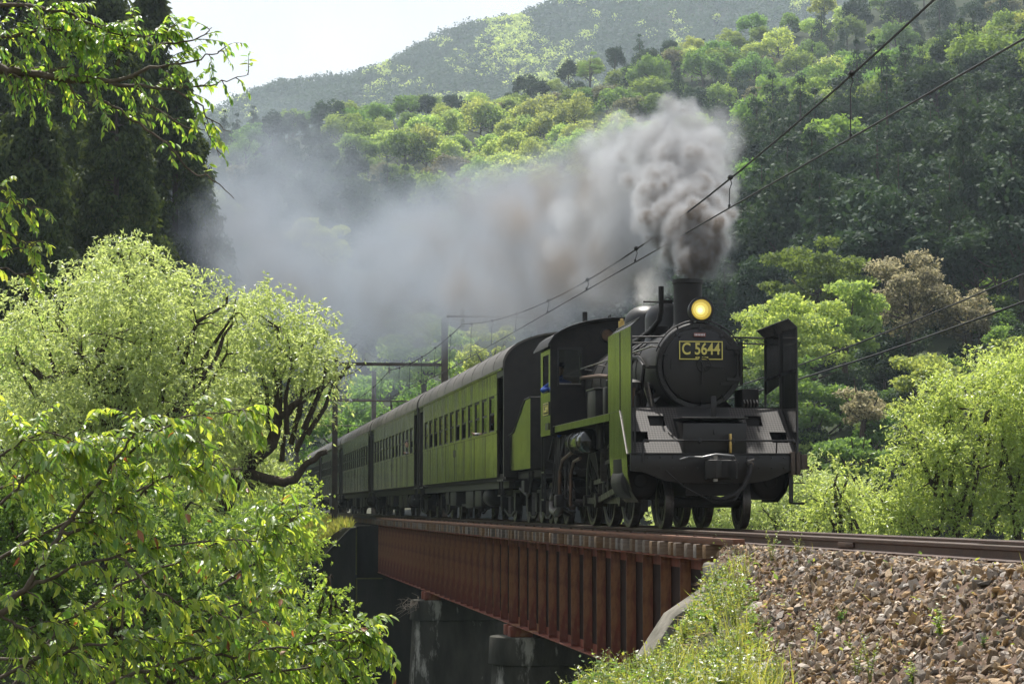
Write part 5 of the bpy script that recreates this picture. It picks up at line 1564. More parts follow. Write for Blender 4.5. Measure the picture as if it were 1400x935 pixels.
def red_pine(seed, leaf, h=13.0, name="pine_tree"):
    r = np.random.default_rng(seed)
    c = Cloud(); mb = MB()
    mb.tube([(0, 0, -0.6), (0.2, 0.1, h * 0.5), (0, 0.1, h * 0.95)], [0.2, 0.14, 0.04], 6)
    C, RAD = [], []
    for k in range(12):
        t = r.uniform(0, 1); a = r.uniform(0, 6.28); z = h * (0.62 + 0.36 * t); L = (1 - t) * 2.2 + 0.5
        e = Vector((math.cos(a) * L, math.sin(a) * L, z + 0.3)); mb.tube([(0.1, 0.1, z - 0.3), e], [0.05, 0.02], 4)
        C.append(tuple(e)); RAD.append(r.uniform(0.5, 0.95))
    c.tubes(mb, 1); c.add(*clump_leaves(r, np.array(C), np.array(RAD), 2200, 0.26, up=0.3, flat=0.4, aspect=0.4))
    return c.mesh(name, [leaf, M['bark']])


fine = [broadleaf(80 + k, LF['spring'], 7.5 + k * 0.5, 3.0 + 0.2 * k, n=15000, ncl=34, size=0.15, name="trackside_bush") for k in range(2)]
protos = {
    'spring': [broadleaf(20 + k, LF['spring'], 7.5 + k * 0.5, 3.0 + 0.2 * k, ncl=20 + 3 * k) for k in range(3)],
    'mid': [broadleaf(30 + k, LF['mid'], 8 + k * 0.4, 3.0 + 0.2 * k, ncl=26) for k in range(3)],
    'dark': [broadleaf(40 + k, LF['dark'], 9 + k * 0.5, 2.8, ncl=26, name="evergreen_tree") for k in range(2)] + [conifer(45, LF['dark'], name="evergreen_tree")],
    'brown': [broadleaf(50, LF['brown'], 7.5, 3.0, ncl=26, name="flowering_tree")],
    'conifer': [conifer(60 + k, LF['dark'], 11 + k, 2.2) for k in range(2)],
    'pine': [red_pine(70, LF['mid'])],
}
LAB = {  # (name, label, category, group) by hill and kind
    ('mid', 'spring'): ("broadleaf_tree", "pale spring green broadleaf tree on the middle hillside beyond the smoke", "tree", "pale green trees on the middle hillside"),
    ('mid', 'mid'): ("broadleaf_tree", "full green broadleaf tree on the middle hillside beyond the smoke", "tree", "green trees on the middle hillside"),
    ('mid', 'dark'): ("hillside_evergreen", "dark evergreen tree on the middle hillside beyond the smoke", "tree", "dark evergreens on the middle hillside"),
    ('mid', 'brown'): ("flowering_tree", "brownish flowering tree among the greens of the middle hillside", "tree", "brownish trees on the middle hillside"),
    ('mid', 'conifer'): ("conifer_tree", "dark pointed conifer along the ridge of the middle hill", "conifer", "conifers on the middle hill ridge"),
    ('mid', 'pine'): ("pine_tree", "tall bare-stemmed pine rising above the crowns of the middle hillside", "pine", "tall pines on the middle hillside"),
    ('near', 'spring'): ("broadleaf_tree", "fresh green broadleaf tree along the sunlit top of the steep dark hill", "tree", "fresh green trees on the steep right hill"),
    ('near', 'mid'): ("broadleaf_tree", "green broadleaf tree on the steep shaded hill above the cables", "tree", "green trees on the steep right hill"),
    ('near', 'dark'): ("evergreen_tree", "dark evergreen tree on the steep shaded hill above the cables", "tree", "dark evergreens on the steep right hill"),
    ('near', 'brown'): ("flowering_tree", "brownish flowering tree on the steep shaded hill", "tree", "brownish trees on the steep right hill"),
    ('near', 'conifer'): ("conifer_tree", "dark pointed conifer on the steep shaded hill above the cables", "conifer", "conifers on the steep right hill"),
    ('near', 'pine'): ("pine_tree", "tall bare-stemmed pine on the steep shaded hill", "pine", "tall pines on the steep right hill"),
}
_iF, _iR, _iU = np.array(_F), np.array(_R), None


def pix(p):
    d = Vector(p) - CAM
    z = d.dot(_fw)
    return 700 + FPX * d.dot(_R) / z, 467.5 - FPX * d.dot(_up) / z, z


LOOK = {'spring': "pale spring green broadleaf tree", 'mid': "full green broadleaf tree", 'dark': "dark evergreen tree", 'brown': "brownish flowering tree", 'conifer': "dark pointed conifer", 'pine': "tall bare-stemmed pine"}


def whereabouts(hillname, p, v):
    x = pix(p)[0]
    for lim, w in ((400, "just right of the cedars"), (560, "over the rear coaches"), (700, "over the first coach"), (860, "over the cab"), (1040, "over the chimney"), (1180, "over the far deflector"), (1290, "over the cream blossom"), (9999, "at the right edge")):
        if x < lim: break
    if hillname == 'mid': h = "on the middle hill's ridge" if v > 0.9 else ("high on the middle hill" if v > 0.55 else "low on the middle hill")
    else: h = "on the steep hill's sunlit top" if v > 0.8 else ("high on the steep right hill" if v > 0.5 else "low on the steep right hill")
    return h + ", " + w


def plant_tree(hillname, kind, p, s, r, v=0.5):
    nm, lab, cat, grp = LAB[(hillname, kind)]
    me = protos[kind][int(r.integers(0, len(protos[kind])))]
    o = link_mesh(nm, me, None, p)
    o.rotation_euler = (0, 0, r.uniform(0, 6.28)); o.scale = (s * r.uniform(0.9, 1.15), s * r.uniform(0.9, 1.15), s * r.uniform(0.85, 1.15))
    lab = LOOK[kind] + " " + whereabouts(hillname, p, v)
    return tag(o, lab, cat, lab.replace(" tree", " trees", 1) if " tree" in lab else lab.replace("conifer", "conifers").replace("pine", "pines"))


def forest(hillname, pt, n_u, n_v, chooser, scale, x_lim, y_lim, vmax=1.06, vmin=0.0):
    r = np.random.default_rng(99 if hillname == 'mid' else 98)
    k = 0
    for j in range(n_v):
        for i in range(n_u):
            u = (i + 0.5 * (j % 2) + r.uniform(-0.35, 0.35)) / n_u; v = vmin + (vmax - vmin) * (j + r.uniform(-0.35, 0.35)) / (n_v - 1)
            if not (0 <= u <= 1 and 0 <= v <= 1.2): continue
            p = pt(u, v)
            x, y, z = pix(p)
            if not (x_lim[0] < x < x_lim[1] and y_lim[0] < y < y_lim[1]): continue
            kind = chooser(x, y, v, r)
            if kind is None: continue
            plant_tree(hillname, kind, (p[0], p[1], p[2] - 0.4), scale * r.uniform(0.75, 1.2) * (0.78 if v > 0.9 else 1), r, v); k += 1
    return k


def n2(x, y, s, seed):
    return float(_fbm(np.array([x * 1.0]), np.array([y * 1.0]), s, seed)[0])


def choose_mid(x, y, v, r):
    if (y > 540 and x > 420) or (y > 430 and 620 < x): return None                      # hidden by the train
    q = n2(x, y, 0.011, 21) + r.normal() * 0.35
    if v > 0.93: return ['dark', 'dark', 'mid', 'mid', 'dark', 'spring'][int(r.integers(0, 6))]
    w = math.exp(-((x - 660) / 190.0) ** 2 - ((y - 215) / 70.0) ** 2) + 0.8 * math.exp(-((x - 1020) / 110.0) ** 2 - ((y - 85) / 60.0) ** 2) + 0.35
    if r.random() < 0.035: return 'pine' if x > 800 else 'brown'
    if r.random() < 0.05: return 'brown'
    if q * 0.5 + w > 0.86: return 'spring'
    if q * 0.5 + w > 0.44: return 'mid'
    return 'dark' if r.random() < 0.85 else 'conifer'


def choose_near(x, y, v, r):
    if x < 740 or (x < 1080 and y > 560): return None
    if v > 0.84: return ['spring', 'mid', 'mid', 'mid', 'mid'][int(r.integers(0, 5))]  # lighter leaf kinds imitate sunlight along the hill's top
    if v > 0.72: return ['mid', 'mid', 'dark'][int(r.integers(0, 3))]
    q = r.random() * (0.79 if v < 0.42 else 1)
    if q < 0.74: return 'dark'
    if q < 0.80: return 'conifer'
    return 'mid' if q < 0.985 else 'pine'


n1 = forest('mid', mid_pt, 36, 19, choose_mid, 1.28, (240, 1460), (-60, 640), 1.05, 0.06)
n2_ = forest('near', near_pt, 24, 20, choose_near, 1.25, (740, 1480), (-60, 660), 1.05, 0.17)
print("hill trees", n1, n2_)

r = np.random.default_rng(44)
for k in range(130):
    u, v = r.uniform(0.22, 0.98), r.uniform(0.0, 0.23); p = near_pt(u, v); x, y, z = pix(p)
    if not (1020 < x < 1560): continue
    kd = 'dark' if r.random() < 0.6 else 'mid'
    o = link_mesh("hillside_bush", protos[kd][k % 2], None, (p[0], p[1], p[2] - 0.3)); q = r.uniform(0.34, 0.56); o.scale = (q * 1.25, q * 1.25, q); o.rotation_euler = (0, 0, k)
    tag(o, "low dark bush at the shaded foot of the steep right hill", "bush", "bushes at the foot of the steep right hill")

# far wood: one mass, individual crowns only a few pixels across
r = np.random.default_rng(5)
C, RAD, SL = [], [], []
for j in range(60):
    for i in range(150):
        u = (i + r.random()) / 150; v = 0.30 + 0.73 * (j + r.random()) / 60
        p = far_pt(u, v); x, y, z = pix(p)
        if not (230 < x < 1250 and -70 < y < 230): continue
        kind = 1 if (n2(x, y, 0.016, 31) + r.normal() * 0.4 > 0.55) else 0
        C.append((p[0], p[1], p[2] + r.uniform(2.5, 5.5))); RAD.append(r.uniform(2.7, 4.6)); SL.append(kind)
C, RAD, SL = np.array(C), np.array(RAD), np.array(SL)
cl = Cloud()
for s_ in (0, 1):
    m_ = SL == s_
    cl.add(*clump_leaves(r, C[m_], RAD[m_], int(m_.sum() * 62), 1.5, up=0.6, flat=1.25 if s_ == 0 else 0.9), slot=s_)
o = link_mesh("far_forest", cl.mesh("far_forest", [LF['dark'], LF['spring']])); tag(o, kind='stuff')
print("far crowns", len(C))

# ---- separate trees at the foot of the steep right hill
def single_tree(name, label, pxy, dist, leaf, crown, n, size, cat="tree", group=None, seed=1, zbase=None, ncl=30, flat=0.55, leaf2=None, split=0.5):
    """crown = (radius across, height of the crown centre above the base, half height)."""
    r = np.random.default_rng(seed)
    p = at(pxy[0], pxy[1], dist)                               # centre of the crown
    rad, hh, half = crown
    zb = p.z - hh if zbase is None else zbase
    t = thing(name, label, cat, (p.x, p.y, zb), 0, group)
    cz = p.z - zb
    mb, ends = tree_limbs(r, cz + half * 0.7, rad, 9, 0.20 + 0.02 * rad, max(0.8, cz - half * 0.9))
    mb.build("trunk", M['bark'], t, smooth=60)
    d = rand_dir(r, ncl)
    C = np.array([0, 0, cz]) + d * np.array([rad, rad, half]) * (0.35 + 0.6 * r.random((ncl, 1)) ** 0.6)
    RAD = rad * (0.20 + 0.16 * r.random(ncl))
    c = Cloud()
    c.add(*clump_leaves(r, C, RAD, int(n * (split if leaf2 else 1)), size, up=0.5, flat=flat))
    if leaf2: c.add(*clump_leaves(r, C + np.array([0, 0, 0.12]), RAD, int(n * (1 - split)), size, up=0.8, flat=flat), slot=1)
    link_mesh("crown", c.mesh("crown", [leaf] + ([leaf2] if leaf2 else [])), t)
    return t


G = "broadleaf trees at the foot of the right hill"
single_tree("broadleaf_tree", "spreading layered green tree directly behind and above the far smoke deflector", (1080, 455), 150, LF['spring'], (3.8, 5.5, 3.2), 15000, 0.21, group=G, seed=201, ncl=46, flat=0.38)
single_tree("broadleaf_tree", "feathery mid green tree high behind the smoke column, left of the cream blossom", (1115, 375), 172, LF['mid'], (3.8, 5.5, 2.9), 11000, 0.24, group=G, seed=202, ncl=40, flat=0.4)
single_tree("broadleaf_tree", "bright rounded green tree between the far deflector and the cream blossom", (1155, 440), 156, LF['spring'], (3.0, 5.0, 2.8), 11000, 0.22, group=G, seed=203, ncl=38, flat=0.45)
single_tree("flowering_tree", "tree covered in cream brown blossom on the dark slope above the cables", (1240, 405), 162, LF['brown'], (3.3, 5.5, 2.9), 13000, 0.2, group=None, seed=204, leaf2=LF['cream'], split=0.5, ncl=44, cat="flowering tree")
single_tree("flowering_tree", "smaller dull blossoming tree right of the big cream one, under the upper cable", (1320, 432), 162, LF['brown'], (2.2, 4.5, 1.9), 6000, 0.2, seed=205, leaf2=LF['cream'], split=0.6, cat="flowering tree")
single_tree("broadleaf_tree", "light green layered tree under both cables, left of the bright willow", (1268, 535), 140, LF['spring'], (2.9, 4.5, 2.7), 9000, 0.21, group=G, seed=206, ncl=36, flat=0.36)
single_tree("flowering_tree", "low pale blossoming bush against the dark foot of the slope", (1178, 557), 138, LF['brown'], (1.5, 2.6, 1.1), 3000, 0.18, seed=207, leaf2=LF['cream'], split=0.35, cat="flowering tree")
single_tree("broadleaf_tree", "low dark green layered tree in the shade just above the bright trackside bushes", (1170, 628), 125, LF['mid'], (2.4, 3.0, 1.3), 7000, 0.2, group=G, seed=208, ncl=28, flat=0.35)
single_tree("broadleaf_tree", "green tree behind the beam of the locomotive, right of its deflector", (1105, 555), 145, LF['mid'], (3.0, 4.5, 3.0), 9000, 0.22, group=G, seed=209, ncl=34, flat=0.4)
single_tree("broadleaf_tree", "tall green tree at the right picture edge above the willow", (1400, 490), 120, LF['spring'], (1.7, 4.0, 1.8), 5000, 0.18, group=G, seed=210, ncl=24)
single_tree("broadleaf_tree", "green tree low at the right above the cables, in front of the dark slope", (1230, 480), 170, LF['dark'], (3.5, 5.0, 3.0), 8000, 0.24, group=G, seed=211, ncl=30)
single_tree("broadleaf_tree", "hazy green tree close behind the far pole of the nearer portal frame", (580, 480), 165, LF['spring'], (3.6, 6.5, 2.7), 11000, 0.22, seed=212, ncl=40, flat=0.36)
single_tree("broadleaf_tree", "hazy green tree behind the train roof, right of the portal frame", (668, 478), 140, LF['spring'], (1.6, 6.0, 2.0), 4000, 0.17, seed=213, ncl=22)
single_tree("broadleaf_tree", "dim green tree seen through the portal frame above the rear coaches", (535, 560), 170, LF['mid'], (3.6, 5.0, 3.0), 9000, 0.24, seed=214, ncl=36, flat=0.4)
single_tree("broadleaf_tree", "faint tree with a pale top rising out of the drifting smoke", (440, 335), 240, LF['spring'], (3.6, 7.5, 3.0), 7000, 0.3, seed=215, ncl=32)
single_tree("broadleaf_tree", "dim round green tree behind the willow tip and the portal pole", (470, 590), 150, LF['mid'], (3.0, 5.0, 3.0), 7000, 0.22, seed=216, ncl=30)

# ---- willows and leafy bushes with fine leaves (twigs of narrow leaves round limb ends)
def spray_crown(r, C, RAD, ntwig, nleaf, L, W, hang=0.5, tl=0.7, flat=0.8, sub=True):
    """Drooping twigs starting in round masses, each set with narrow leaves. Returns leaf mesh arrays and twig starts."""
    if sub:                                                    # break every mass into smaller overlapping clumps
        CC, RR = [], []
        for c_, q in zip(C, RAD):
            m_ = max(3, int(9 * q ** 0.6)); dd = rand_dir(r, m_); dd[:, 2] = dd[:, 2] * 0.85 + 0.12
            CC.append(c_ + dd * q * (0.45 + 0.45 * r.random((m_, 1)))); RR.append(q * r.uniform(0.26, 0.46, m_))
        C, RAD = np.concatenate(CC), np.concatenate(RR)
    m = len(C); k = r.choice(m, ntwig, p=RAD ** 2 / np.sum(RAD ** 2))
    d = rand_dir(r, ntwig); d[:, 2] += 0.25; d = unit(d)
    S = C[k] + d * RAD[k][:, None] * (r.random((ntwig, 1)) ** 0.45) * np.array([1, 1, flat])
    dirs = unit(d * 0.9 + rand_dir(r, ntwig) * 0.7)
    t = r.random((ntwig, nleaf, 1))
    ln = tl * (0.5 + r.random((ntwig, 1, 1)))
    P = S[:, None, :] + dirs[:, None, :] * t * ln + np.array([0, 0, -1.0]) * (hang * ln * t ** 2)
    tang = unit(dirs[:, None, :] + np.array([0, 0, -2.0]) * hang * t)
    D = unit(tang * 0.5 + r.normal(size=P.shape) * 0.55 + np.array([0, 0, -0.25]))
    N = unit(r.normal(size=P.shape) + np.array([0, 0, 0.6]))
    s = (0.65 + 0.7 * r.random((ntwig, nleaf))).ravel()
    return leaf_quads(P.reshape(-1, 3), D.reshape(-1, 3), N.reshape(-1, 3), L * s, W * s, 0.15)


def px_path(pts, dist):
    return [at(p[0], p[1], dist + (p[2] if len(p) > 2 else 0)) for p in pts]


def willow(name, label, dist, masses, limbs, base, leaf, per, L, W, seed, cat="tree", group=None, tl=0.7, hang=0.5, nleaf=14, drop=0):
    """masses: (px, py, radius in m, depth offset); limbs: lists of (px, py[, depth]) with start/end radius."""
    r = np.random.default_rng(seed)
    b = at(base[0], base[1], dist); zg = float(ground_z(b.x, b.y))
    t = thing(name, label, cat, (b.x, b.y, zg - 0.2), 0, group)
    o = np.array(t.location)
    tr_ = MB()
    for pts, r0, r1 in limbs:
        P = px_path(pts, dist); n = len(P)
        # soften the polyline
        Q = [P[0]]
        for i in range(n - 1):
            for s in (1 / 3, 2 / 3, 1): Q.append(P[i].lerp(P[i + 1], s) + (Vector(r.normal(size=3)) * 0.02 if s < 1 else Vector((0, 0, 0))))
        tr_.tube([q - Vector(o) for q in Q], [r0 + (r1 - r0) * i / (len(Q) - 1) for i in range(len(Q))], 7)
    C = np.array([np.array(at(m[0], m[1] + drop, dist + m[3])) - o for m in masses]); RAD = np.array([m[2] for m in masses])
    cen = C.mean(0)
    for c_, q in zip(C, RAD):
        # a limb into every mass
        a = Vector(c_); bb = Vector(c_ * 0.5 + cen * 0.5) + Vector((0, 0, -0.8 - 0.3 * q))
        mid = a.lerp(bb, 0.5) + Vector(r.normal(size=3) * 0.15)
        tr_.tube([bb, mid, a, a + Vector(r.normal(size=3) * 0.3 * q)], [0.06, 0.045, 0.025, 0.008], 5)
        for _ in range(3):
            e = a + Vector(rand_dir(r, 1)[0]) * q * 0.8
            tr_.tube([a, a.lerp(e, 0.5) + Vector((0, 0, 0.08)), e], [0.022, 0.014, 0.005], 4)
    tr_.build("trunk", M['bark'], t, smooth=60)
    ntw = int(per * float(np.sum(RAD ** 2)))
    V, F = spray_crown(r, C, RAD, ntw, nleaf, L, W, hang, tl)
    link_mesh("crown", np_mesh("crown", V, F, [leaf]), t)
    return t, len(F)


tot = 0
w1, k = willow("willow_tree", "big pale green willow filling the left bank below the dark cedars", 44,
    [(170, 370, 1.0, 0), (110, 400, 1.1, 1), (60, 440, 1.0, 0), (215, 400, 1.0, 0.5), (270, 430, 1.0, 0), (150, 445, 1.2, -1), (220, 470, 1.2, 1), (90, 490, 1.1, 1.5), (20, 480, 0.8, 0),
     (280, 490, 1.1, 1), (180, 520, 1.2, 0), (40, 560, 1.0, 1), (120, 570, 1.2, -0.5), (250, 540, 1.1, -1), (310, 470, 0.8, 1), (320, 415, 0.42, 0), (168, 338, 0.4, 0), (190, 345, 0.3, 0.3), (310, 402, 0.25, 0), (10, 610, 1.1, 0), (80, 640, 1.2, 0), (200, 600, 1.2, 1), (300, 600, 1.0, 1.5),
     (0, 520, 0.7, 2), (230, 660, 1.1, 1.5), (130, 660, 1.0, 2)],
    [([(170, 760), (165, 640, 0.5), (150, 560), (160, 500)], 0.28, 0.16), ([(155, 590), (178, 520), (190, 455), (200, 418)], 0.14, 0.04), ([(150, 560), (100, 470), (78, 435), (82, 420)], 0.13, 0.03),
     ([(120, 500), (60, 520), (40, 500), (22, 480)], 0.10, 0.04), ([(152, 555), (140, 510), (135, 480), (150, 450)], 0.12, 0.04), ([(165, 620), (240, 560), (290, 500), (320, 440)], 0.12, 0.02)],
    (170, 760), LF['willow'], 270, 0.085, 0.030, 301, tl=0.5, drop=14)
tot += k
w2, k = willow("willow_tree", "willow with a dark S-curved limb leaning over the line at the left portal pole", 46,
    [(380, 440, 0.85, 0), (430, 455, 0.75, 0.5), (350, 480, 0.8, 0.5), (400, 490, 0.8, -0.5), (445, 490, 0.55, 0), (345, 530, 0.8, 0), (410, 530, 0.6, 1), (330, 570, 0.8, 1), (385, 585, 0.4, 1), (425, 560, 0.3, 0.4), (360, 640, 0.6, 1.4), (310, 640, 0.8, 1.0),
     (455, 515, 0.3, 0)],
    [([(300, 700), (330, 640), (348, 625), (371, 607), (376, 590), (378, 570), (381, 548), (377, 516), (372, 500)], 0.17, 0.06), ([(378, 572), (395, 562), (404, 552), (430, 535), (465, 516), (480, 500)], 0.10, 0.025),
     ([(328, 645), (355, 652), (389, 660), (404, 656), (412, 643), (420, 633), (447, 617)], 0.11, 0.055), ([(377, 530), (388, 505), (395, 480)], 0.06, 0.02), ([(345, 628), (320, 600), (300, 560)], 0.09, 0.03),
     ([(465, 516), (478, 490), (488, 470)], 0.012, 0.004), ([(465, 516), (490, 505), (500, 490)], 0.012, 0.003)],
    (300, 760), LF['willow'], 270, 0.085, 0.030, 302, tl=0.42, drop=8)
tot += k
w3, k = willow("willow_tree", "bright yellow green willow spreading beside the track at the right edge", 52,
    [(1330, 560, 1.1, 0), (1380, 540, 1.1, 1), (1290, 580, 0.9, 0), (1250, 610, 0.8, 0), (1400, 600, 1.2, 0), (1340, 640, 1.3, -0.5), (1270, 660, 1.1, 0), (1210, 690, 0.9, 0), (1390, 690, 1.2, 0), (1310, 700, 1.1, 0.5), (1240, 720, 0.9, 0), (1160, 690, 0.6, 0),
     (1365, 510, 0.8, 1), (1430, 540, 1.2, 1), (1175, 725, 0.7, 0), (1300, 540, 0.5, 0.5), (1240, 585, 0.35, 0), (1440, 640, 1.2, 0)],
    [([(1300, 780), (1310, 700), (1330, 640), (1350, 560)], 0.10, 0.03), ([(1395, 780), (1385, 690), (1372, 610), (1375, 540)], 0.10, 0.03), ([(1230, 780), (1205, 720), (1190, 690), (1172, 660)], 0.07, 0.015), ([(1310, 700), (1280, 640), (1262, 600)], 0.05, 0.012), ([(1385, 690), (1400, 620), (1410, 560)], 0.05, 0.012)],
    (1300, 800), LF['willow2'], 290, 0.085, 0.032, 303, tl=0.42, hang=0.3)
tot += k
w4, k = willow("willow_bush", "soft pale green bush seen under the buffer beam, beyond the rails", 75,
    [(1060, 690, 1.2, 0), (1100, 670, 1.0, 0), (1030, 700, 1.2, 1), (1130, 700, 1.3, 0), (1085, 720, 1.3, 0), (1000, 710, 1.2, 1), (1160, 680, 0.9, 2), (1075, 655, 0.6, 0), (960, 715, 1.2, 1), (900, 715, 1.1, 1), (1190, 715, 1.1, 0)],
    [([(1075, 760), (1070, 720), (1058, 690)], 0.06, 0.015), ([(1065, 720), (1048, 700), (1040, 690)], 0.05, 0.012)], (1075, 770), LF['willow'], 150, 0.11, 0.040, 304, cat="bush", tl=0.45, hang=0.2)
tot += k
w5, k = willow("willow_bush", "small bright bush with upright shoots close to the rails, left of the right-hand willow", 50,
    [(1140, 665, 0.45, 0), (1125, 690, 0.5, 0), (1160, 650, 0.35, 0), (1105, 715, 0.5, 0), (1165, 720, 0.7, 0), (1145, 700, 0.6, 0)],
    [([(1195, 770), (1170, 715), (1150, 680), (1140, 655)], 0.05, 0.012)], (1180, 780), LF['willow2'], 200, 0.085, 0.030, 305, cat="bush", tl=0.45, hang=0.2)
tot += k
w6, k = willow("maple_tree", "yellow green maple on the slope below the willows, beside the wing wall", 62,
    [(385, 690, 1.1, 0), (415, 695, 0.6, 0), (370, 710, 1.2, 0), (410, 735, 0.9, -1), (350, 750, 1.2, 0), (390, 770, 1.1, -2), (320, 720, 1.2, 1), (300, 780, 1.3, 0), (345, 800, 1.2, -2), (260, 740, 1.3, 2), (400, 655, 0.5, 2), (240, 800, 1.4, 0)],
    [([(330, 900), (350, 800), (380, 730), (420, 690)], 0.14, 0.03)], (330, 900), LF['maple'], 115, 0.09, 0.06, 306, tl=0.55, hang=0.15)
tot += k
w7, k = willow("maple_tree", "small-leaved bush with upright tips in front of the dark abutment wall", 30,
    [(455, 815, 0.22, 0), (440, 850, 0.35, 0), (470, 850, 0.28, 0), (420, 870, 0.4, 0), (460, 890, 0.4, 0), (400, 900, 0.45, 0), (490, 880, 0.25, 0), (430, 930, 0.5, 0), (370, 860, 0.4, 0.5), (340, 890, 0.5, 0.5), (380, 930, 0.5, 0), (480, 925, 0.35, 0), (449, 797, 0.12, 0)],
    [([(430, 1000), (440, 900), (450, 840), (452, 800)], 0.05, 0.01), ([(430, 960), (470, 890), (485, 870)], 0.03, 0.008)], (430, 1010), LF['maple'], 520, 0.052, 0.036, 307, cat="bush", tl=0.22, hang=0.1)
tot += k
w8, k = willow("shrub", "dense green shrub on the left bank behind the leafy foreground boughs", 27,
    [(60, 720, 0.6, 0), (140, 740, 0.6, 0), (220, 760, 0.6, 0), (300, 770, 0.55, 0), (30, 790, 0.6, 0), (110, 810, 0.7, 0), (200, 830, 0.7, 0), (280, 840, 0.6, 0), (340, 820, 0.45, 0), (20, 870, 0.7, 0), (110, 890, 0.7, 0), (210, 900, 0.7, 0), (310, 910, 0.6, 0), (0, 680, 0.6, 0), (160, 690, 0.5, 1), (390, 830, 0.3, 1), (250, 700, 0.45, 1)],
    [([(150, 1000), (150, 880), (170, 780)], 0.06, 0.02)], (150, 1000), LF['mid'], 300, 0.07, 0.036, 308, cat="shrub", tl=0.32, hang=0.2)
tot += k
print("spray tris", tot)

# bushes along the left of the line beyond the bridge (mirrored in the coach flanks)
r = np.random.default_rng(55)
for k in range(16):
    if k in (1, 3, 6, 7, 10, 13): continue
    y = 60 + (k // 2) * 7.5 + r.uniform(-1.5, 1.5); x = -5.6 - (k % 2) * 2.6 - 0.012 * (y - 60) * 10 - r.uniform(0, 0.8)
    o = link_mesh("trackside_bush", fine[k % 2], None, (x, y, float(ground_z(x, y)) - 0.9)); q = r.uniform(0.95, 1.2)
    o.scale = (q * 0.72, q * 0.72, q); o.rotation_euler = (0, 0, k * 1.7)
    tag(o, "bright green bush close beside the rear coaches, past the left portal pole", "bush", "bushes along the left of the line")

for k, (x, y, q) in enumerate([(-8.2, 46, 1.75), (-10.6, 49, 1.8), (-9.0, 56, 1.4), (-13.2, 47, 1.75), (-11.8, 57, 1.35), (-15.5, 52, 1.6)][1:4]):
    o = link_mesh("broadleaf_tree", fine[k % 2], None, (x, y, float(ground_z(x, y)) - 0.3)); o.scale = (q * 0.8, q * 0.8, q); o.rotation_euler = (0, 0, k * 2.1)
    tag(o, "bright green tree glimpsed between the big willow and the dark cedars", "tree", "trees between willow and cedars")

for k, (x, y) in enumerate([(-4.6, 122), (-5.4, 133), (-4.8, 146), (-6.5, 158), (-5.0, 172)]):  # trees added out of sight to darken what the rear coaches mirror
    o = link_mesh("hillside_evergreen", protos['dark'][k % 2], None, (x, y, float(ground_z(x, y)) - 0.3)); o.scale = (0.8, 0.8, 0.9); o.rotation_euler = (0, 0, k * 2.1)
    tag(o, "dark evergreen added beside the far line to darken reflections in the last coaches", "tree", "evergreens added to darken reflections")

# ---- cedars on the left
def cedar(seed, h, rad, nsp=260, per=190):
    r = np.random.default_rng(seed)
    mb = MB(); mb.tube([(0, 0, -0.5), (0.05, 0, h * 0.4), (0, 0.05, h * 0.75), (0, 0, h)], [0.38, 0.28, 0.14, 0.02], 8)
    C, RAD = [], []
    for k in range(nsp):
        t = (k + r.random()) / nsp
        z = h * (0.12 + 0.88 * t)
        rr = rad * min(1.0, ((1 - t) * 1.55) ** 0.8 + 0.03)
        a = r.uniform(0, 6.28); q = rr * r.uniform(0.55, 1.0)
        C.append((math.cos(a) * q, math.sin(a) * q, z - q * 0.30)); RAD.append(0.34 + 0.62 * rr / rad * r.uniform(0.6, 1.2))
        if k % 3 == 0: mb.tube([(0, 0, z), (math.cos(a) * q * 0.5, math.sin(a) * q * 0.5, z + 0.05), C[-1]], [0.05, 0.035, 0.01], 4)
    V, F = clump_leaves(r, np.array(C), np.array(RAD), nsp * per, 0.33, up=0.1, flat=1.1, aspect=0.42, droop=0.8)
    return mb.mesh("trunk", M['bark']), np_mesh("crown", V, F, [LF['cedar']])


ced = [cedar(401, 29, 3.9), cedar(402, 25, 3.7)]
clab = ["tall dark cedar at the left edge, behind the drooping cherry branch", "dark cedar with a bare pointed spire against the white sky", "dark cedar standing farthest right, its flank against the drifting smoke",
        "dark cedar between the left edge and the spired one, behind the cherry leaves", "lower dark cedar in front of the others, just above the big willow", "dark cedar low at the left edge, above the willow's left side", "shorter dark cedar at the right foot of the grove, half veiled by smoke"]
for i, (x, ytop, dist, q, s) in enumerate([(15, -190, 100, 0, 1.05), (208, -25, 112, 0, 0.93), (242, 95, 104, 1, 0.80), (115, -170, 108, 1, 1.35), (160, 60, 92, 0, 0.72), (40, 90, 88, 1, 0.82), (190, 270, 96, 1, 0.58)]):
    p = at(x, ytop, dist)
    hgt = (29, 25)[q] * s
    t = thing("cedar_tree", clab[i], "cedar", (p.x, p.y, p.z - hgt), i * 1.3, "dark cedars on the left")
    t.scale = (s * (1.0 if i not in (6,) else 1.3), s * (1.0 if i not in (6,) else 1.3), s)
    link_mesh("trunk", ced[q][0], t); link_mesh("crown", ced[q][1], t)

# ---- large-leaved cherry boughs in the foreground
def leaf_shape(L, W, curl, seed):
    """One leaf: midrib fold, downward curl, eight small faces."""
    m = MB()
    xs_ = [0.0, 0.22, 0.5, 0.78, 1.0]; ws = [0.0, 0.38, 0.5, 0.30, 0.0]
    mid = [(L * x, 0, -curl * L * x * x) for x in xs_]
    lf = [(L * x * 0.98, W * w, -curl * L * x * x + 0.16 * W) for x, w in zip(xs_, ws)]
    rt = [(p[0], -p[1], p[2]) for p in lf]
    vs = mid + lf[1:4] + rt[1:4]
    fs = [(0, 1, 5), (1, 2, 6, 5), (2, 3, 7, 6), (3, 4, 7), (0, 8, 1), (1, 8, 9, 2), (2, 9, 10, 3), (3, 10, 4)]
    m.add(vs, fs)
    return m


LS = [leaf_shape(1.0, w, c, i) for i, (w, c) in enumerate(((0.42, 0.22), (0.38, 0.38), (0.46, 0.12)))]


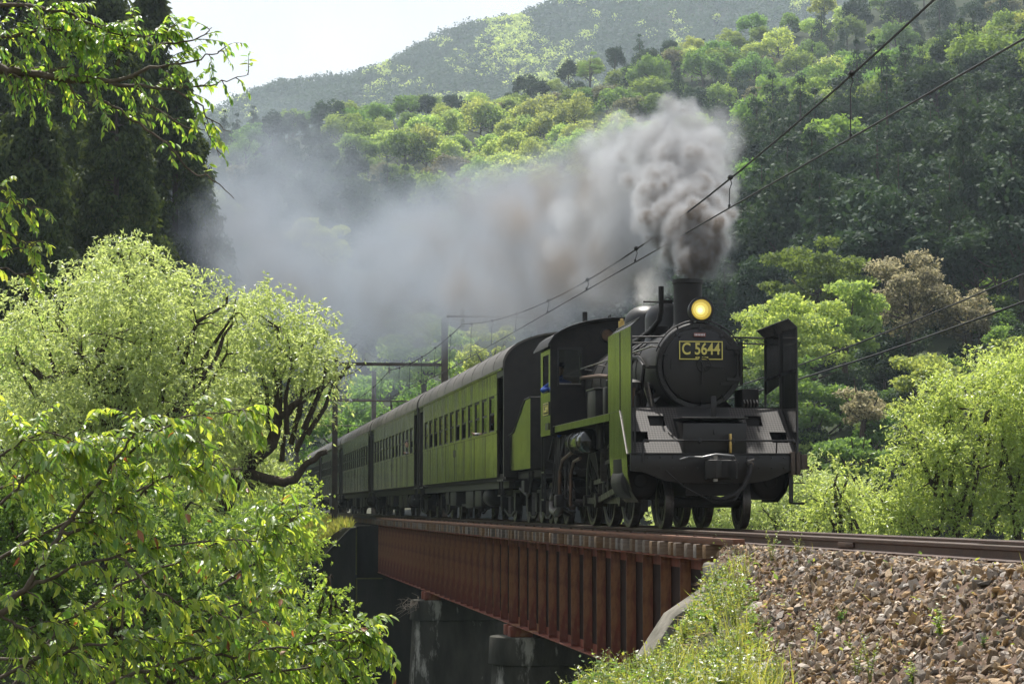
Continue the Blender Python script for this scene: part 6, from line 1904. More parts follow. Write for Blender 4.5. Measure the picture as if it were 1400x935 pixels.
def bough(name, label, dist, stems, twigs, size, mats, seed, nobj=300, cat="tree", base=None, region=None, hang=0.55, sp=0.32):
    """stems: (list of (px, py, depth), r0, r1). twigs: number of side twigs per stem length unit. Leaves hang in two rows along every twig."""
    r = np.random.default_rng(seed)
    P0 = at(*(base or stems[0][0][0][:2]), dist)
    t = thing(name, label, cat, tuple(P0))
    tr_ = MB(); starts = []
    for pts, r0, r1, ntw, tl in stems:
        P = px_path(pts, dist); Q = [P[0]]
        for i in range(len(P) - 1):
            for s in (0.25, 0.5, 0.75, 1): Q.append(P[i].lerp(P[i + 1], s) + (Vector(r.normal(size=3)) * 0.008 if s < 1 else Vector((0, 0, 0))))
        n = len(Q)
        tr_.tube([q - P0 for q in Q], [r0 + (r1 - r0) * i / (n - 1) for i in range(n)], 7)
        for k in range(ntw):
            f = r.uniform(0.12, 1.0) * (n - 1); i = min(int(f), n - 2)
            a = Q[i].lerp(Q[i + 1], f - i); d = (Q[i + 1] - Q[i]).normalized()
            side = d.cross(Vector(rand_dir(r, 1)[0])).normalized()
            starts.append((a, (d * 0.8 + side * 0.9 + Vector((0, 0, 0.15))).normalized(), tl * r.uniform(0.5, 1.2), max(0.0035, (r0 + (r1 - r0) * f / (n - 1)) * 0.4)))
    leaves = []
    for (a, d, ln, rr) in starts:
        m = max(3, int(ln / (size * sp)))
        pts = [a]; dd = d.copy(); p = a.copy()
        for k in range(m):
            dd = (dd + Vector((0, 0, -0.10)) + Vector(r.normal(size=3)) * 0.10).normalized()
            p = p + dd * (ln / m); pts.append(p.copy())
            if k >= 1 or True:
                for sgn in ((1, -1) if r.random() < 0.55 else (1 if k % 2 else -1,)):
                    sd = dd.cross(Vector((0, 0, 1))); sd = sd.normalized() * sgn if sd.length > 0.01 else Vector((1, 0, 0))
                    ld = (dd * 0.55 + sd * 0.65 + Vector((0, 0, -hang)) + Vector(r.normal(size=3)) * 0.22).normalized()
                    leaves.append((p.copy(), ld, size * r.uniform(0.55, 1.2)))
        ld = (dd + Vector((0, 0, -hang)) + Vector(r.normal(size=3)) * 0.2).normalized(); leaves.append((p.copy(), ld, size * r.uniform(0.8, 1.2)))
        tr_.tube([q - P0 for q in pts], [rr * (1 - 0.75 * i / m) for i in range(m + 1)], 5)
    tr_.build("branch", M['twig'] if dist < 20 else M['bark'], t, smooth=60)
    # leaves: those showing largest are objects, the rest one mass
    def mat4(p, ld, s):
        x = ld; z = Vector((0, 0, 1)) + Vector(r.normal(size=3)) * 0.45
        y = z.cross(x).normalized(); z = x.cross(y)
        m = Matrix((x, y, z)).transposed().to_4x4() @ Matrix.Scale(s, 4)
        m.translation = p - P0
        return m
    leaves = [(p, l, s, k) for k, (p, l, s) in enumerate(leaves) if pix(p)[2] > 3]
    order = sorted(leaves, key=lambda q: -(q[2] / pix(q[0])[2]) - (0 if -20 < pix(q[0])[0] < 1420 and -20 < pix(q[0])[1] < 955 else -9))
    lm = [[s.mesh("leaf", mt, smooth=80) for s in LS] for mt in mats]
    for (p, l, s, k) in order[:nobj]:
        mi = int(r.integers(0, 100)); mi = 0 if mi < 62 or len(mats) < 2 else (1 if mi < 99 or len(mats) < 3 else 2)
        o = link_mesh("leaf", lm[mi][int(r.integers(0, 3))], t); o.matrix_local = mat4(p, l, s)
    if len(order) > nobj:
        c = Cloud()
        for (p, l, s, k) in order[nobj:]:
            mi = int(r.integers(0, 100)); mi = 0 if mi < 62 or len(mats) < 2 else (1 if mi < 99 or len(mats) < 3 else 2)
            src = LS[int(r.integers(0, 3))]; m4 = np.array(mat4(p, l, s))
            V = np.array(src.v) @ m4[:3, :3].T + m4[:3, 3]
            fs = []
            for f in src.f:
                for q in range(1, len(f) - 1): fs.append((f[0], f[q], f[q + 1]))
            c.add(V, np.array(fs), mi)
        o = link_mesh("foliage", c.mesh("foliage", mats), t); tag(o, kind='stuff')
    return len(order)


nl = []
nl.append(bough("cherry_tree", "cherry bough with large drooping leaves reaching in at the top left against the sky", 13.5,
    [([(-60, 80, 0), (0, 93), (40, 101), (90, 110), (150, 112), (205, 92), (262, 85)], 0.032, 0.006, 36, 0.26), ([(60, 104), (110, 108), (180, 118), (230, 122), (280, 118)], 0.018, 0.004, 14, 0.22),
     ([(130, 132), (165, 150), (200, 178), (235, 205), (262, 235), (300, 252), (320, 272)], 0.010, 0.002, 7, 0.13), ([(160, 96), (168, 70), (172, 40), (182, 20)], 0.012, 0.004, 10, 0.2), ([(-40, 10), (40, 8), (100, 20), (150, 45)], 0.016, 0.004, 40, 0.24),
     ([(-40, 60), (20, 50), (70, 40), (130, 62)], 0.014, 0.004, 40, 0.24), ([(150, 45), (200, 50), (240, 40)], 0.006, 0.002, 16, 0.2), ([(230, 122), (268, 140), (290, 165), (315, 180)], 0.007, 0.002, 5, 0.15), ([(262, 85), (290, 75), (312, 66)], 0.006, 0.002, 4, 0.15), ([(180, 118), (215, 150), (250, 172), (280, 178)], 0.007, 0.002, 6, 0.14),
     ([(200, 60, 0.3), (240, 60), (275, 50), (290, 38)], 0.008, 0.002, 6, 0.16), ([(280, 118), (310, 112), (340, 102)], 0.005, 0.002, 3, 0.12), ([(90, 110), (110, 140), (150, 155)], 0.008, 0.002, 5, 0.16), ([(20, 100), (40, 120), (80, 130)], 0.006, 0.002, 4, 0.15), ([(268, 140), (285, 185), (300, 215)], 0.004, 0.0015, 3, 0.10)],
    None, 0.050, [LF['cherry_young'], LF['cherry']], 501, 300, hang=0.5, sp=0.42))
nl.append(bough("cherry_tree", "thin leafy twigs poking in at the left edge in front of the cedars", 13.0,
    [([(-60, 285, 0), (0, 275), (30, 280), (55, 285)], 0.008, 0.002, 8, 0.16), ([(-50, 315), (0, 312), (25, 330), (50, 332)], 0.007, 0.002, 8, 0.14), ([(-50, 350), (0, 345), (30, 340), (60, 330)], 0.006, 0.002, 3, 0.1), ([(-50, 365), (0, 368), (30, 375), (55, 372)], 0.007, 0.002, 7, 0.14), ([(-50, 250), (0, 258), (20, 262)], 0.006, 0.002, 5, 0.14)],
    None, 0.050, [LF['cherry_young'], LF['cherry']], 502, 200, hang=0.5, sp=0.42))
nl.append(bough("cherry_tree", "large-leaved cherry sapling with long slanting stems filling the lower left", 12.0,
    [([(-60, 900, 0), (0, 839), (27, 810), (55, 775), (81, 735), (112, 689), (150, 640), (174, 604), (195, 570)], 0.020, 0.004, 31, 0.30), ([(81, 735), (116, 720), (170, 690), (231, 650), (262, 600)], 0.011, 0.003, 24, 0.26), ([(27, 810), (60, 795), (96, 775), (160, 760), (224, 747), (320, 737), (370, 735)], 0.012, 0.003, 27, 0.26),
     ([(-40, 720, -0.8), (0, 690), (40, 650), (80, 620), (110, 605)], 0.010, 0.003, 27, 0.28), ([(-60, 960), (40, 905), (120, 880), (200, 870), (280, 885)], 0.012, 0.003, 34, 0.28), ([(60, 980, -0.6), (160, 930), (260, 900), (340, 890), (420, 880), (500, 872)], 0.012, 0.003, 41, 0.26),
     ([(100, 1000, -0.8), (220, 950), (330, 925), (430, 910), (490, 900)], 0.011, 0.003, 34, 0.24), ([(150, 640, 0.4), (200, 600), (250, 570), (300, 565), (335, 560)], 0.008, 0.0025, 20, 0.22), ([(231, 650), (270, 640), (310, 625)], 0.006, 0.002, 11, 0.2), ([(-20, 640, 0.6), (20, 610), (60, 590), (100, 600)], 0.008, 0.003, 16, 0.24),
     ([(420, 880), (470, 862), (505, 865), (530, 880)], 0.005, 0.0015, 8, 0.14), ([(300, 800, 1), (350, 770), (390, 720), (410, 700)], 0.008, 0.002, 15, 0.22), ([(160, 760), (200, 800, -0.3), (260, 830), (330, 850)], 0.008, 0.002, 20, 0.24), ([(0, 839), (30, 860), (80, 850), (140, 830)], 0.009, 0.002, 20, 0.24)],
    None, 0.064, [LF['cherry'], LF['cherry_young'], LF['red']], 503, 300, hang=0.6))
nl.append(bough("cherry_tree", "shadier cherry stems tangled deeper behind the large-leaved sapling at lower left", 16.5,
    [([(-60, 800, 0), (40, 740), (140, 690), (240, 650), (330, 640)], 0.016, 0.004, 37, 0.34), ([(0, 960), (80, 860), (160, 800), (260, 760), (350, 720)], 0.016, 0.004, 45, 0.34), ([(150, 980), (230, 890), (310, 830), (400, 800)], 0.014, 0.004, 37, 0.32), ([(-40, 680), (60, 640), (150, 600), (240, 590)], 0.012, 0.004, 29, 0.32), ([(160, 1000), (170, 900), (165, 800), (180, 740)], 0.012, 0.004, 16, 0.3),
     ([(250, 990), (340, 930), (440, 900)], 0.012, 0.003, 27, 0.3), ([(0, 900), (100, 900), (200, 930)], 0.012, 0.003, 24, 0.3)],
    None, 0.068, [LF['cherry'], LF['cherry_young'], LF['red']], 504, 300, hang=0.55))
print("bough leaves", nl)

# ================================================================== BALLAST STONES, WEEDS
def stone_mesh(seed, n=12):
    r = np.random.default_rng(seed)
    bm = bmesh.new()
    for k in range(n):
        d = rand_dir(r, 1)[0] * r.uniform(0.75, 1.0) * np.array([1.0, 0.72, 0.40])
        bm.verts.new(d)
    bmesh.ops.convex_hull(bm, input=bm.verts)
    for v in [v for v in bm.verts if not v.link_faces]: bm.verts.remove(v)
    bmesh.ops.triangulate(bm, faces=bm.faces)
    bm.verts.ensure_lookup_table(); bm.verts.index_update()
    V = np.array([v.co[:] for v in bm.verts]); F = np.array([[v.index for v in f.verts] for f in bm.faces])
    bm.free()
    return V, F


SM = [stone_mesh(600 + k, 11) for k in range(12)]
r = np.random.default_rng(77)


def bank_z(x, y):
    """Top of the ballast bed (as built above)."""
    i = np.clip((x - gx[0]) / (gx[1] - gx[0]), 0, len(gx) - 1.001); j = np.clip((y - gy[0]) / (gy[1] - gy[0]), 0, len(gy) - 1.001)
    a, b = i.astype(int), j.astype(int); fa, fb = i - a, j - b
    return (Zb[a, b] * (1 - fa) + Zb[a + 1, b] * fa) * (1 - fb) + (Zb[a, b + 1] * (1 - fa) + Zb[a + 1, b + 1] * fa) * fb


def rot_from(r, n):
    q = r.normal(size=(n, 4)); q /= np.linalg.norm(q, axis=1)[:, None]
    w, x, y, z = q.T
    return np.stack([np.stack([1 - 2 * (y * y + z * z), 2 * (x * y - z * w), 2 * (x * z + y * w)], -1), np.stack([2 * (x * y + z * w), 1 - 2 * (x * x + z * z), 2 * (y * z - x * w)], -1),
                     np.stack([2 * (x * z - y * w), 2 * (y * z + x * w), 1 - 2 * (x * x + y * y)], -1)], 1)


N_ST = 30000
x = r.uniform(-3.7, -0.66, N_ST); y = -4.6 - 21.5 * r.random(N_ST) ** 0.95
lim_ = np.interp(y, LIM_Y, LIM_X)
keep = (x - lim_ + 0.25 * r.normal(size=N_ST) > 0.02)
x, y = x[keep], y[keep]
s = 0.022 + 0.046 * r.random(len(x)) ** 2.4
z = bank_z(x, y) + s * (0.1 + 0.5 * r.random(len(x)))
ok = (np.abs(x) > 0.66)
x, y, z, s = x[ok], y[ok], z[ok], s[ok]
s = np.where(x > -1.1, np.minimum(s, 0.035), s)
V_, F_ = [], []; n0 = 0
Rm = rot_from(r, len(x))
kind = r.integers(0, len(SM), len(x))
for k in range(len(SM)):
    m_ = np.where(kind == k)[0]; V0, F0 = SM[k]
    V = np.einsum('nij,vj->nvi', Rm[m_], V0) * s[m_][:, None, None] + np.stack([x[m_], y[m_], z[m_]], -1)[:, None, :]
    F = F0[None] + (np.arange(len(m_)) * len(V0))[:, None, None] + n0
    V_.append(V.reshape(-1, 3)); F_.append(F.reshape(-1, 3)); n0 += len(m_) * len(V0)
o = link_mesh("ballast", np_mesh("ballast", np.concatenate(V_), np.concatenate(F_), [M['stone']])); tag(o, kind='stuff')
print("stones", len(x))
# larger stones, one object each
sm_me = []
for V0, F0 in SM[:8]: sm_me.append(np_mesh("ballast_stone", V0, F0, [M['stone']]))
k = 0
while k < 220:
    xx = r.uniform(-3.6, -1.3); yy = -5.5 - 18 * r.random()
    if xx < np.interp(yy, LIM_Y, LIM_X): continue
    px_, py_, _ = pix((xx, yy, float(bank_z(np.array([xx]), np.array([yy]))[0])))
    if not (1000 < px_ < 1410 and py_ < 945): continue
    q = r.uniform(0.058, 0.10)
    o = link_mesh("ballast_stone", sm_me[int(r.integers(0, 8))], None, (xx, yy, float(bank_z(np.array([xx]), np.array([yy]))[0]) + q * 0.25))
    o.rotation_euler = tuple(r.uniform(0, 6.28, 3)); o.scale = (q, q, q)
    tag(o, "brown angular stone standing out larger than the ballast around it on the bank", "stone", "larger stones on the ballast bank"); k += 1


def on_bank(px, py):
    """Point of the near bank seen at photograph point (px, py)."""
    for d in np.arange(11.0, 32.0, 0.08):
        q = at(px, py, d); z = float(ground_z(q.x, q.y)) + 0.02
        if q.x > gx[0] and q.y < gy[-1]: z = max(z, float(bank_z(np.array([q.x]), np.array([q.y]))[0]))
        if q.z < z + 0.03: return q
    return at(px, py, 22)


def place_rock(name, label, pxy, dist, size, mat, seed, tilt):
    p = on_bank(*pxy)
    V0, F0 = stone_mesh(seed, 26)
    me = np_mesh(name, V0 * np.array(size), F0, [mat]); o = link_mesh(name, me, None, tuple(p)); o.rotation_euler = tilt
    return tag(o, label, "rock")


place_rock("rock_slab", "flat pale grey rock slab lying at the left edge of the ballast", (1030, 834), 22.5, (0.20, 0.13, 0.08), M['stone_grey'], 701, (0.3, -0.5, 0.5))
place_rock("white_rock", "broken white rock half buried in weeds at the bottom edge", (1062, 918), 19.8, (0.22, 0.16, 0.20), M['stone_white'], 702, (0.2, 0.3, 0.4))
place_rock("brown_rock", "brown rock among weeds just right of the white rock", (1100, 912), 19.6, (0.13, 0.10, 0.09), M['stone_grey'], 703, (0.5, 0.2, 1.0))
place_rock("concrete_lump", "rough grey concrete lump under the sleeper ends at the near end of the bridge", (998, 800), 27.4, (0.16, 0.2, 0.10), M['concrete_pale'], 704, (0.2, 0.1, 0.3))


def weed_mesh(seed, h, nst, leaf, L, W, name="weed_plant"):
    r = np.random.default_rng(seed); c = Cloud(); mb = MB(); P, D, N, S = [], [], [], []
    for k in range(nst):
        a = r.uniform(0, 6.28); ln = h * r.uniform(0.5, 1.1); lean = r.uniform(0.05, 0.5)
        pts = [Vector((0, 0, -0.02))]
        for q in range(1, 6):
            t = q / 5; pts.append(Vector((math.cos(a) * lean * ln * t ** 1.5, math.sin(a) * lean * ln * t ** 1.5, ln * t * (1 - 0.1 * lean * t))) + Vector(r.normal(size=3)) * 0.006)
        mb.tube(pts, [0.004, 0.0035, 0.003, 0.0025, 0.002, 0.001], 4)
        for q in range(int(ln / (L * 0.34))):
            t = r.uniform(0.15, 1) * 5; i = min(int(t), 4); p = pts[i].lerp(pts[i + 1], t - i); b = r.uniform(0, 6.28)
            P.append(tuple(p)); D.append((math.cos(b), math.sin(b), r.uniform(-0.2, 0.7))); N.append((r.normal() * 0.4, r.normal() * 0.4, 1)); S.append(L * r.uniform(0.5, 1.2) * (1.2 - 0.12 * t))
    c.tubes(mb, 1)
    S = np.array(S)
    c.add(*leaf_quads(np.array(P), np.array(D), np.array(N), S, S * W / L, 0.1))
    return c.mesh(name, [leaf, LF['weed']])


def grass_mesh(seed, h, n, leaf, spread=0.12, name="grass_tuft"):
    r = np.random.default_rng(seed)
    V, F = [], []
    for k in range(n):
        a = r.uniform(0, 6.28); b = r.uniform(0, 6.28); ln = h * r.uniform(0.5, 1.1); w = 0.004 * r.uniform(0.7, 1.4); lean = r.uniform(0.1, 0.75)
        o_ = np.array([math.cos(b), math.sin(b), 0]) * spread * r.random(); d = np.array([math.cos(a), math.sin(a), 0]); sd = np.array([-d[1], d[0], 0])
        pts = [o_ + d * lean * ln * t ** 2 + np.array([0, 0, ln * (t - 0.35 * lean * t * t)]) for t in (0, 0.4, 0.75, 1.0)]
        n0 = len(V)
        for p, ww in zip(pts, (w, w, w * 0.7, w * 0.1)): V += [p - sd * ww, p + sd * ww]
        for q in range(3): F += [(n0 + 2 * q, n0 + 2 * q + 1, n0 + 2 * q + 3), (n0 + 2 * q, n0 + 2 * q + 3, n0 + 2 * q + 2)]
    return np_mesh(name, np.array(V), np.array(F), [leaf])


# ground cover on the near bank: one mass of small leaves and blades following the ground
r = np.random.default_rng(88)


def bank_top(x, y):
    a = np.asarray(x, float); b = np.asarray(y, float)
    return ground_z(a, b) + 0.10 * _fbm(a, b, 0.9, 3) * smooth(2.0, 4.2, np.abs(a))


n = 110000
x = r.uniform(-6.2, -1.0, n); y = r.uniform(-23, -3.6, n)
lim_ = np.interp(y, LIM_Y, LIM_X)
ye = np.interp(x, _bx, _by)
den = np.clip(0.75 + 0.6 * _fbm(x, y, 1.6, 12), 0.1, 1) * np.where(x > lim_ + 0.05, 0.03, 1.0) * np.where(y > ye + 2.2, 0.0, 1.0) * np.where((x > -2.0) & (y > -8.2), 0.05, 1.0)
kp = r.random(n) < den
x, y = x[kp], y[kp]
z = bank_top(x, y) + np.abs(r.normal(size=len(x))) * 0.13 * np.clip(0.6 + 0.8 * _fbm(x, y, 2.3, 14), 0.15, 1.6)
P = np.stack([x, y, z], -1); d = rand_dir(r, len(x)); d[:, 2] = np.abs(d[:, 2]) * 0.6
N_ = unit(rand_dir(r, len(x)) * 0.6 + np.array([0, 0, 1.0]))
sz = 0.028 + 0.035 * r.random(len(x))
c = Cloud(); c.add(*leaf_quads(P, d, N_, sz, sz * 0.55, 0.1), slot=0)
m_ = r.random(len(x)) < 0.17
Pg = P[m_].copy(); Pg[:, 2] = bank_top(Pg[:, 0], Pg[:, 1]); dg = unit(r.normal(size=Pg.shape) * 0.45 + np.array([0, 0, 1.0])); lg = 0.10 + 0.16 * r.random(len(Pg))
c.add(*leaf_quads(Pg, dg, unit(np.cross(dg, rand_dir(r, len(Pg)))), lg, np.full(len(Pg), 0.009)), slot=1)
m2 = r.random(len(x)) < 0.13
Pd = P[m2].copy(); Pd[:, 2] = bank_top(Pd[:, 0], Pd[:, 1]) + 0.03; dd = unit(r.normal(size=Pd.shape) * np.array([1, 1, 0.35])); 
c.add(*leaf_quads(Pd, dd, unit(np.cross(dd, rand_dir(r, len(Pd)))), 0.12 + 0.1 * r.random(len(Pd)), np.full(len(Pd), 0.008)), slot=2)
m3 = (r.random(len(x)) < 0.20) & (_fbm(x, y, 1.9, 41) > 0.05)
Pb = P[m3] + np.array([0, 0, 0.04]) + np.array([0, 0, 1.0]) * (0.10 * r.random(len(P[m3])))[:, None]; db = unit(r.normal(size=Pb.shape) * np.array([1, 1, 0.4])); sb_ = 0.045 + 0.045 * r.random(len(Pb))
c.add(*leaf_quads(Pb, db, unit(r.normal(size=Pb.shape) * 0.5 + np.array([0, 0, 1.0])), sb_, sb_ * 0.5, 0.15), slot=3)
o = link_mesh("ground_cover", c.mesh("ground_cover", [LF['weed'], LF['grass'], LF['dry'], LF['mid']])); tag(o, kind='stuff')

WM = [weed_mesh(801, 0.34, 7, LF['weed'], 0.045, 0.020), weed_mesh(802, 0.26, 9, LF['maple'], 0.05, 0.030), weed_mesh(803, 0.45, 4, LF['weed'], 0.04, 0.016), weed_mesh(804, 0.2, 10, LF['mid'], 0.05, 0.028)]
GM = [grass_mesh(811, 0.38, 26, LF['grass']), grass_mesh(812, 0.28, 34, LF['grass'], 0.16)]
k = 0
while k < 150:
    xx, yy = r.uniform(-5.6, -1.2), r.uniform(-22.5, -4.4)
    if xx > np.interp(yy, LIM_Y, LIM_X) + 0.1 or yy > np.interp(xx, _bx, _by) + 1.2 or (xx > -2.1 and yy > -8.6): continue
    zz = float(bank_top(np.array([xx]), np.array([yy]))[0])
    px_, py_, _ = pix((xx, yy, zz))
    if not (720 < px_ < 1110 and py_ < 965): continue
    if r.random() < 0.72:
        o = link_mesh("weed_plant", WM[int(r.integers(0, 4))], None, (xx, yy, zz)); tag(o, "leafy green weed on the grassy edge between the girder and the ballast", "weed", "weeds along the bank edge")
    else:
        o = link_mesh("grass_tuft", GM[int(r.integers(0, 2))], None, (xx, yy, zz)); tag(o, "tuft of long grass on the bank edge beside the girder", "grass tuft", "grass tufts along the bank edge")
    q = r.uniform(0.6, 1.15); o.scale = (q, q, q); o.rotation_euler = (0, 0, r.uniform(0, 6.28)); k += 1
for (px_, py_, dist, me_, q, lab) in [(1285, 868, 18.5, WM[1], 0.9, "solitary bright green weed growing out of the ballast, right of centre of the bank"), (1345, 880, 18.0, WM[3], 0.45, "tiny green seedling in the ballast near the right edge"),
        (1190, 930, 18.6, WM[2], 1.0, "tall thin weed standing in the ballast at the bottom edge"), (1172, 925, 18.8, WM[2], 1.0, "second tall thin weed at the bottom edge, just left of the first"), (1248, 935, 18.2, WM[1], 0.7, "broad-leaved weed at the bottom edge under the ballast bank"),
        (1055, 765, 25.6, WM[2], 1.0, "slender weed rising in front of the rails at the top of the bank"), (1090, 755, 25.2, WM[0], 0.7, "bushy weed beside the rails at the top of the bank"), (1150, 850, 20.5, WM[3], 0.7, "low weed spreading over the ballast at left of the bank"), (1120, 870, 20.2, WM[1], 0.6, "yellowish low weed at the left foot of the ballast")]:
    p = on_bank(px_, py_)
    p.z = float(max(bank_z(np.array([p.x]), np.array([p.y]))[0] if p.x > -3.6 else -9, bank_top(np.array([p.x]), np.array([p.y]))[0]))
    o = link_mesh("weed_plant", me_, None, tuple(p)); o.scale = (q, q, q); tag(o, lab, "weed")
# grass on the far abutment corner
fa = MB()
r = np.random.default_rng(91)
n = 16000
x = r.uniform(-9, -1.9, n); y = 55.9 + 50 * r.random(n) ** 1.6; z = ground_z(x, y)
P = np.stack([x, y, z], -1); d = unit(r.normal(size=P.shape) * 0.6 + np.array([0, 0, 1.0]))
c = Cloud(); c.add(*leaf_quads(P, d, unit(np.cross(d, rand_dir(r, n))), 0.25 + 0.3 * r.random(n), np.full(n, 0.05)), slot=0)
o = link_mesh("far_bank_grass", c.mesh("far_bank_grass", [LF['grass']])); tag(o, kind='stuff')

# rank grass on the flat ground right of the line
r = np.random.default_rng(93)
n = 30000
x = 3.5 + 66 * r.random(n) ** 1.5; y = -12 + 150 * r.random(n) ** 1.1
kp = (y < -5) | (y > 50) | (x > 9)
x, y = x[kp], y[kp]; n = len(x)
P = np.stack([x, y, ground_z(x, y) + 0.10 * smooth(2.0, 4.2, np.abs(x)) * _fbm(x, y, 0.9, 3) - 0.03], -1); d = unit(r.normal(size=P.shape) * 0.6 + np.array([0, 0, 1.0]))
c = Cloud(); c.add(*leaf_quads(P, d, unit(np.cross(d, rand_dir(r, n))), 0.35 + 0.5 * r.random(n), np.full(n, 0.10)), slot=0)
o = link_mesh("meadow_grass", c.mesh("meadow_grass", [LF['mid']])); tag(o, kind='stuff')
# ================================================================== SMOKE AND AIR
def volume_mat(name, thin, thick, d0, d1, aniso=0.2, step=1.0, gain=1.0):
    m, n, l = new_mat(name)
    out = n.new('ShaderNodeOutputMaterial'); v = n.new('ShaderNodeVolumePrincipled')
    v.inputs['Density'].default_value = gain
    v.inputs['Anisotropy'].default_value = aniso
    inf = n.new('ShaderNodeVolumeInfo'); mr = n.new('ShaderNodeMapRange')
    mr.inputs['From Min'].default_value = d0; mr.inputs['From Max'].default_value = d1
    mx = n.new('ShaderNodeMix'); mx.data_type = 'RGBA'
    mx.inputs[6].default_value = (*thin, 1); mx.inputs[7].default_value = (*thick, 1)
    l.new(inf.outputs['Density'], mr.inputs['Value']); l.new(mr.outputs[0], mx.inputs[0]); l.new(mx.outputs[2], v.inputs['Color'])
    l.new(v.outputs[0], out.inputs['Volume'])
    m.cycles.volume_step_rate = step
    return m


def smoke_volume(name, puffs, voxel, mat, warp, fine, pad=0.25, edge=0.5):
    """puffs: (centre, radius, density). A voxel cloud of warped round puffs, torn by finer noise."""
    vol = bpy.data.volumes.new(name)
    o = bpy.data.objects.new(name, vol); COL.objects.link(o)
    P = np.array([p[0] for p in puffs]); Rr = np.array([p[1] for p in puffs])
    lo = (P - Rr[:, None] * (1 + pad)).min(0); hi = (P + Rr[:, None] * (1 + pad)).max(0)
    ng = bpy.data.node_groups.new(name, 'GeometryNodeTree')
    ng.interface.new_socket("Geometry", in_out='INPUT', socket_type='NodeSocketGeometry')
    ng.interface.new_socket("Geometry", in_out='OUTPUT', socket_type='NodeSocketGeometry')
    n, l = ng.nodes, ng.links
    go = n.new('NodeGroupOutput'); cube = n.new('GeometryNodeVolumeCube')
    cube.inputs['Min'].default_value = tuple(lo); cube.inputs['Max'].default_value = tuple(hi)
    for ax, q in zip('XYZ', (hi - lo) / voxel): cube.inputs['Resolution ' + ax].default_value = int(q)
    pos = n.new('GeometryNodeInputPosition')
    cur = pos.outputs[0]
    for (scale, amp, det) in warp:
        no = n.new('ShaderNodeTexNoise'); no.inputs['Scale'].default_value = scale; no.inputs['Detail'].default_value = det; no.inputs['Roughness'].default_value = 0.55
        l.new(pos.outputs[0], no.inputs['Vector'])
        sb = n.new('ShaderNodeVectorMath'); sb.operation = 'SUBTRACT'; sb.inputs[1].default_value = (0.5, 0.5, 0.5); l.new(no.outputs['Color'], sb.inputs[0])
        ma = n.new('ShaderNodeVectorMath'); ma.operation = 'MULTIPLY_ADD'; ma.inputs[1].default_value = (amp,) * 3
        l.new(sb.outputs[0], ma.inputs[0]); l.new(cur, ma.inputs[2]); cur = ma.outputs[0]
    acc = None
    for c, rad, den in puffs:
        d = n.new('ShaderNodeVectorMath'); d.operation = 'DISTANCE'; d.inputs[1].default_value = tuple(c); l.new(cur, d.inputs[0])
        mr = n.new('ShaderNodeMapRange'); mr.interpolation_type = 'SMOOTHSTEP'
        mr.inputs['From Min'].default_value = rad * 1.05; mr.inputs['From Max'].default_value = rad * (1 - edge); mr.inputs['To Min'].default_value = 0; mr.inputs['To Max'].default_value = den
        l.new(d.outputs['Value'], mr.inputs['Value'])
        if acc is None: acc = mr.outputs[0]
        else:
            mm = n.new('ShaderNodeMath'); mm.operation = 'MAXIMUM'; l.new(acc, mm.inputs[0]); l.new(mr.outputs[0], mm.inputs[1]); acc = mm.outputs[0]
    nf = n.new('ShaderNodeTexNoise'); nf.inputs['Scale'].default_value = fine[0]; nf.inputs['Detail'].default_value = 5; nf.inputs['Roughness'].default_value = 0.6
    l.new(pos.outputs[0], nf.inputs['Vector'])
    r2 = n.new('ShaderNodeMapRange'); r2.inputs['From Min'].default_value = 0.32; r2.inputs['From Max'].default_value = 0.66
    r2.inputs['To Min'].default_value = fine[1]; r2.inputs['To Max'].default_value = fine[2]
    l.new(nf.outputs['Fac'], r2.inputs['Value'])
    mu = n.new('ShaderNodeMath'); mu.operation = 'MULTIPLY'; l.new(acc, mu.inputs[0]); l.new(r2.outputs[0], mu.inputs[1])
    l.new(mu.outputs[0], cube.inputs['Density']); l.new(cube.outputs[0], go.inputs[0])
    md = o.modifiers.new("smoke", 'NODES'); md.node_group = ng
    sm_ = n.new('GeometryNodeSetMaterial'); sm_.inputs['Material'].default_value = mat
    l.new(cube.outputs[0], sm_.inputs[0]); l.new(sm_.outputs[0], go.inputs[0])
    vol.materials.append(mat)
    return o


def pf(px, py, dist, rad, den):
    if 425 < px < 876:                                   # the drifting trail hangs on the far side of the overhead wires
        zw = min(24006.0 / max(px - 288, 40) + rad + 0.5, 116.0); zn = max(dist, zw)
        rad *= zn / dist; den *= dist / zn; dist = zn
        if px < 560: den *= 0.75 if py <= 300 else 1.1
    return (tuple(at(px, py, dist)), rad, den)


col0 = [pf(946, 377, 36.75, 0.15, 14), pf(948, 367, 36.75, 0.24, 14), pf(950, 357, 36.8, 0.36, 13), pf(953, 340, 37.0, 0.46, 12), pf(945, 322, 37.4, 0.52, 9),
       pf(965, 318, 37.2, 0.40, 9), pf(925, 305, 38.0, 0.50, 7), pf(905, 285, 38.8, 0.50, 5.5), pf(950, 290, 38.2, 0.58, 6), pf(972, 300, 37.9, 0.36, 6), pf(885, 300, 39.2, 0.30, 4), pf(915, 262, 39.4, 0.58, 5),
       pf(958, 258, 39.2, 0.60, 4.5), pf(890, 250, 40.2, 0.46, 4), pf(935, 228, 40.2, 0.74, 4), pf(975, 225, 40.2, 0.45, 3), pf(905, 215, 41.0, 0.66, 3.5), pf(880, 195, 41.8, 0.50, 3), pf(935, 190, 41.2, 0.70, 3), pf(970, 188, 41.2, 0.45, 2),
       pf(905, 175, 41.6, 0.42, 2.6)]
rs_ = np.random.default_rng(17)
col = list(col0)
col0 += [pf(845, 212, 43.2, 0.8, 1.3), pf(820, 240, 44, 0.9, 1.1), pf(862, 188, 42.8, 0.6, 1.6), pf(832, 285, 43, 0.9, 1.2), pf(815, 330, 42.6, 0.9, 1.0)]
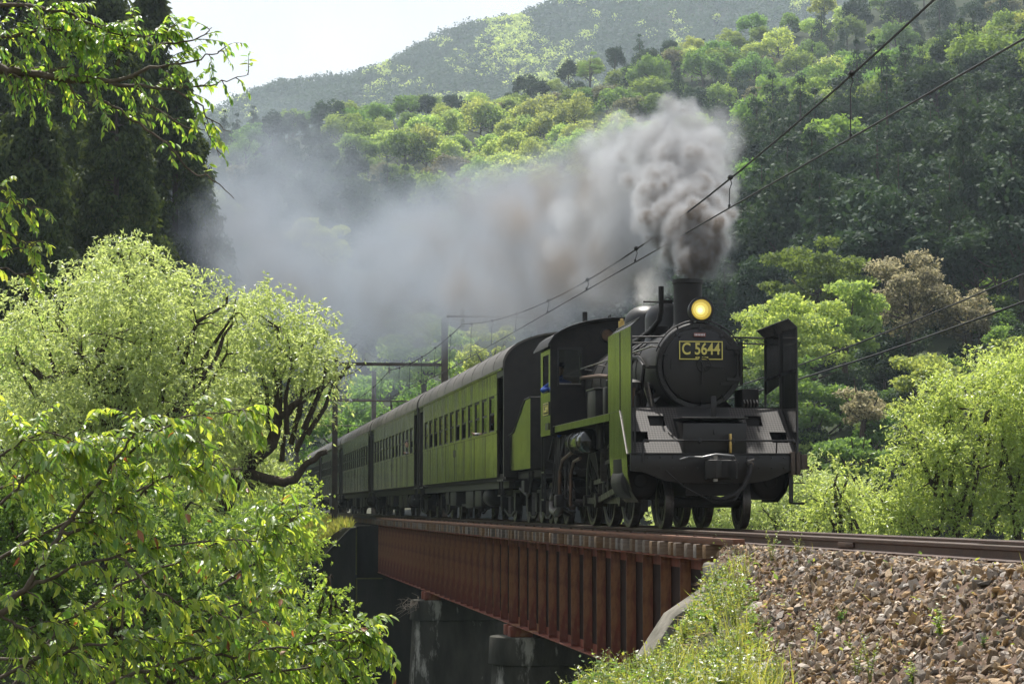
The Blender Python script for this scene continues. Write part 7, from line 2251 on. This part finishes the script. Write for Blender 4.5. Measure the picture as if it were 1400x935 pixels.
for c_, q_, d_ in col0[4:]:
    for _ in range(6):
        u_ = unit(rs_.normal(size=3) + np.array([0, -0.3, 0.1])); f_ = rs_.uniform(0.28, 0.52)
        col.append((tuple(np.array(c_) + u_ * q_ * 0.88), q_ * f_, d_ * rs_.uniform(0.8, 1.15)))
col += [pf(995, 205, 40.6, 0.36, 0.8), pf(985, 260, 39.6, 0.42, 0.9), pf(985, 330, 38.2, 0.35, 0.8), pf(988, 370, 37.8, 0.28, 0.7), pf(985, 180, 41, 0.5, 0.8), pf(860, 235, 41.8, 0.7, 2.0), pf(850, 280, 41.6, 0.8, 1.8), pf(865, 325, 41.0, 0.8, 1.6)]
smoke1 = smoke_volume("smoke", col, 0.04, volume_mat("coal_smoke", (0.64, 0.665, 0.70), (0.20, 0.150, 0.105), 0.8, 8.5, 0.1, 1.0, 1.0),
                      [(1.1, 0.34, 2), (3.0, 0.24, 3), (7.0, 0.13, 4), (15.0, 0.05, 3)], (8.0, 0.05, 1.75), edge=0.6)
tag(smoke1, kind='stuff')
dr = [pf(830, 255, 43, 1.0, 0.95), pf(820, 310, 43, 1.2, 0.95), pf(800, 370, 42.5, 1.2, 0.85), pf(850, 385, 40.5, 0.8, 0.8), pf(780, 270, 45, 1.2, 0.75), pf(760, 330, 46, 1.5, 0.75), pf(740, 290, 48, 1.5, 0.65), pf(730, 380, 48, 1.6, 0.65),
      pf(700, 310, 51, 1.7, 0.55), pf(690, 390, 53, 1.9, 0.55), pf(660, 300, 55, 1.6, 0.42), pf(650, 350, 57, 2.1, 0.45), pf(620, 390, 60, 2.0, 0.42), pf(600, 330, 62, 2.1, 0.33), pf(570, 380, 66, 2.5, 0.34), pf(540, 400, 72, 2.2, 0.28),
      pf(530, 350, 72, 2.4, 0.22), pf(500, 400, 76, 2.8, 0.27), pf(470, 420, 104, 3.4, 0.17), pf(450, 370, 84, 2.9, 0.19), pf(410, 420, 104, 3.6, 0.2), pf(390, 370, 92, 3.2, 0.19), pf(370, 420, 96, 3.2, 0.20), pf(340, 340, 100, 3.4, 0.19),
      pf(330, 410, 100, 3.2, 0.20), pf(300, 300, 106, 3.6, 0.18), pf(290, 370, 106, 3.4, 0.20), pf(265, 330, 104, 2.8, 0.16), pf(255, 260, 112, 2.8, 0.12), pf(350, 250, 118, 3.8, 0.09), pf(420, 230, 122, 4.0, 0.05), pf(480, 270, 116, 3.8, 0.06), pf(400, 300, 110, 3.6, 0.12), pf(250, 390, 104, 2.4, 0.14),
      pf(380, 190, 130, 3.6, 0.04), pf(560, 310, 80, 2.4, 0.10), pf(500, 470, 125, 4.2, 0.06), pf(560, 455, 100, 3.0, 0.05), pf(690, 440, 54, 1.2, 0.22), pf(760, 425, 46, 1.1, 0.4)]
smoke2 = smoke_volume("smoke", dr, 0.17, volume_mat("drifting_smoke", (0.40, 0.455, 0.53), (0.42, 0.375, 0.335), 0.05, 0.95, 0.15, 1.5, 1.0),
                      [(0.22, 2.0, 2), (0.7, 1.5, 3), (1.8, 0.7, 3)], (0.75, 0.0, 2.3), edge=0.7, pad=0.4)
tag(smoke2, kind='stuff')
st_ = [pf(905, 395, 38.0, 0.22, 2.2), pf(893, 400, 38.2, 0.26, 2.0), pf(880, 408, 38.6, 0.26, 1.4), pf(898, 375, 38.4, 0.24, 1.6), pf(905, 358, 38.4, 0.20, 1.2), pf(885, 385, 38.8, 0.24, 1.2)]
smoke3 = smoke_volume("steam", st_, 0.03, volume_mat("white_steam", (0.96, 0.95, 0.93), (0.97, 0.95, 0.92), 0, 2, 0.2, 1.5), [(2.5, 0.35, 4)], (5, 0.4, 1.5), edge=0.8)
tag(smoke3, kind='stuff')

mb = MB().box(-850, 1500, -120, 2150, -11.5, 420)
hz, n, l = new_mat("valley_haze")
out = n.new('ShaderNodeOutputMaterial'); v = n.new('ShaderNodeVolumePrincipled')
v.inputs['Color'].default_value = (0.74, 0.87, 1.0, 1); v.inputs['Density'].default_value = 0.00017; v.inputs['Anisotropy'].default_value = 0.45
l.new(v.outputs[0], out.inputs['Volume'])
tag(mb.build("haze", hz, smooth=0), kind='stuff')
